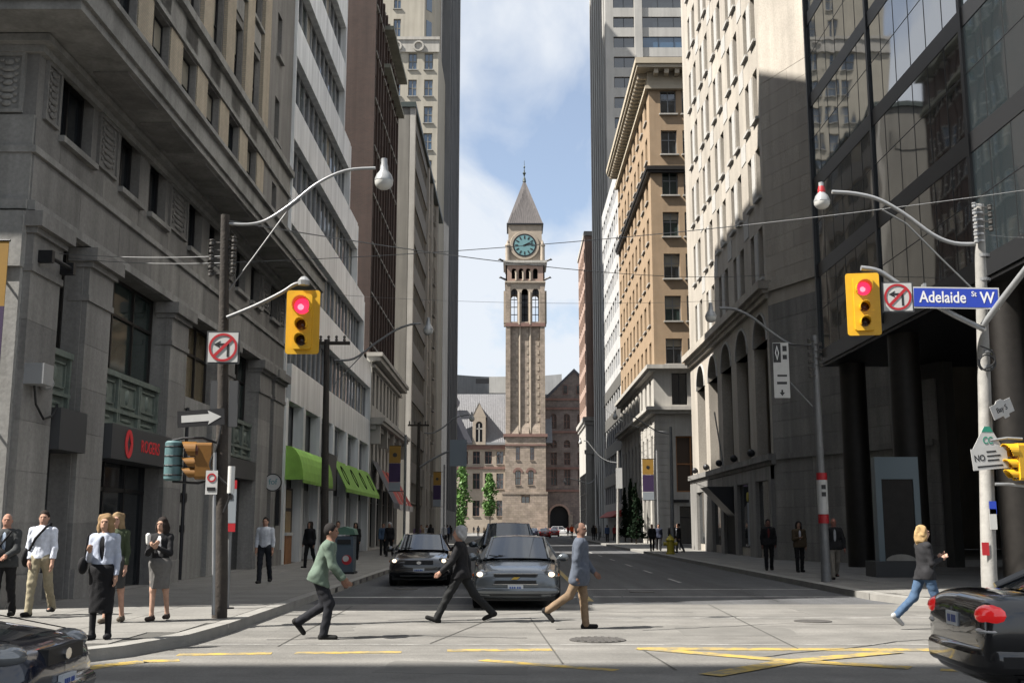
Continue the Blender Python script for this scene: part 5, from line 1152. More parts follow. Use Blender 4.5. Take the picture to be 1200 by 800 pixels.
# traffic signals
def signal(label, c, rz, w=.58, h=1.12, lit=True, board=True, ym='signal_yellow'):
    """Faces -y before turning; c is the centre."""
    t = thing('traffic_signal', label, 'traffic light', (c[0], c[1], c[2] - h / 2), rz, 'traffic signals at the crossing')
    def o(name, m, fn, smooth=False):
        mb = MB(); fn(mb); me = mb.mesh(name, m, (0, 0, 0), smooth); return link(name, me, t)
    def rr(mb, w_, h_, y0, y1, z0):
        r = .05; P = []
        for cx, cz, a0 in ((w_ / 2 - r, z0 + r, -90), (w_ / 2 - r, z0 + h_ - r, 0), (-w_ / 2 + r, z0 + h_ - r, 90), (-w_ / 2 + r, z0 + r, 180)):
            for k in range(4): a = R(a0 + 30 * k); P.append((cx + r * math.cos(a), y0, cz + r * math.sin(a)))
        mb.extr(P, (0, y1 - y0, 0))
    if board: o('backboard', ym, lambda mb: rr(mb, w, h, .02, .045, 0))
    o('housing', ym, lambda mb: rr(mb, w * .58, h * .86, -.06, .2, h * .07))
    zl = [h * .735, h * .44, h * .2]; rl = [.15, .098, .098]
    for k in range(3):
        o('lens', ('signal_red' if lit else 'lens_brown', 'lens_brown', 'lens_dark')[k], lambda mb: mb.lathe([(.005, -.1), (rl[k] * .6, -.09), (rl[k] * .93, -.07), (rl[k] * .93, -.02)], (0, 0, zl[k]), 20, ax='y'), True)
        def vis(mb):
            n = 16; r = rl[k] * 1.06
            for i in range(n):
                a, b = R(-35 + 250 * i / n), R(-35 + 250 * (i + 1) / n); da = .08 + .16 * max(0, math.sin((a + b) / 2) * .5 + .5)
                mb.extr([(r * math.cos(a), -.06, zl[k] + r * math.sin(a)), (r * math.cos(b), -.06, zl[k] + r * math.sin(b)), ((r - .012) * math.cos(b), -.06, zl[k] + (r - .012) * math.sin(b)), ((r - .012) * math.cos(a), -.06, zl[k] + (r - .012) * math.sin(a))], (0, -da, 0))
        o('visor', ym, vis)
        if k == 0 and lit: o('lens_core', 'signal_core', lambda mb: mb.lathe([(.002, -.104), (.03, -.102), (.055, -.097)], (-.02, 0, zl[0] - .02), 14, ax='y', cap=False), True)
    return t
c = at(354.5, 377, LY - .15); signal('yellow traffic signal showing red on the dark pole by the stone corner', c, 0)
c = at(1012, 356, RY - .3); signal('yellow traffic signal showing red next to the Adelaide street sign', c, R(-8), .66, 1.28)
c = at(234, 540, LY - .1); signal('amber traffic signal seen edge-on below the one-way arrow', c, R(-82), .4, .72, False, False, 'signal_yellow_shaded')
c = at(1193, 541, RY - .35); signal('yellow traffic signal seen edge-on on the pale concrete pole', c, R(-80), .5, .84, False, False)
tb(rp, 'signal_bracket', 'galvanised', ats(RY - .3, (1166, 567), (1182, 567), (1200, 569)), .03, 8); tb(rp, 'signal_bracket', 'galvanised', ats(RY - .3, (1160, 516), (1180, 513), (1198, 514)), .025, 8)
ps = thing('pedestrian_signal', 'teal banded pedestrian signal box beside the amber signal', 'pedestrian signal', at(202, 563, LY - .1))
c = at(202, 563, LY - .1)
mb = MB(); mb.lathe([(.12, 0), (.15, .03), (.15, .64), (.12, .67)], c, 14); mb.obj('housing', 'teal_dark', ps, True)
for k in range(4): mb = MB(); mb.lathe([(.155, 0), (.16, .012), (.155, .025)], (c[0], c[1], c[2] + .08 + .16 * k), 14); mb.obj('band', 'sign_black', ps)
tb(lp, 'signal_bracket', 'dark_metal', ats(LY - .1, (202, 516), (215, 513), (238, 513), (258, 520)), .02, 8); tb(lp, 'signal_bracket', 'dark_metal', ats(LY - .1, (202, 564), (232, 566), (258, 560)), .02, 8)
# signs
def ring(mb, c, r0, r1, y, dy, n=36, m=0):
    for i in range(n):
        a, b = 2 * math.pi * i / n, 2 * math.pi * (i + 1) / n
        mb.extr([(c[0] + r0 * math.cos(a), y, c[1] + r0 * math.sin(a)), (c[0] + r1 * math.cos(a), y, c[1] + r1 * math.sin(a)), (c[0] + r1 * math.cos(b), y, c[1] + r1 * math.sin(b)), (c[0] + r0 * math.cos(b), y, c[1] + r0 * math.sin(b))], (0, dy, 0), m)
def no_left(label, c, s, rz=0):
    t = thing('traffic_sign', label, 'traffic sign', (c[0], c[1], c[2] - s / 2), rz, 'no left turn signs'); ORGS = (0, 0, 0)
    def o(name, m, fn):
        mb = MB(); fn(mb); return link(name, mb.mesh(name, m), t)
    h = s / 2
    o('edge', 'sign_grey', lambda mb: mb.box(-h, h, 0, .012, 0, s)); o('plate', 'sign_white', lambda mb: mb.box(-h + .03, h - .03, -.006, -.001, .03, s - .03))
    def ar(mb):
        k = s / .6
        mb.extr([(q[0] * k, -.011, h + q[1] * k) for q in ((.07, -.17), (.11, -.17), (.11, .075), (-.08, .075), (-.08, .035), (.07, .035))], (0, .004, 0)); mb.extr([(q[0] * k, -.011, h + q[1] * k) for q in ((-.17, .055), (-.05, .12), (-.075, .055), (-.05, -.01))], (0, .004, 0))
    o('arrow', 'sign_black', ar)
    def rg(mb):
        ring(mb, (0, h), s * .36, s * .43, -.016, .004); a = R(45); d = s * .38; wd = s * .032
        mb.extr([(-d * .707 + sx * wd, -.0165, h - d * .707 - sx * wd) if True else 0 for sx in (-1, 1)] + [(d * .707 + sx * wd, -.0165, h + d * .707 - sx * wd) for sx in (1, -1)], (0, .004, 0))
    o('ban_ring', 'sign_red', rg); return t
no_left('square no left turn sign on the dark pole above the one-way arrow', at(261.5, 407, LY - .25), .57)
no_left('square no left turn sign beside the blue street name sign', at(1052, 348, RY - .3), .63, R(-3))
ow = thing('one_way_sign', 'black one-way sign with a white arrow pointing along the cross street', 'traffic sign', at(235.5, 495, LY - .22), 0)
ow.rotation_euler = (0, R(-4), 0)
def lo(par, name, m, fn):
    mb = MB(); fn(mb); return link(name, mb.mesh(name, m), par)
lo(ow, 'plate', 'sign_black', lambda mb: mb.box(-.40, .40, 0, .012, -.06, .22)); lo(ow, 'arrow', 'sign_white', lambda mb: mb.extr([(-.33, -.005, .02), (.14, -.005, .02), (.12, -.005, -.04), (.35, -.005, .08), (.12, -.005, .2), (.14, -.005, .14), (-.33, -.005, .14)], (0, .004, 0)))
for (x0, x1, y0, y1, lb) in ((246, 257, 446, 480, 'plain grey sign back on the street side of the dark pole'), (267, 280, 446, 500, 'taller plain grey sign back on the shop side of the dark pole')):
    a, b = at(x0, y1, LY - .05), at(x1, y0, LY - .05); mb = MB(); mb.box(a[0], b[0], LY - .06, LY - .03, a[2], b[2]); tag(mb.obj('plain_sign', 'sign_grey'), lb, 'sign')
a = at(248, 565, LY - .22); mb = MB(); mb.box(a[0] - .1, a[0] + .1, LY - .23, LY - .22, a[2] - .2, a[2] + .2); pk = tag(mb.obj('parking_sign', 'sign_white'), 'small white parking sign low on the dark pole', 'sign')
mb = MB(); ring(mb, (a[0], a[2] + .08), .05, .075, LY - .238, .004, 20); mb.obj('ban_ring', 'sign_red', pk)
mb = MB(); mb.box(a[0] - .07, a[0] + .07, LY - .238, LY - .234, a[2] - .14, a[2] - .08); mb.obj('print', 'sign_black', pk)
mb = MB(); c = at(271, 560, LY - .2); mb.tube([(c[0], c[1], c[2] - .25), (c[0], c[1], c[2] + .2)], .06, 10); tag(mb.obj('warning_light', 'lamp_glass', None, True), 'small pale tube light fixed to the dark pole', 'lamp')
# blue street-name sign
sn = thing('street_name_sign', 'blue street name sign reading Adelaide St W on the pale concrete pole', 'street sign', at(1120, 349, RY - .36)); sn.rotation_euler = (0, R(1.5), R(-3))
lo(sn, 'border', 'sign_white', lambda mb: mb.box(-.86, .86, 0, .012, -.22, .22)); lo(sn, 'plate', 'sign_blue', lambda mb: mb.box(-.83, .83, -.006, -.001, -.19, .19))
def ltext(par, body, size, m, x, z, sx=1., name='lettering', y=-.010):
    me = text_mesh(body, size, .002); me.materials.clear(); me.materials.append(M[m]); me.transform(Matrix.Translation((x, y, z)) @ Matrix.Rotation(R(90), 4, 'X') @ Matrix.Diagonal((sx, 1, 1, 1))); return link(name, me, par)
ltext(sn, 'Adelaide', .33, 'letter_white', -.26, .0, .80); ltext(sn, 'St', .15, 'letter_white', .36, .08, .85); ltext(sn, 'W', .33, 'letter_white', .62, .0, .82)
lo(sn, 'bracket', 'galvanised', lambda mb: (mb.box(-.62, -.57, .014, .2, -.1, .3), mb.box(.5, .55, .014, .2, -.1, .1)))
bs = thing('street_name_sign', 'white street name sign for Bay St turned at an angle on the pale pole', 'street sign', at(1174, 479, RY - .3)); bs.rotation_euler = (0, R(-22), R(20))
lo(bs, 'plate', 'sign_white', lambda mb: mb.extr([(-.27, 0, -.14), (-.02, 0, -.14), (.0, 0, -.2), (.12, 0, -.2), (.14, 0, -.14), (.29, 0, -.14), (.29, 0, .14), (.12, 0, .14), (.06, 0, .19), (-.06, 0, .19), (-.12, 0, .14), (-.27, 0, .14)], (0, .012, 0))); ltext(bs, 'Bay S', .15, 'sign_black', .0, .0, .9, y=-.003)
ts_ = thing('triangle_sign', 'pale triangular sign with a green emblem on the pale pole', 'sign', at(1158, 522, RY - .32)); ts_.rotation_euler = (0, 0, R(6))
lo(ts_, 'plate', 'sign_white', lambda mb: mb.extr([(-.33, 0, -.08), (.33, 0, -.08), (.06, 0, .38), (-.06, 0, .38)], (0, .012, 0))); lo(ts_, 'green_tip', 'sign_green', lambda mb: mb.extr([(-.12, -.004, .27), (.12, -.004, .27), (.06, -.004, .38), (-.06, -.004, .38)], (0, .003, 0))); ltext(ts_, 'CC', .2, 'sign_green', 0, .1, .75, y=-.004)
np_ = thing('parking_sign', 'white NO parking sign with small print under the triangular sign', 'sign', at(1160, 537, RY - .36)); np_.rotation_euler = (0, R(-5), R(6))
lo(np_, 'plate', 'sign_white', lambda mb: mb.box(-.37, .37, 0, .012, -.21, .21)); ltext(np_, 'NO', .17, 'sign_black', -.21, .02, .85, y=-.003)
for k, wd in enumerate((.2, .28, .24)): lo(np_, 'print', 'sign_black', lambda mb: mb.box(-.05, -.05 + wd, -.004, -.001, .12 - .085 * k, .15 - .085 * k))
lo(np_, 'print', 'sign_black', lambda mb: mb.box(-.28, .25, -.004, -.001, -.16, -.13))
hv = thing('lane_sign', 'hanging black and white reserved lane sign with a diamond beside the cream building', 'traffic sign', at(917, 466, P2Y - .15)); hv.scale = (.86, 1, .92)
W_ = .52
lo(hv, 'plate', 'sign_white', lambda mb: mb.box(-.26, .26, 0, .015, 0, 1.72)); lo(hv, 'diamond_panel', 'sign_black', lambda mb: mb.box(-.25, 0, -.004, -.001, 1.1, 1.7)); lo(hv, 'diamond', 'letter_white', lambda mb: mb.extr([(-.125, -.007, 1.16), (-.06, -.007, 1.4), (-.125, -.007, 1.64), (-.19, -.007, 1.4)], (0, .002, 0))); lo(hv, 'diamond_core', 'sign_black', lambda mb: mb.extr([(-.125, -.009, 1.23), (-.09, -.009, 1.4), (-.125, -.009, 1.57), (-.16, -.009, 1.4)], (0, .002, 0)))
for z0, z1 in ((1.45, 1.62), (1.2, 1.34)): lo(hv, 'vehicle_symbol', 'sign_black', lambda mb: mb.box(.06, .2, -.004, -.001, z0, z1))
lo(hv, 'print', 'sign_black', lambda mb: (mb.box(-.14, .18, -.004, -.001, .66, .72),)); lo(hv, 'print', 'sign_black', lambda mb: mb.box(-.16, .17, -.004, -.001, .42, .5)); lo(hv, 'down_arrow', 'sign_black', lambda mb: mb.extr([(0, -.004, .06), (.09, -.004, .17), (.03, -.004, .17), (.03, -.004, .25), (-.03, -.004, .25), (-.03, -.004, .17), (-.09, -.004, .17)], (0, .003, 0)))
tb(r2, 'sign_hanger', 'dark_metal', ats(P2Y - .1, (917, 402), (930, 404), (950, 405)), .02, 6)
# transit stop post and round shop sign
sp = thing('transit_stop_post', 'slim transit stop post with red and white bands behind the dark pole', 'bus stop', (-5.35, 21.2, .15))
tb(sp, 'post', 'dull_steel', [(-5.35, 21.2, .15), (-5.35, 21.2, 2.6)], .045, 10); mb = MB(); mb.lathe([(.14, 0), (.14, .02)], (-5.35, 21.2, .15), 12); mb.obj('base', 'dark_metal', sp)
for z0, z1, m in ((2.36, 2.52, 'sign_red'), (1.72, 2.355, 'banner_pale'), (1.56, 1.715, 'sign_red')): mb = MB(); mb.box(-5.47, -5.23, 21.11, 21.14, z0, z1); mb.obj('stop_panel', m, sp)  # white panel in a greyer tone, its shade put into the colour
mb = MB(); mb.box(-5.42, -5.3, 21.1, 21.108, 2.16, 2.26); mb.obj('stop_symbol', 'sign_black', sp)
rs = thing('round_sign', 'round white shop sign with a black rim hanging by the stone pilaster', 'shop sign', at(320, 565, 42.5)); c = at(320, 565, 42.5)
mb = MB(); mb.lathe([(.30, -.05), (.335, -.05), (.335, .05), (.30, .05)], c, 28, ax='y', cap=False); mb.obj('rim', 'sign_black', rs, True); mb = MB(); mb.lathe([(.005, -.04), (.30, -.04), (.30, .04), (.005, .04)], c, 28, ax='y'); mb.obj('face', 'sign_white', rs)
text('fof', .3, 'teal', rs, (c[0], c[1] - .045, c[2] + .02), 'S'); tb(rs, 'bracket', 'dark_metal', [(c[0] - .3, c[1], c[2] + .1), (-9.3, c[1], c[2] + .1)], .025, 8)
# litter bin, hydrant
lb = thing('litter_bin', 'blue-grey litter bin with a green lid on the west pavement', 'litter bin', (-5.5, 36.9, .15))
mb = MB(); mb.box(-5.8, -5.2, 36.55, 37.25, .22, 1.35); mb.obj('body', 'bin_blue', lb); mb = MB(); mb.extr([(-5.86, 36.5, 1.4), (-5.14, 36.5, 1.4), (-5.2, 36.5, 1.58), (-5.5, 36.5, 1.66), (-5.8, 36.5, 1.58)], (0, .8, 0)); mb.obj('lid', 'bin_green', lb)
mb = MB(); mb.box(-5.72, -5.28, 36.52, 36.55, 1.1, 1.25); mb.obj('slot', 'black', lb); mb = MB(); mb.box(-5.85, -5.15, 36.5, 37.3, .15, .22); mb.obj('foot', 'dark_metal', lb); mb = MB(); mb.lathe([(.005, -.02), (.16, -.02), (.16, .01)], (-5.4, 36.55, .6), 18, ax='y'); mb.obj('sticker', 'sign_red', lb)
mb = MB(); mb.lathe([(.005, -.025), (.1, -.025), (.1, -.02)], (-5.43, 36.55, .64), 14, ax='y'); mb.obj('sticker', 'sign_white', lb)
hy = thing('hydrant', 'yellow fire hydrant near the kerb on the shaded east pavement', 'hydrant', (8.75, 63, .15))
mb = MB(); mb.lathe([(.26, 0), (.26, .08), (.2, .1), (.2, .72), (.26, .74), (.26, .8), (.2, .86), (.12, .98), (.05, 1.0), (.05, 1.08)], (8.75, 63, .15), 14); mb.obj('barrel', 'hydrant_yellow', hy, True)
for sx in (-1, 1): mb = MB(); mb.lathe([(.1, 0), (.1, sx * .14), (.12, sx * .14), (.12, sx * .2)], (8.75 + sx * .18, 63, .72), 10, ax='x'); mb.obj('nozzle', 'hydrant_yellow', hy)
# awnings on the silver block (its own parts)
def awning(par, y0, y1, z0, z1, dep, m, n, name='awning', vs=None):
    st = (y1 - y0) / n
    for i in range(n):
        a, b = y0 + st * i, y0 + st * (i + 1) - .01; P = []
        for k in range(7):
            q = math.pi / 2 * k / 6; P.append((XL + .1 + dep * math.sin(q) ** .8, z1 - (z1 - z0) * (1 - math.cos(q))))
        mb = MB(); i0 = len(mb.v)
        for k in range(6): mb.quad((P[k][0], a, P[k][1]), (P[k][0], b, P[k][1]), (P[k + 1][0], b, P[k + 1][1]), (P[k + 1][0], a, P[k + 1][1]))
        if i == 0: mb.poly([(p[0], a, p[1]) for p in P] + [(XL + .1, a, z0)])
        if i == n - 1: mb.poly([(p[0], b, p[1]) for p in P] + [(XL + .1, b, z0)])
        mb.quad((P[-1][0], a, z0), (P[-1][0], b, z0), (P[-1][0] - .02, b, z0 - .12), (P[-1][0] - .02, a, z0 - .12))
        w_ = mb.obj(name, m if not isinstance(m, list) else m[i % len(m)], par, True)
awning(b2, 45.6, 53.2, 3.55, 4.95, .8, 'awning_green', 1)
for k in range(4):
    mb = MB(); a_ = 57.7 + 3.55 * k; mb.extr([(-9.38, a_, 5.1), (-8.62, a_, 3.62), (-8.62, a_, 3.42), (-8.65, a_, 3.42), (-8.65, a_, 3.6), (-9.38, a_, 5.04)], (0, 3.535, 0)); mb.obj('awning', 'awning_green', b2)
for k in range(4):
    c = (XL + .42, 59.4 + 3.55 * k, 4.35); mb = MB()
    for i in range(20):
        a, b = 2 * math.pi * i / 20, 2 * math.pi * (i + 1) / 20
        mb.extr([(c[0] + .1 - .25 * math.sin(a), c[1] + .5 * math.cos(a), c[2] + .5 * math.sin(a)), (c[0] + .1 - .25 * math.sin(b), c[1] + .5 * math.cos(b), c[2] + .5 * math.sin(b)), (c[0] + .1 - .19 * math.sin(b), c[1] + .38 * math.cos(b), c[2] + .38 * math.sin(b)), (c[0] + .1 - .19 * math.sin(a), c[1] + .38 * math.cos(a), c[2] + .38 * math.sin(a))], (.02, 0, 0))
    mb.obj('awning_ring', 'leaf_dark', b2)
def slope_awning(par, y0, y1, z0, z1, dep, m, x=-9.3):
    mb = MB(); mb.extr([(x, y0, z1), (x + dep, y0, z0), (x + dep, y0, z0 - .35), (x + dep - .03, y0, z0 - .35), (x + dep - .03, y0, z0 - .02), (x, y0, z1 - .04)], (0, y1 - y0, 0)); return mb.obj('awning', m, par)
slope_awning(b3, 72.9, 76.2, 3.2, 6.0, 1.5, 'awning_grey'); 
for k in range(3): slope_awning(b3, 77.4 + 3.6 * k, 80.2 + 3.6 * k, 3.2, 5.6, 1.4, 'awning_red'); mb = MB(); mb.box(-7.93, -7.86, 77.4 + 3.6 * k, 80.2 + 3.6 * k, 2.8, 3.2); mb.obj('valance', 'awning_pale', b3)
# pole banners
def pole_banner(label, x, y, z0, w=.62, h=2.4):
    t = thing('pole_banner', label, 'banner', (x, y, z0), 0, 'gold and purple banners on lamp posts')
    for a, b, m, n in ((.62, 1, 'banner_gold', 'gold_cloth'), (.2, .615, 'banner_purple', 'purple_cloth'), (0, .195, 'banner_pale', 'pale_cloth')): lo(t, n, m, lambda mb: mb.box(-w / 2, w / 2, 0, .02, h * a, h * b))
    lo(t, 'emblem', 'sign_black', lambda mb: mb.lathe([(.005, -.01), (.12, -.01), (.12, 0)], (0, 0, h * .8), 12, ax='y')); lo(t, 'bracket', 'dark_metal', lambda mb: (mb.tube([(-w / 2, .01, h + .02), (w / 2 + .2, .01, h + .02)], .02), mb.tube([(-w / 2, .01, -.02), (w / 2 + .2, .01, -.02)], .02)))
    lo(t, 'post', 'dull_steel', lambda mb: mb.tube([(w / 2 + .25, .01, .15 - z0), (w / 2 + .25, .01, h + .6)], .07, 8))
pole_banner('gold and purple banner on a post near the red awnings', -6.4, 60, 3.55); pole_banner('gold and purple banner farther up the west pavement', -6.3, 92, 3.3, .65, 2.8); pole_banner('gold and purple banner on a post before the tan brick building', 9.15, 76, 3.45, .76, 2.75)
# sign on the far pole, road-work sign
mb = MB(); a, b = at(527, 546, 65.7), at(547, 515, 65.7); mb.box(a[0], b[0], 65.68, 65.72, a[2], b[2]); tag(mb.obj('overhead_sign', 'sign_back'), 'large blue-grey sign back hung over the road on the farther wooden pole', 'sign')
tb(l3, 'sign_arm', 'dull_steel', ats(65.8, (492, 547), (510, 536), (528, 528), (545, 527)), .06, 8, True)
mb = MB(); a, b = at(722, 572, 103.8), at(729, 548, 103.8); mb.box(a[0], b[0], 103.78, 103.82, a[2], b[2]); tag(mb.obj('sign_board', 'sign_white'), 'tall white sign board on the pale pole in the middle distance', 'sign')
# overhead wires
def wire(label, a, b, sag, r=.013):
    P = [tuple(Vector(a).lerp(Vector(b), k / 16) - Vector((0, 0, sag * 4 * (k / 16) * (1 - k / 16)))) for k in range(17)]
    mb = MB(); mb.tube(P, r * .72, 5); tag(mb.obj('overhead_wire', 'dull_steel', None, True), label, 'wire', 'overhead wires')
wire('dark span wire from the lamp pole across the clock tower to the cream cornice', at(264, 258, LY), at(897, 322, 52), .45, .016)
wire('pale span wire rising from the stone corner building to the glass block', at(180, 310, 29.5), at(1222, 220, 24.8), .35, .014)
wire('thin span wire at awning height between silver block and cream arcade', at(390, 345, 57), at(850, 352, 60), .3, .012)
wire('thin span wire between the stone corner building and the dark lamp pole', at(60, 296, 22.4), at(264, 300, LY), .06, .01)
wire('second thin wire below it reaching the dark lamp pole', at(80, 302, 23.4), at(262, 308, LY), .06, .01)
wire('wire from the pale concrete pole towards the edge of the glass block', at(1150, 274, RY), at(1230, 277, 24), .05, .01)
wire('wire from the slim pole to the tan brick building corner', at(786, 506, 66), at(700, 470, 128), .8, .02)
# trees
def tree(label, x, y, h, wd, m, seed, trunk=.16, low=.12):
    t = thing('tree', label, 'tree', (x, y, 0), 0, 'trees in view'); rd = random.Random(seed)
    mb = MB(); mb.tube([(x, y, 0), (x + .05, y, h * .4), (x, y, h * .9)], [trunk, trunk * .7, trunk * .2], 8)
    for k in range(9):
        z = h * (.2 + .07 * k); a = rd.uniform(0, 6.3); l = wd * .4 * (1 - .06 * k); mb.tube([(x, y, z), (x + l * math.cos(a), y + l * math.sin(a), z + l * .8)], [trunk * .35, trunk * .08], 5)
    mb.obj('trunk', 'bark', t); mb = MB()
    cl = [(rd.gauss(0, .42) * wd * .5, rd.gauss(0, .42) * wd * .5, rd.uniform(low, 1)) for _ in range(46)]
    for k in range(2600):
        c = rd.choice(cl); z = min(1.0, max(low, c[2] + rd.gauss(0, .035))); pr = (1 - ((z - .45) / .6) ** 2) ** .5 if m == 'leaf' else (1.05 - z)
        px, py = (c[0] + rd.gauss(0, .1) * wd) * pr, (c[1] + rd.gauss(0, .1) * wd) * pr
        s = rd.uniform(.10, .27) * (h / 9); n = Vector((rd.gauss(0, 1), rd.gauss(0, 1), rd.gauss(.4, 1))).normalized(); u = n.orthogonal().normalized() * s; v = n.cross(u)
        p = Vector((x + px, y + py, z * h)); mb.quad(tuple(p - u), tuple(p + v * .6), tuple(p + u), tuple(p - v * .6))
    mb.obj('crown', m, t)
tree('bright green narrow tree by the slate-roofed wing of the city hall', -13.6, 290, 17.5, 4.6, 'leaf', 1); tree('bright green slender tree close to the clock tower base', -6.3, 296, 15.5, 3.4, 'leaf', 2, low=.3)
for k, (x, y, h) in enumerate(((11.2, 103, 5.6), (11.3, 108, 6.2), (11.2, 113, 5.5))): tree(('first', 'second', 'third')[k] + ' dark pointed evergreen from the street lamp before the tan brick base', x, y, h, 1.7, 'leaf_dark', 5 + k, .08)
# ---------------------------------------------------------------- vehicles (front towards -y before turning)
def loft(mb, secs, m=0, close=False):
    n = len(secs[0]); i0 = len(mb.v)
    for s_ in secs: mb.v += s_
    for k in range(len(secs) - 1):
        for j in range(n - 1):
            a = i0 + k * n + j; mb.f.append((a, a + 1, a + n + 1, a + n)); mb.m.append(m)
    if close:
        mb.f.append(tuple(i0 + n - 1 - j for j in range(n))); mb.m.append(m); e = i0 + (len(secs) - 1) * n; mb.f.append(tuple(e + j for j in range(n))); mb.m.append(m)
def car(label, cat, loc, rz, paint, style='sedan', front='bar', lit=False, tail_lit=False, detail=True, group='cars on the street', plate=True, s=1.0):
    t = thing({'suv': 'suv', 'taxi': 'taxi', 'van': 'van'}.get(style, 'car'), label, cat, loc, rz, group)
    def o(name, m, fn, par=None, smooth=False, sub=0):
        mb = MB(); fn(mb); x = link(name, mb.mesh(name, m, (0, 0, 0), smooth), par or t)
        if sub: md = x.modifiers.new('smooth', 'SUBSURF'); md.levels = md.render_levels = sub
        return x
    up = .0 if style not in ('suv', 'van') else .16; rf = 1.44 if style not in ('suv', 'van') else 1.76
    W = .91 * s; hood = .93 + up; tr = 1.02 + up
    st = [(-2.42, .30, .60 + up, .70), (-2.37, .24, .70 + up, .82), (-2.24, .2, .77 + up, .875), (-1.95, .19, .82 + up, .895), (-1.4, .19, .90 + up, .91), (-.95, .19, hood + .03, .91), (-.3, .19, .97 + up, .91), (.8, .19, .98 + up, .91), (1.5, .19, tr, .905), (2.0, .2, tr + .03, .895), (2.30, .24, tr + .02, .875), (2.385, .28, tr - .05, .85), (2.42, .34, tr - .2, .80)]
    secs = []
    for y, zb, zt, w_ in st:
        w_ *= s; zs = zt - .13; h = [(.0, zb), (.82 * w_, zb), (.965 * w_, zb + .1), (w_, (zb + zs) * .5 + .04), (.985 * w_, zs), (.90 * w_, zt - .035), (.72 * w_, zt - .005), (.42 * w_, zt + .015), (0, zt + .022)]
        full = [(-x, y, z) for x, z in h[::-1]] + [(x, y, z) for x, z in h[1:-1]]
        secs.append(full + [full[0]])
    o('body', 'paint_' + paint, lambda mb: loft(mb, [s_[:-1] + [s_[-1]] for s_ in secs], 0, True), None, True, 1 if detail else 0)
    # cabin
    ys = (-1.02, -.12, 1.0, 1.78) if style not in ('suv', 'van') else (-1.0, -.3, 1.9, 2.25)
    wb = [.80 * s, .80 * s, .80 * s, .76 * s]; wt = [.68 * s, .57 * s, .57 * s, .60 * s]; zb = [hood + .035, .97 + up, .98 + up, tr + .01]; zt = [hood + .05, rf - .035, rf - .045, tr + .03]
    def sec(k, dz=0., dx=0.):
        q = [(-1, 0), (-.6, .022), (0, .035), (.6, .022), (1, 0)]; return [(x * (wt[k] + dx), ys[k], zt[k] + (z if k in (1, 2) else z * .6) + dz) for x, z in q]
    def bow(P, d): return [(x, y + d * (1 - (x / max(abs(P[0][0]), .01)) ** 2), z) for x, y, z in P]
    f0, f1, r0, r1 = bow(sec(0), -.14), bow(sec(1), -.06), bow(sec(2), .05), bow(sec(3), .12)
    o('windscreen', 'car_glass', lambda mb: loft(mb, [f0, f1]), None, True); o('roof', 'paint_' + paint, lambda mb: loft(mb, [[(x, y, z + .006) for x, y, z in f1], [(x, y + .5, z + .03) for x, y, z in f1], [(x, y - .3, z + .02) for x, y, z in r0], [(x, y, z + .006) for x, y, z in r0]]), None, True)
    o('rear_window', 'car_glass', lambda mb: loft(mb, [r0, r1]), None, True)
    for sg in (-1, 1):
        B = [(sg * wb[k], ys[k] + (.1 if k == 0 else 0), zb[k] - .01) for k in range(4)]; T = [(sg * (wt[k]), ys[k], zt[k]) for k in range(4)]
        B = [(sg * .86 * s, ys[0] + .05, hood + .02), (sg * .87 * s, ys[1], .95 + up), (sg * .87 * s, ys[2], .96 + up), (sg * .82 * s, ys[3], tr)]
        o('side_window', 'car_glass', lambda mb: loft(mb, [[B[k], T[k]] for k in range(4)]))
        for a, b, r in ((T[0], T[1], .035), (T[1], T[2], .03), (T[2], T[3], .05), (tuple(Vector(B[1]).lerp(Vector(B[2]), .42)), tuple(Vector(T[1]).lerp(Vector(T[2]), .42)), .035)): o('pillar', 'paint_' + paint, lambda mb: mb.tube([a, b], r, 6))
        o('mirror', 'paint_' + paint, lambda mb: (mb.ball((sg * 1.0 * s, ys[0] + .42, 1.0 + up), (.13, .075, .085), 10), mb.tube([(sg * .85 * s, ys[0] + .42, .96 + up), (sg * .98 * s, ys[0] + .42, .98 + up)], .03, 6)), None, True)
        for wy in (-1.45, 1.45):
            wx = sg * .80 * s; wh = o('wheel', 'rubber', lambda mb: mb.lathe([(.2, -.11), (.31, -.11), (.335, -.07), (.335, .07), (.31, .11), (.2, .11)], (wx, wy, .335), 20, ax='x', cap=False), None, True)
            o('rim', 'rim', lambda mb: ([mb.lathe([(.005, .1), (.07, .105), (.2, .07), (.21, .1)] if sg > 0 else [(.21, -.1), (.2, -.07), (.07, -.105), (.005, -.1)], (wx, wy, .335), 16, ax='x')]), wh)
            o('wheel_arch', 'rubber', lambda mb: mb.lathe([(.3, 0), (.40, 0), (.40, .02), (.3, .02)], (sg * (.905 * s - .02), wy, .36), 20, ax='x', cap=False))
        o('tail_lamp', 'tail_lit' if tail_lit else 'tail_red', lambda mb: mb.ball((sg * .71 * s, 2.29, tr - .16), (.175, .145, .105), 16), None, True)
        o('reverse_lamp', 'lamp_glass', lambda mb: mb.ball((sg * .70 * s, 2.32, tr - .30), (.16, .11, .045), 12), None, True)
        hl = o('headlamp', 'headlamp', lambda mb: mb.ball((sg * .70 * s, -2.19, .70 + up), (.165, .17, .095), 16), None, True)
        if lit: o('headlamp_bulb', 'headlamp_lit', lambda mb: mb.ball((sg * .72 * s, -2.325, .705 + up), (.07, .05, .052), 10), hl, True)
        o('turn_lamp', 'amber', lambda mb: mb.ball((sg * .85 * s, -2.12, .69 + up), (.05, .11, .04), 8), None, True)
    # front
    o('grille', 'black', lambda mb: (mb.box(-.42 * s, .42 * s, -2.41, -2.2, .66 + up, .715 + up),) if front == 'bar' else mb.box(-.4, .4, -2.42, -2.2, .60 + up, .72 + up), None)
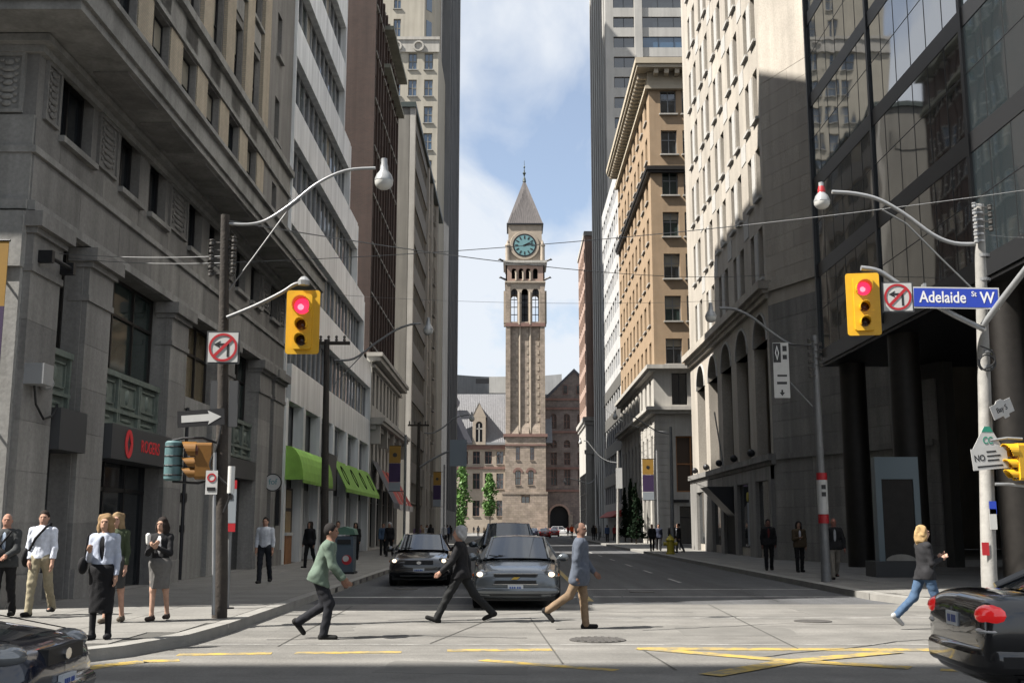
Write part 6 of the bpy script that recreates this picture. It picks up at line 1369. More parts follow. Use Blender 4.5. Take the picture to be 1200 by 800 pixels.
    if front == 'bar':
        o('grille', 'black', lambda mb: mb.box(-.42, .42, -2.43, -2.2, .52, .59)); o('grille_trim', 'chrome', lambda mb: (mb.box(-.45, .45, -2.425, -2.3, .716, .73), mb.box(-.45, .45, -2.44, -2.3, .505, .52)))
    o('lower_grille', 'black', lambda mb: mb.box(-.52, .52, -2.43, -2.2, .28, .36)); 
    for sg in (-1, 1): o('fog_lamp', 'headlamp', lambda mb: mb.box(sg * .60, sg * .76, -2.36, -2.2, .37, .41))
    bd = o('badge', 'gold' if front == 'bar' else 'chrome', lambda mb: mb.extr([(-.09, -2.45, .61 + up), (-.03, -2.45, .655 + up), (.09, -2.45, .655 + up), (.03, -2.45, .61 + up)] if front == 'bar' else [(.07 * math.cos(a * .785), -2.44, .655 + up + .045 * math.sin(a * .785)) for a in range(8)], (0, .03, 0)))
    o('bumper_line', 'black', lambda mb: mb.box(-.8 * s, .8 * s, -2.3, -2.2, .455, .465))
    if plate:
        p = o('licence_plate', 'plate_white', lambda mb: mb.box(-.155, .155, -2.46, -2.42, .40, .50)); o('plate_print', 'plate_blue', lambda mb: [mb.box(x, x + .03, -2.464, -2.461, .425, .47) for x in (-.12, -.075, -.03, .03, .075)], p)
        p = o('licence_plate', 'plate_white', lambda mb: mb.box(-.155, .155, 2.405, 2.43, tr - .30, tr - .17)); o('plate_print', 'plate_blue', lambda mb: [mb.box(x, x + .03, 2.431, 2.434, tr - .27, tr - .2) for x in (-.12, -.075, -.03, .03, .075)], p)
    o('plate_recess', 'black', lambda mb: mb.box(-.24, .24, 2.3, 2.404, tr - .33, tr - .14)); 
    for sg_, y_, zz0, zz1 in ((1, 2.0, .34, .58), (-1, -2.0, .31, .46)):
        bp_ = o('bumper', 'paint_' + paint, lambda mb: mb.extr([(-.90 * s, y_, zz0), (-.88 * s, y_ + sg_ * .34, zz0), (-.66 * s, y_ + sg_ * .47, zz0), (0, y_ + sg_ * .48, zz0), (.66 * s, y_ + sg_ * .47, zz0), (.88 * s, y_ + sg_ * .34, zz0), (.90 * s, y_, zz0)], (0, 0, zz1 - zz0)), None, True)
        md = bp_.modifiers.new('round', 'BEVEL'); md.width = .07; md.segments = 3; md.limit_method = 'ANGLE'; md.angle_limit = R(35)
        for q_ in bp_.data.polygons: q_.use_smooth = True
    for y0_, z0_ in ((-.78, .35), (.45, .35), (1.32, .5)):
        for sg in (-1, 1): o('door_seam', 'black', lambda mb: mb.box(sg * (.912 * s - .004), sg * (.912 * s + .003), y0_, y0_ + .012, z0_, .92 + up))
    for sg in (-1, 1): o('bonnet_seam', 'black', lambda mb: mb.tube([(sg * .62 * s, -2.2, .80 + up), (sg * .70 * s, -1.6, .905 + up), (sg * .74 * s, -1.05, .95 + up)], .006, 4)); o('wiper', 'black', lambda mb: mb.tube([(sg * .1, -1.10, hood + .06), (sg * .1 - .5, -1.0, hood + .12)], .012, 5)); o('door_handle', 'paint_' + paint, lambda mb: mb.box(sg * .91 * s, sg * .94 * s, .2, .36, .84 + up, .87 + up))
    o('boot_seam', 'black', lambda mb: mb.box(-.72 * s, .72 * s, 2.2, 2.405, tr - .42, tr - .41)); o('underside', 'black', lambda mb: mb.box(-.8 * s, .8 * s, -2.1, 2.1, .17, .35))
    return t
ca = car('silver sedan waiting at the stop line with a headlamp lit', 'car', (.1, 25.2, 0), R(-1.5), 'silver', 'sedan', 'bar', True)
cb = car('black sedan waiting in the kerb lane beside the silver sedan', 'car', (-2.75, 34.2, 0), R(2), 'black', 'sedan', 'oval', True, s=.96)
cc = car('grey sport utility vehicle behind the silver sedan', 'suv', (-.15, 32.5, 0), 0, 'gunmetal', 'suv', 'oval')
cd_ = car('dark navy sedan entering the crossing beside the stone corner pavement', 'car', (-6.0, 9.05, 0), R(93), 'navy', 'sedan', 'oval', False, s=.97)
ce = car('black sedan leaving the crossing with a glowing red tail lamp', 'car', (6.66, 10.9, 0), R(87), 'black', 'sedan', 'oval', False, True, s=.95)
for (x, y, p, st_, lb, rz) in ((4.6, 168, 'red', 'taxi', 'dark red taxi driving away far up the street', 180), (7.0, 196, 'red', 'sedan', 'red car stopped near the pink stone building', 180), (3.6, 205, 'navy', 'sedan', 'dark blue car far up the street with red tail lamps', 180), (.2, 120, 'gunmetal', 'sedan', 'grey car some way behind the sport utility vehicle', 0), (-3.0, 150, 'black', 'sedan', 'black car parked far up by the west kerb', 0), (10.5, 250, 'white', 'van', 'white van at the far crossing below the entrance arch', 90)):
    car(lb, 'van' if st_ == 'van' else 'taxi' if st_ == 'taxi' else 'car', (x, y, 0), R(rz), p, st_, 'oval', False, rz == 180, False, 'distant traffic')
# ---------------------------------------------------------------- people: each body is one skin grown from a rounded field
def nets(g, lo, h):
    s = g < 0; nx, ny, nz = g.shape
    cnt = np.zeros((nx - 1, ny - 1, nz - 1), np.int8)
    for i in (0, 1):
        for j in (0, 1):
            for k in (0, 1): cnt += s[i:nx - 1 + i, j:ny - 1 + j, k:nz - 1 + k]
    act = (cnt > 0) & (cnt < 8); idx = np.full(act.shape, -1, np.int32); cells = np.argwhere(act); idx[act] = np.arange(len(cells))
    acc = np.zeros((len(cells), 3)); num = np.zeros(len(cells)); c = cells
    crn = [(i, j, k) for i in (0, 1) for j in (0, 1) for k in (0, 1)]
    val = {q: g[c[:, 0] + q[0], c[:, 1] + q[1], c[:, 2] + q[2]] for q in crn}
    for a in crn:
        for ax in range(3):
            if a[ax]: continue
            b = list(a); b[ax] = 1; b = tuple(b); va, vb = val[a], val[b]; m = (va < 0) != (vb < 0)
            t = np.where(m, va / np.where(m, va - vb, 1), 0)
            P = np.tile(np.array(a, float), (len(c), 1)); P[:, ax] = t
            acc[m] += P[m]; num[m] += 1
    V = lo + (c + acc / np.maximum(num, 1)[:, None]) * h
    Q = []
    for ax in range(3):
        o1, o2 = [(1, 2), (2, 0), (0, 1)][ax]
        sl = [slice(None)] * 3; sl2 = [slice(None)] * 3; sl[ax] = slice(0, -1); sl2[ax] = slice(1, None)
        A, B = s[tuple(sl)], s[tuple(sl2)]; E = np.argwhere(A != B)
        ok = (E[:, o1] > 0) & (E[:, o2] > 0) & (E[:, o1] < g.shape[o1] - 1) & (E[:, o2] < g.shape[o2] - 1); E = E[ok]
        def ci(d1, d2):
            q = E.copy(); q[:, o1] += d1; q[:, o2] += d2; return idx[q[:, 0], q[:, 1], q[:, 2]]
        q = np.stack([ci(-1, -1), ci(0, -1), ci(0, 0), ci(-1, 0)], 1)
        fl = A[tuple(E.T)]; q[~fl] = q[~fl][:, ::-1]; Q.append(q)
    Q = np.concatenate(Q); Q = Q[(Q >= 0).all(1)]
    return V, Q
def field_mesh(name, prims, h, m, fold=0.):
    """prims: ('c', a, b, ra, rb, k) tapered capsule; ('e', centre, radii, tilt, k) ellipsoid; ('-e', ...) carves; ('cut', n, d) keeps n.p < d."""
    lo = np.full(3, 9.); hi = np.full(3, -9.); bb = []
    for p in prims:
        if p[0] == 'c': a, b = np.array(p[1]), np.array(p[2]); r = max(p[3], p[4]); l_, u_ = np.minimum(a, b) - r, np.maximum(a, b) + r
        elif p[0] == 'e': r = max(p[2]); l_, u_ = np.array(p[1]) - r, np.array(p[1]) + r
        else: bb.append(None); continue
        bb.append((l_, u_)); lo = np.minimum(lo, l_); hi = np.maximum(hi, u_)
    lo -= 3 * h; hi += 3 * h; n = np.ceil((hi - lo) / h).astype(int) + 1
    X, Y, Z = [lo[i] + np.arange(n[i]) * h for i in range(3)]; g = np.full(tuple(n), .3)
    def ell(p, sx, sy, sz):
        c, r, tl = p[1], p[2], p[3]; x = X[sx][:, None, None] - c[0]; y = Y[sy][None, :, None] - c[1]; z = Z[sz][None, None, :] - c[2]
        ct, st = math.cos(tl), math.sin(tl); y2 = y * ct - z * st; z2 = y * st + z * ct
        k0 = np.sqrt((x / r[0]) ** 2 + (y2 / r[1]) ** 2 + (z2 / r[2]) ** 2); k1 = np.sqrt((x / r[0] ** 2) ** 2 + (y2 / r[1] ** 2) ** 2 + (z2 / r[2] ** 2) ** 2) + 1e-9
        return k0 * (k0 - 1) / k1
    for p, b in zip(prims, bb):
        if b is not None:
            k = p[-1]; mg = k + 3 * h; i0 = np.maximum(((b[0] - mg - lo) / h).astype(int), 0); i1 = np.minimum(((b[1] + mg - lo) / h).astype(int) + 2, n)
            sx, sy, sz = [slice(i0[q], i1[q]) for q in range(3)]
            if p[0] == 'c':
                a, bb_ = np.array(p[1]), np.array(p[2]); d = bb_ - a; L2 = max(d @ d, 1e-9)
                x = X[sx][:, None, None] - a[0]; y = Y[sy][None, :, None] - a[1]; z = Z[sz][None, None, :] - a[2]
                t = np.clip((x * d[0] + y * d[1] + z * d[2]) / L2, 0, 1)
                f = np.sqrt((x - t * d[0]) ** 2 + (y - t * d[1]) ** 2 + (z - t * d[2]) ** 2) - (p[3] + (p[4] - p[3]) * t)
            else: f = ell(p, sx, sy, sz)
            sub = g[sx, sy, sz]; q = np.clip(.5 + .5 * (sub - f) / k, 0, 1); g[sx, sy, sz] = sub * (1 - q) + f * q - k * q * (1 - q)
        elif p[0] == '-e':
            a = slice(None); g[...] = np.maximum(g, -ell(p, a, a, a))
        elif p[0] == 'cut':
            nn = p[1]; g[...] = np.maximum(g, X[:, None, None] * nn[0] + Y[None, :, None] * nn[1] + Z[None, None, :] * nn[2] - p[2])
    if fold:
        x, y, z = X[:, None, None], Y[None, :, None], Z[None, None, :]
        g += fold * (np.sin(22 * z + 9 * np.sin(9 * x + 3 * z) + 14 * y) * np.sin(15 * x + 19 * y + 7 * z) + .45 * np.sin(48 * z + 37 * x - 41 * y))
    V, Q = nets(g, lo, h)
    me = bpy.data.meshes.new(name); me.vertices.add(len(V)); me.vertices.foreach_set('co', V.ravel().astype(np.float32)); me.loops.add(Q.size); me.loops.foreach_set('vertex_index', Q.ravel().astype(np.int32))
    me.polygons.add(len(Q)); me.polygons.foreach_set('loop_start', np.arange(0, Q.size, 4, dtype=np.int32)); me.polygons.foreach_set('loop_total', np.full(len(Q), 4, np.int32)); me.polygons.foreach_set('use_smooth', np.ones(len(Q), bool))
    me.update(calc_edges=True); me.materials.append(cloth(m) if isinstance(m, tuple) else M[m]); return me
_C = {}
def cloth(c, rough=.85):
    k = (c, rough)
    if k not in _C:
        nm = 'cloth_%d' % len(_C); mat(nm, c, rough, var=.16, vscale=14, space='object', bump=.25, bscale=60, spec=.25); _C[k] = M[nm]
    return _C[k]
def person(label, loc, face, H=1.72, lean=0., legs=((0, 0), (0, 0)), arms=((0, .12, .1, 0), (0, .12, .1, 0)), head=(0, 0), skin=(.42, .25, .18), hair=(.05, .03, .02), hairstyle='short', top=(.1, .1, .1), topkind='jacket', inner=None, bottom=(.02, .02, .025), botkind='trousers', shoes=(.012, .012, .012), hose=None, res=.0115, group='people in the street', fat=1., sh=1., collar=None):
    t = thing('person', label, 'person', loc, 0, group); k = H / 1.75
    def V(*a): return np.array(a, float)
    ct, st = math.cos(lean), math.sin(lean); J = {}
    P = V(0, 0, 0); up = V(0, st, ct); fw = V(0, ct, -st)
    for i, sg in ((0, 1), (1, -1)):
        th, kf = legs[i][:2]; hip = P + V(sg * .095 * k, 0, -.02 * k); kn = hip + .43 * k * V(sg * .01, math.sin(th), -math.cos(th)); an = kn + .42 * k * V(0, math.sin(th - kf), -math.cos(th - kf))
        fp = legs[i][2] if len(legs[i]) > 2 else 0
        f_ = V(sg * .1, math.cos(fp), math.sin(fp)); n_ = V(0, -math.sin(fp), math.cos(fp)); toe = an + .15 * k * f_ - .058 * k * n_; heel = an - .035 * k * f_ - .062 * k * n_; J[i] = (hip, kn, an, toe, heel)
    zmin = min(min(J[i][3][2] - .028 * k, J[i][4][2] - .034 * k) for i in (0, 1)); off = V(0, 0, -zmin)
    for i in (0, 1): J[i] = tuple(q + off for q in J[i])
    P = P + off; N_ = P + up * .50 * k; chest = P + up * .36 * k + fw * .005; A = {}
    for i, sg in ((0, 1), (1, -1)):
        fl, ab, el, tw = arms[i]; fl += lean * .0; S = P + up * .435 * k + V(sg * .175 * k * sh, 0, 0)
        E = S + .29 * k * V(sg * math.sin(ab), math.sin(fl) * math.cos(ab), -math.cos(fl) * math.cos(ab)); dr = V(-sg * math.sin(tw), math.sin(fl + el) * math.cos(tw), -math.cos(fl + el) * math.cos(tw)); Wt = E + .25 * k * dr; A[i] = (S, E, Wt, dr)
    hp, hy = head; hd = N_ + V(math.sin(-hy) * .0, 0, 0) + .155 * k * V(0, math.sin(lean * .6 + hp), math.cos(lean * .6 + hp)) + fw * .015
    cy, sy = math.cos(hy), math.sin(hy)
    def hl(x, y, z): return hd + k * V(x * cy - y * sy, x * sy + y * cy, z)
    B = [('c', N_ - up * .02, hd - V(0, 0, .04 * k), .054 * k, .052 * k, .03), ('e', hd, (.074 * k, .09 * k, .112 * k), 0, .02), ('e', hl(0, .03, -.06), (.056 * k, .055 * k, .055 * k), 0, .03), ('e', hl(0, .098, -.02), (.013, .02, .024), 0, .012), ('e', hl(0, .085, .025), (.05 * k, .015, .012), 0, .015), ('e', hl(0, .088, -.062), (.022, .01, .01), 0, .01), ('e', hl(.076, -.005, -.01), (.012, .02, .03), 0, .01), ('e', hl(-.076, -.005, -.01), (.012, .02, .03), 0, .01)]
    B += [('e', P + up * .02 * k, (.155 * k, .105 * k, .12 * k), lean, .05), ('e', P + up * .2 * k, (.13 * k, .095 * k, .15 * k), lean, .06), ('e', chest, (.165 * k, .11 * k, .17 * k), lean, .06), ('c', N_ - up * .06 * k, A[0][0], .052 * k, .05 * k, .04), ('c', N_ - up * .06 * k, A[1][0], .052 * k, .05 * k, .04)]
    for i in (0, 1):
        S, E, W_, dr = A[i]; B += [('c', S, E, .055 * k, .043 * k, .03), ('c', E, W_, .043 * k, .029 * k, .02)]
        sg = (1, -1)[i]; d1 = dr; d2 = V(sg, 0, 0) - dr * (dr[0] * sg); d2 = d2 / (np.linalg.norm(d2) + 1e-9); d3 = np.cross(d1, d2) * sg
        if abs(d1[2]) > .6: d2, d3 = d3, d2
        pc = W_ + dr * .05 * k; B.append(('e', pc, (.034 * k, .034 * k, .045 * k), 0, .02))
        cr = -np.sign(d3 @ V(-sg, .3, 0) or 1) * d3 if abs(d1[2]) < .6 else V(-sg * .5, .4, 0)
        for j, ln in ((-1.5, .058), (-.5, .068), (.5, .066), (1.5, .05)):
            a = W_ + dr * .085 * k + d2 * j * .0185 * k; b = a + dr * ln * .55 * k + cr * .006; c_ = b + dr * ln * .35 * k + cr * .028
            B += [('c', a, b, .0105, .0098, .006), ('c', b, c_, .0098, .0085, .005)]
        a = W_ + dr * .03 * k + d2 * .026 * k * (1 if i else -1) * -1; b = a + dr * .04 + V(0, .03, 0); B.append(('c', a, b, .0125, .010, .008)); B.append(('c', b, b + dr * .028, .010, .0085, .005))
        hip, kn, an, toe, heel = J[i]; B += [('c', hip, kn, .083 * k, .054 * k, .04), ('c', kn, an, .052 * k, .036 * k, .03), ('c', an, heel, .036 * k, .032 * k, .02), ('c', heel, toe, .034 * k, .026 * k, .02)]
    rot = R(face)
    def add(name, prims, m, fold=0., par=t):
        me = field_mesh(name, prims, res, m, fold); o_ = bpy.data.objects.new(name, me); COL.objects.link(o_); o_.parent = par; return o_
    body = add('body', B, skin); e = .016 * k
    # hair
    if hairstyle != 'bald':
        if hairstyle == 'short': Hh = [('e', hl(0, -.016, .022), (.083 * k, .097 * k, .108 * k), 0, .01), ('-e', hl(0, .1, -.035), (.088 * k, .085 * k, .1 * k), 0), ('-e', hl(0, .02, -.14), (.1, .1, .1), 0)]
        elif hairstyle == 'thin': Hh = [('e', hl(0, -.02, .005), (.081 * k, .09 * k, .108 * k), 0, .01), ('-e', hl(0, .09, .0), (.09 * k, .1 * k, .17 * k), 0), ('-e', hl(0, .02, -.15), (.1, .1, .1), 0)]
        elif hairstyle == 'wild': Hh = [('e', hl(0, -.03, .03), (.1 * k, .108 * k, .116 * k), 0, .02), ('e', hl(0, -.065, -.05), (.09, .06, .09), 0, .03), ('-e', hl(0, .115, -.05), (.12 * k, .105 * k, .115 * k), 0)]
        else: Hh = [('e', hl(0, -.02, .022), (.092 * k, .1 * k, .112 * k), 0, .02), ('e', hl(.075, .0, -.08), (.04, .06, .11), 0, .03), ('e', hl(-.075, .0, -.08), (.04, .06, .11), 0, .03), ('e', hl(0, -.06, -.1), (.09, .06, .13), 0, .04), ('-e', hl(0, .105, -.05), (.062 * k, .08 * k, .105 * k), 0)]
        if hairstyle in ('long', 'wild'):
            rr = random.Random(int(abs(loc[0] * 100)) + 5)
            for q in range(26):
                a = rr.uniform(.2, 2 * math.pi - .2) + math.pi / 2; zz_ = rr.uniform(-.17 if hairstyle == 'long' else -.07, .055); rd = .09 * math.sqrt(max(.1, 1 - (zz_ / .14) ** 2)) if zz_ > 0 else .088
                if math.sin(a) > .35 and zz_ < .06: continue
                Hh.insert(len(Hh) - 1, ('e', hl(rd * math.cos(a), rd * math.sin(a) - .02, zz_ + .02), (.026, .026, rr.uniform(.035, .06)), rr.uniform(-.4, .4), .025))
        add('hair', Hh, hair, .009 if hairstyle in ('long', 'wild') else .002)
    # face
    for sx in (-1, 1): mb = MB(); c = hl(sx * .031, .083, .008); mb.ball(tuple(c), (.011, .008, .007), 8); o_ = bpy.data.objects.new('eye', mb.mesh('eye', 'black')); COL.objects.link(o_); o_.parent = t
    # clothes
    def sleeves(r0, r1, cuff=.93, kk=.03): return [q for i in (0, 1) for q in (('c', A[i][0], A[i][1], (.055 + r0) * k, (.045 + r0) * k, kk), ('c', A[i][1], A[i][1] + (A[i][2] - A[i][1]) * cuff, (.045 + r0) * k, (.03 + r1) * k, .02))]
    neckcut = ('cut', tuple(up), float(up @ N_) + .02)
    hem = {'jacket': -.12, 'long': -.26, 'shirt': -.02, 'blazer': -.08, 'sweater': -.06}[topkind] * k
    tr = [('e', P + up * .0 * k, (.172 * k * fat, .125 * k * fat, .17 * k), lean, .06), ('e', P + up * .18 * k, (.155 * k * fat, .12 * k * fat, .17 * k), lean, .07), ('e', chest, (.185 * k * (.5 + .5 * fat), .128 * k * (.5 + .5 * fat), .185 * k), lean, .07), ('c', N_ - up * .06 * k, A[0][0], .066 * k, .062 * k, .04), ('c', N_ - up * .06 * k, A[1][0], .066 * k, .062 * k, .04), ('c', N_ - up * .06, N_, .07 * k, .06 * k, .03)]
    if topkind in ('long', 'jacket'): tr.insert(0, ('e', P - up * .13 * k, (.175 * k * fat, .135 * k * fat, .2 * k), lean, .07))
    tr += sleeves(.018 if sh == 1 and topkind != 'shirt' else .012 if sh == 1 else .004, .018 if sh == 1 else .01)
    if topkind in ('jacket', 'long', 'sweater') and botkind == 'trousers': tr += [('c', J[i][0], J[i][0] * .62 + J[i][1] * .38, .122 * k * fat, .112 * k * fat, .05) for i in (0, 1)]
    tr += [('cut', tuple(-up), float(-up @ (P + up * hem))), neckcut]
    if inner: # an open front shows the shirt below
        tr += [('-e', tuple(P + up * .30 * k + fw * .16 * k), (.042 * k, .075, .24 * k), lean)]
    add('sweater' if topkind == 'sweater' else 'shirt' if topkind == 'shirt' else 'jacket', tr, top, .0038)
    if inner: add('shirt', [('e', P + up * .18 * k, (.142 * k * fat, .108 * k * fat, .17 * k), lean, .07), ('e', chest, (.172 * k, .12 * k, .18 * k), lean, .07), ('c', N_ - up * .06, N_, .06 * k, .058 * k, .03), neckcut, ('cut', tuple(-up), float(-up @ (P - up * .02 * k)))], inner, .002)
    elif topkind in ('jacket', 'long', 'shirt'): add('collar', [('c', N_ - up * .025, N_ + up * .015, .072 * k, .066 * k, .02), ('e', N_ + fw * .05, (.05, .03, .03), lean, .02), ('cut', tuple(up), float(up @ N_) + .035)], collar or top, .001)
    wst = ('cut', tuple(up), float(up @ (P + up * ((.10 * k) if topkind == 'shirt' or botkind != 'trousers' else hem + .05 * k))))
    if botkind == 'trousers':
        q = [('e', P + up * .0 * k, (.163 * k * fat, .118 * k * fat, .135 * k), lean, .05)]
        for i in (0, 1):
            hip, kn, an, toe, heel = J[i]; q += [('c', hip, kn, .098 * k * (.5 + .5 * fat), .072 * k, .05), ('c', kn, an + (an - kn) * .06, .070 * k, .062 * k, .03)]
        add('trousers', q + [wst], bottom, .005)
        mb = None
    else:
        fat = max(fat, 1.04); d = (J[0][1] + J[1][1]) / 2; hz = d[2] + (.02 if botkind == 'skirt' else -.16) * k; q = [('e', P, (.168 * k * fat, .122 * k * fat, .13 * k), lean, .05)]
        bt = V(d[0], d[1] * .9, hz - .12); w_ = .105 * k
        for sg in (-1, 1): q += [('c', P + V(sg * .085 * k, 0, -.03), V(sg * .075 * k, bt[1], bt[2]), .098 * k * fat, .085 * k, .09)]
        q += [('c', P, V(0, bt[1], bt[2]), .12 * k * fat, .105 * k, .06), wst, ('cut', (0, 0, -1), -hz)]
        add('skirt', q, bottom, .003)
        if hose:
            q = []
            for i in (0, 1): hip, kn, an, toe, heel = J[i]; q += [('c', hip * .4 + kn * .6, kn, .07 * k, .058 * k, .03), ('c', kn, an, .056 * k, .041 * k, .03), ('c', an, heel * .5 + toe * .5, .04 * k, .03, .02)]
            add('stockings', q, hose)
    for i in (0, 1):
        hip, kn, an, toe, heel = J[i]; add('shoe', [('c', heel, toe + (toe - heel) * .12, .045 * k, .037 * k, .02), ('c', an + (heel - an) * .3, heel, .044 * k, .044 * k, .02), ('cut', tuple((an - kn) / -np.linalg.norm(an - kn)), float(((an - kn) / -np.linalg.norm(an - kn)) @ (an + (kn - an) * .08)))], shoes)
    t.rotation_euler = (0, 0, rot); t.location = (loc[0], loc[1], loc[2])
    return t, dict(P=P, N=N_, A=A, J=J, hd=hd, up=up, fw=fw, k=k)
def held(name, label, cat, pr, prims, m, parts=()):
    """A thing carried by a person: its own top-level object standing where that person carries it."""
    o_ = pr[0]; t = thing(name, label, cat, tuple(o_.location)); t.rotation_euler = o_.rotation_euler
    for nme, pm, mm in (('body', prims, m),) + tuple(parts):
        me = field_mesh(nme, pm, .012, mm); x = bpy.data.objects.new(nme, me); COL.objects.link(x); x.parent = t
    return t
SW = .152
blk = (.012, .012, .014)
# on the stone corner pavement
p = person('old man in a dark grey jacket over a pale blue shirt with a shoulder bag', (-8.55, 19.0, SW), 185, 1.74, .02, ((.15, .1), (-.15, .2)), ((.1, .12, .25, 0), (.3, .1, .9, .3)), (-.05, .2), (.40, .22, .16), (.22, .21, .20), 'thin', (.045, .048, .05), 'jacket', (.42, .5, .62), blk, 'trousers')
held('shoulder_bag', 'black shoulder bag hanging at the old man\'s hip', 'bag', p, [('e', (.05, .2, 1.03), (.15, .06, .12), 0, .02), ('c', (.1, .15, 1.12), (-.12, .14, 1.42), .018, .018, .01)], blk)
p = person('man in a white shirt and khaki trousers with a bag strap across his chest', (-8.15, 19.5, SW), 178, 1.80, 0, ((.22, .12), (-.22, .28)), ((-.05, .18, .5, .25), (.05, .14, .15, 0)), (-.12, .25), (.45, .27, .2), (.02, .013, .01), 'short', (.66, .70, .80), 'shirt', None, (.33, .29, .2), 'trousers')
held('messenger_bag', 'black messenger bag with a strap worn over a white shirt', 'bag', p, [('e', (.26, .0, .98), (.07, .15, .17), 0, .02), ('c', (.2, .05, 1.1), (.06, .15, 1.3), .022, .022, .01), ('c', (.06, .15, 1.3), (-.1, .11, 1.5), .022, .022, .01), ('c', (-.1, .11, 1.5), (-.14, .02, 1.56), .022, .022, .01), ('c', (-.14, .02, 1.56), (0, -.17, 1.35), .022, .022, .01), ('c', (0, -.17, 1.35), (.22, -.08, 1.1), .022, .022, .01)], blk)
held('belt', 'black leather belt on khaki trousers', 'belt', p, [('e', (0, 0, 1.035), (.172, .128, .03), 0, .01)], blk)
p = person('blonde woman in a pale blue jacket and long black skirt nearest the kerb', (-5.62, 15.5, SW), 184, 1.68, 0, ((.05, .04), (-.04, .04)), ((.12, .13, 1.9, .25), (.02, .14, .2, 0)), (0, .05), (.46, .28, .2), (.27, .175, .09), 'long', (.42, .46, .56), 'blazer', (.015, .015, .018), (.010, .010, .012), 'long_skirt', blk, (.012, .012, .014), fat=1.0, sh=.88)
held('handbag', 'black handbag under the arm of the blonde woman in pale blue', 'bag', p, [('e', (.27, .03, .98), (.06, .12, .12), 0, .02), ('c', (.26, .02, 1.05), (.23, .0, 1.38), .014, .014, .01)], blk)
p = person('fair-haired woman in a green top standing behind the pale blue jacket', (-6.38, 18.1, SW), 180, 1.74, 0, ((.1, .1), (-.1, .15)), ((0, .12, .2, 0), (0, .12, .2, 0)), (0, .0), (.45, .27, .2), (.26, .18, .1), 'long', (.045, .06, .032), 'sweater', None, (.05, .05, .05), 'skirt', (.1, .08, .06), fat=.88, sh=.86)
p = person('dark-haired woman in a black jacket and short grey skirt with folded arms', (-5.78, 18.5, SW), 178, 1.66, 0, ((.06, .05), (-.1, .2)), ((.35, .15, 1.9, .7), (.35, .15, 1.85, .8)), (0, -.2), (.48, .3, .22), (.018, .012, .01), 'long', (.014, .014, .016), 'blazer', (.6, .6, .62), (.14, .135, .13), 'skirt', (.05, .035, .03), fat=.92, sh=.86)
held('paper_cup', 'white paper cup held by the woman with folded arms', 'cup', p, [('c', (.13, .26, 1.24), (.13, .26, 1.36), .032, .042, .01)], (.7, .7, .68))
p = person('man in a white shirt and dark trousers walking by the stone pilasters', (-6.75, 30.6, SW), 178, 1.78, 0, ((.2, .15), (-.18, .25)), ((.05, .14, .15, 0), (-.05, .14, .2, 0)), (0, 0), (.42, .24, .17), (.02, .015, .012), 'short', (.52, .54, .58), 'shirt', None, (.016, .018, .024), 'trousers', res=.014)
# crossing the road
p = person('man in a pale green jacket hurrying over the crossing with bent knees', (-2.95, 17.1, 0), -88, 1.80, .34, ((.45, .62, -.05), (.22, 1.22, -.95)), ((.3, .1, .45, .05), (.1, .15, .5, 0)), (-.25, 0), (.25, .14, .10), (.012, .01, .01), 'short', (.125, .17, .135), 'jacket', (.65, .66, .66), (.014, .015, .02), 'trousers', collar=(.6, .6, .6))
p = person('grey-haired man in a black suit striding over the crossing', (-.92, 19.95, 0), 86, 1.76, .05, ((-.52, .28, -.45), (.52, .06, .28)), ((-.35, .1, .2, 0), (.45, .08, .35, 0)), (.02, .0), (.45, .26, .19), (.34, .34, .34), 'wild', (.012, .012, .014), 'jacket', (.2, .26, .38), (.016, .017, .018), 'trousers')
p = person('man in a slate grey coat and tan trousers stepping over the crossing', (1.1, 18.7, 0), -95, 1.74, .0, ((-.42, .55, -.9), (.1, .02, 0)), ((-.2, .1, .25, 0), (.25, .08, .4, 0)), (0, -.55), (.20, .115, .085), (.012, .01, .009), 'thin', (.088, .103, .135), 'long', None, (.20, .14, .09), 'trousers', fat=1.15)
p = person('blonde woman in a black jacket and blue jeans reaching the far kerb', (6.75, 18.6, 0), -80, 1.70, .0, ((.3, .12, .1), (-.40, .45, -.75)), ((.15, .08, 1.75, .3), (.3, .1, 1.7, .45)), (-.05, -.3), (.46, .28, .21), (.40, .27, .13), 'long', (.022, .022, .025), 'jacket', None, (.06, .105, .18), 'trousers', (.4, .4, .4), fat=.92, sh=.88)
# in the shade of the east pavement
p = person('man in black walking in the shade by the arcade shop windows', (8.95, 39.6, SW), 175, 1.78, 0, ((.12, .1), (-.1, .15)), ((0, .16, .15, 0), (0, .16, .15, 0)), (0, 0), (.2, .1, .08), (.015, .01, .01), 'short', blk, 'jacket', (.12, .02, .02), blk, 'trousers', res=.016)
p = person('woman in a brown jacket with her arm bent by the dark street lamp pole', (9.62, 38.0, SW), 185, 1.70, 0, ((.08, .06), (-.06, .1)), ((.2, .14, 1.6, .6), (0, .12, .2, 0)), (0, -.3), (.3, .18, .13), (.015, .011, .01), 'long', (.07, .05, .03), 'jacket', (.5, .5, .55), blk, 'trousers', res=.016)
p = person('bald man in a black coat and beige trousers on the shaded pavement', (9.35, 32.9, SW), 178, 1.78, .03, ((.22, .1), (-.22, .35)), ((-.1, .3, .2, 0), (.1, .3, .2, 0)), (-.1, 0), (.3, .13, .1), (.02, .015, .01), 'bald', (.014, .014, .016), 'jacket', (.35, .36, .38), (.22, .2, .17), 'trousers', res=.016, fat=1.15)
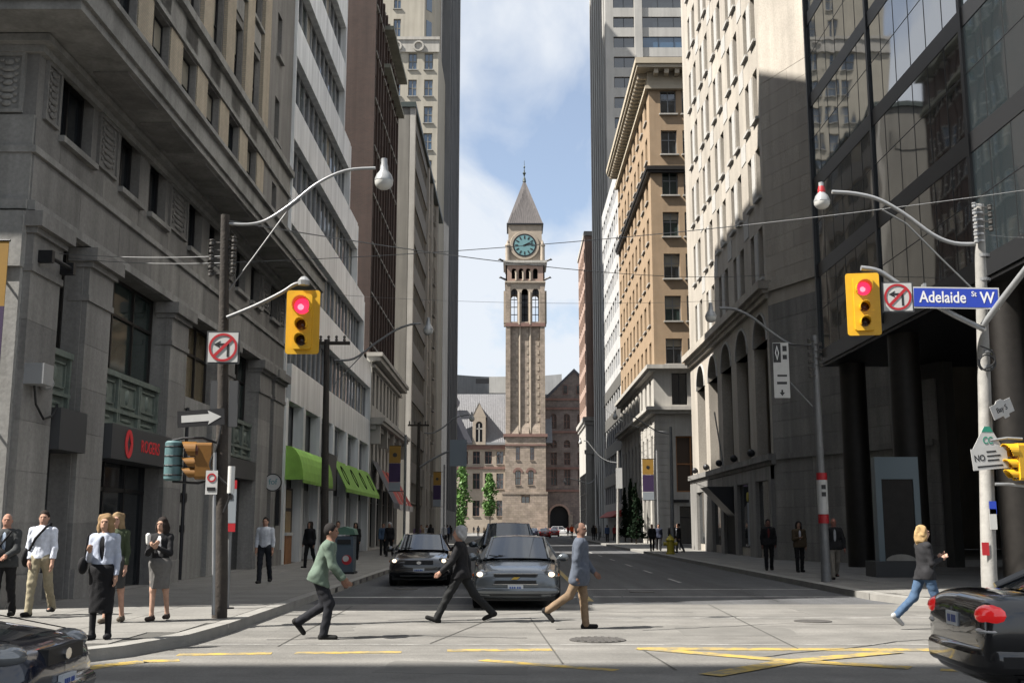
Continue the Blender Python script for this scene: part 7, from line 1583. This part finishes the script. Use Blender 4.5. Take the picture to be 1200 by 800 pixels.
# farther people: one coarse figure of each build, each wearing its own colours
def far(label, x, y, face, top, bottom, H=1.72, hair='short', hc=(.02, .015, .012), kind='jacket', pose=0, extra=None):
    lg = (((.2, .12), (-.2, .25)), ((.03, .03), (-.03, .05)), ((-.25, .3), (.28, .05)))[pose]
    return person(label, (x, y, SW), face, H, 0, lg, ((.15, .12, .2, 0), (-.1, .12, .2, 0)), (0, 0), (.36, .21, .15), hc, hair, top, kind, None, bottom, 'trousers', res=.03, group='people farther along the pavements')
far('person in a dark coat standing before the red awnings', -7.2, 62, 180, blk, blk, 1.7, pose=1)
far('white-haired person in black walking past the classical building', -6.4, 58, 170, blk, blk, 1.75, 'wild', (.5, .5, .5))
far('person in a blue jacket close to the white-haired walker', -7.0, 60.5, 180, (.06, .1, .16), blk, 1.72)
far('woman in black at the edge of the second green awning', -7.3, 52, 185, blk, blk, 1.7, 'long', pose=1)
far('person in a white top behind the litter bin', -6.4, 41, 180, (.55, .55, .56), (.05, .05, .06), 1.72, pose=1)
far('person in a black jacket left of the litter bin by the shop', -7.6, 42, 150, blk, blk, 1.72, 'long')
far('person in a purple top near the gold banner post', -6.0, 70, 180, (.16, .1, .18), blk, 1.68)
for k, (x, y, f, tc, bc, lb) in enumerate(((8.6, 70, 180, blk, blk, 'first dark-clothed walker of the group before the tan brick base'), (9.2, 71.5, 175, (.03, .035, .06), blk, 'walker in navy in the group before the tan brick base'), (9.9, 70.5, 185, blk, (.03, .03, .03), 'short dark-clothed walker beside the navy one'), (10.4, 73, 178, (.45, .47, .52), blk, 'walker in a pale shirt in the group before the tan brick base'), (9.75, 66.5, 90, blk, (.05, .05, .05), 'person in black beside the yellow hydrant'), (10.9, 75, 182, blk, blk, 'tall dark-clothed walker behind the pale shirt'))): far(lb, x, y, f, tc, bc, 1.68 + .04 * (k % 3), pose=k % 2 * 2)
rd_ = random.Random(11); crowd = []
cols = ((.02, .02, .022, 'black'), (.3, .3, .32, 'grey'), (.3, .04, .04, 'red'), (.05, .08, .16, 'blue'), (.5, .5, .5, 'white'), (.22, .16, .1, 'tan'))
spots = [(-6.2, 84), (-7.4, 90), (-6.0, 97), (-8.0, 104), (-6.6, 112), (-5.9, 121), (-7.5, 133), (-6.4, 147), (-7.0, 165), (-5.8, 184), (9.3, 112), (10.6, 118), (9.0, 127), (10.0, 138), (11.4, 150), (9.4, 163), (10.8, 177), (9.2, 190), (-10.2, 287), (-7.6, 289), (1.5, 287), (5.2, 286), (8.2, 288)]
protos = []
for k, (x, y) in enumerate(spots):
    c = cols[(k * 5 + k // 3) % 6]; where = 'by the dark slab tower' if x < 0 and y > 140 else 'by the banded office building' if x < -5.5 and y < 250 else 'before the city hall steps' if y > 250 else 'by the tan brick shops' if y < 130 else 'by the white panelled building'
    pos = 'by the dark slab tower' if x < 0 and y > 140 else 'by the banded office building' if x < -5.5 and y < 250 else 'before the city hall' if y > 250 else 'by the tan brick shops' if y < 130 else 'by the white panelled building'
    ci = k if k < 6 else k % 6; cn = cols[(ci * 5 + ci // 3) % 6][3]
    lb = '%s distant walker %s, in %s' % (('first', 'second', 'third', 'fourth', 'fifth', 'sixth', 'seventh', 'eighth', 'ninth', 'tenth', 'eleventh', 'twelfth', 'thirteenth', 'fourteenth', 'fifteenth', 'sixteenth', 'seventeenth', 'eighteenth', 'nineteenth', 'twentieth', 'twenty-first', 'twenty-second', 'twenty-third')[k], pos, cn)
    if k < 6: o_ = far(lb, x, y, 180 if k % 2 else 0, c[:3], blk, 1.72, 'long' if k % 3 == 0 else 'short', pose=(0, 2)[k % 2])[0]; protos.append(o_)
    else:
        src = protos[k % 6]; o_ = copy_tree(src); o_.location = (x, y, SW if abs(y) < 260 else 0); o_['label'] = lb; o_['group'] = 'people farther along the pavements'
ow_ = far('person in a bright orange work jacket by the pink stone building', 8.0, 155, 180, (.85, .10, .02), (.05, .05, .05), 1.8, pose=1)
bpy.context.view_layer.update()
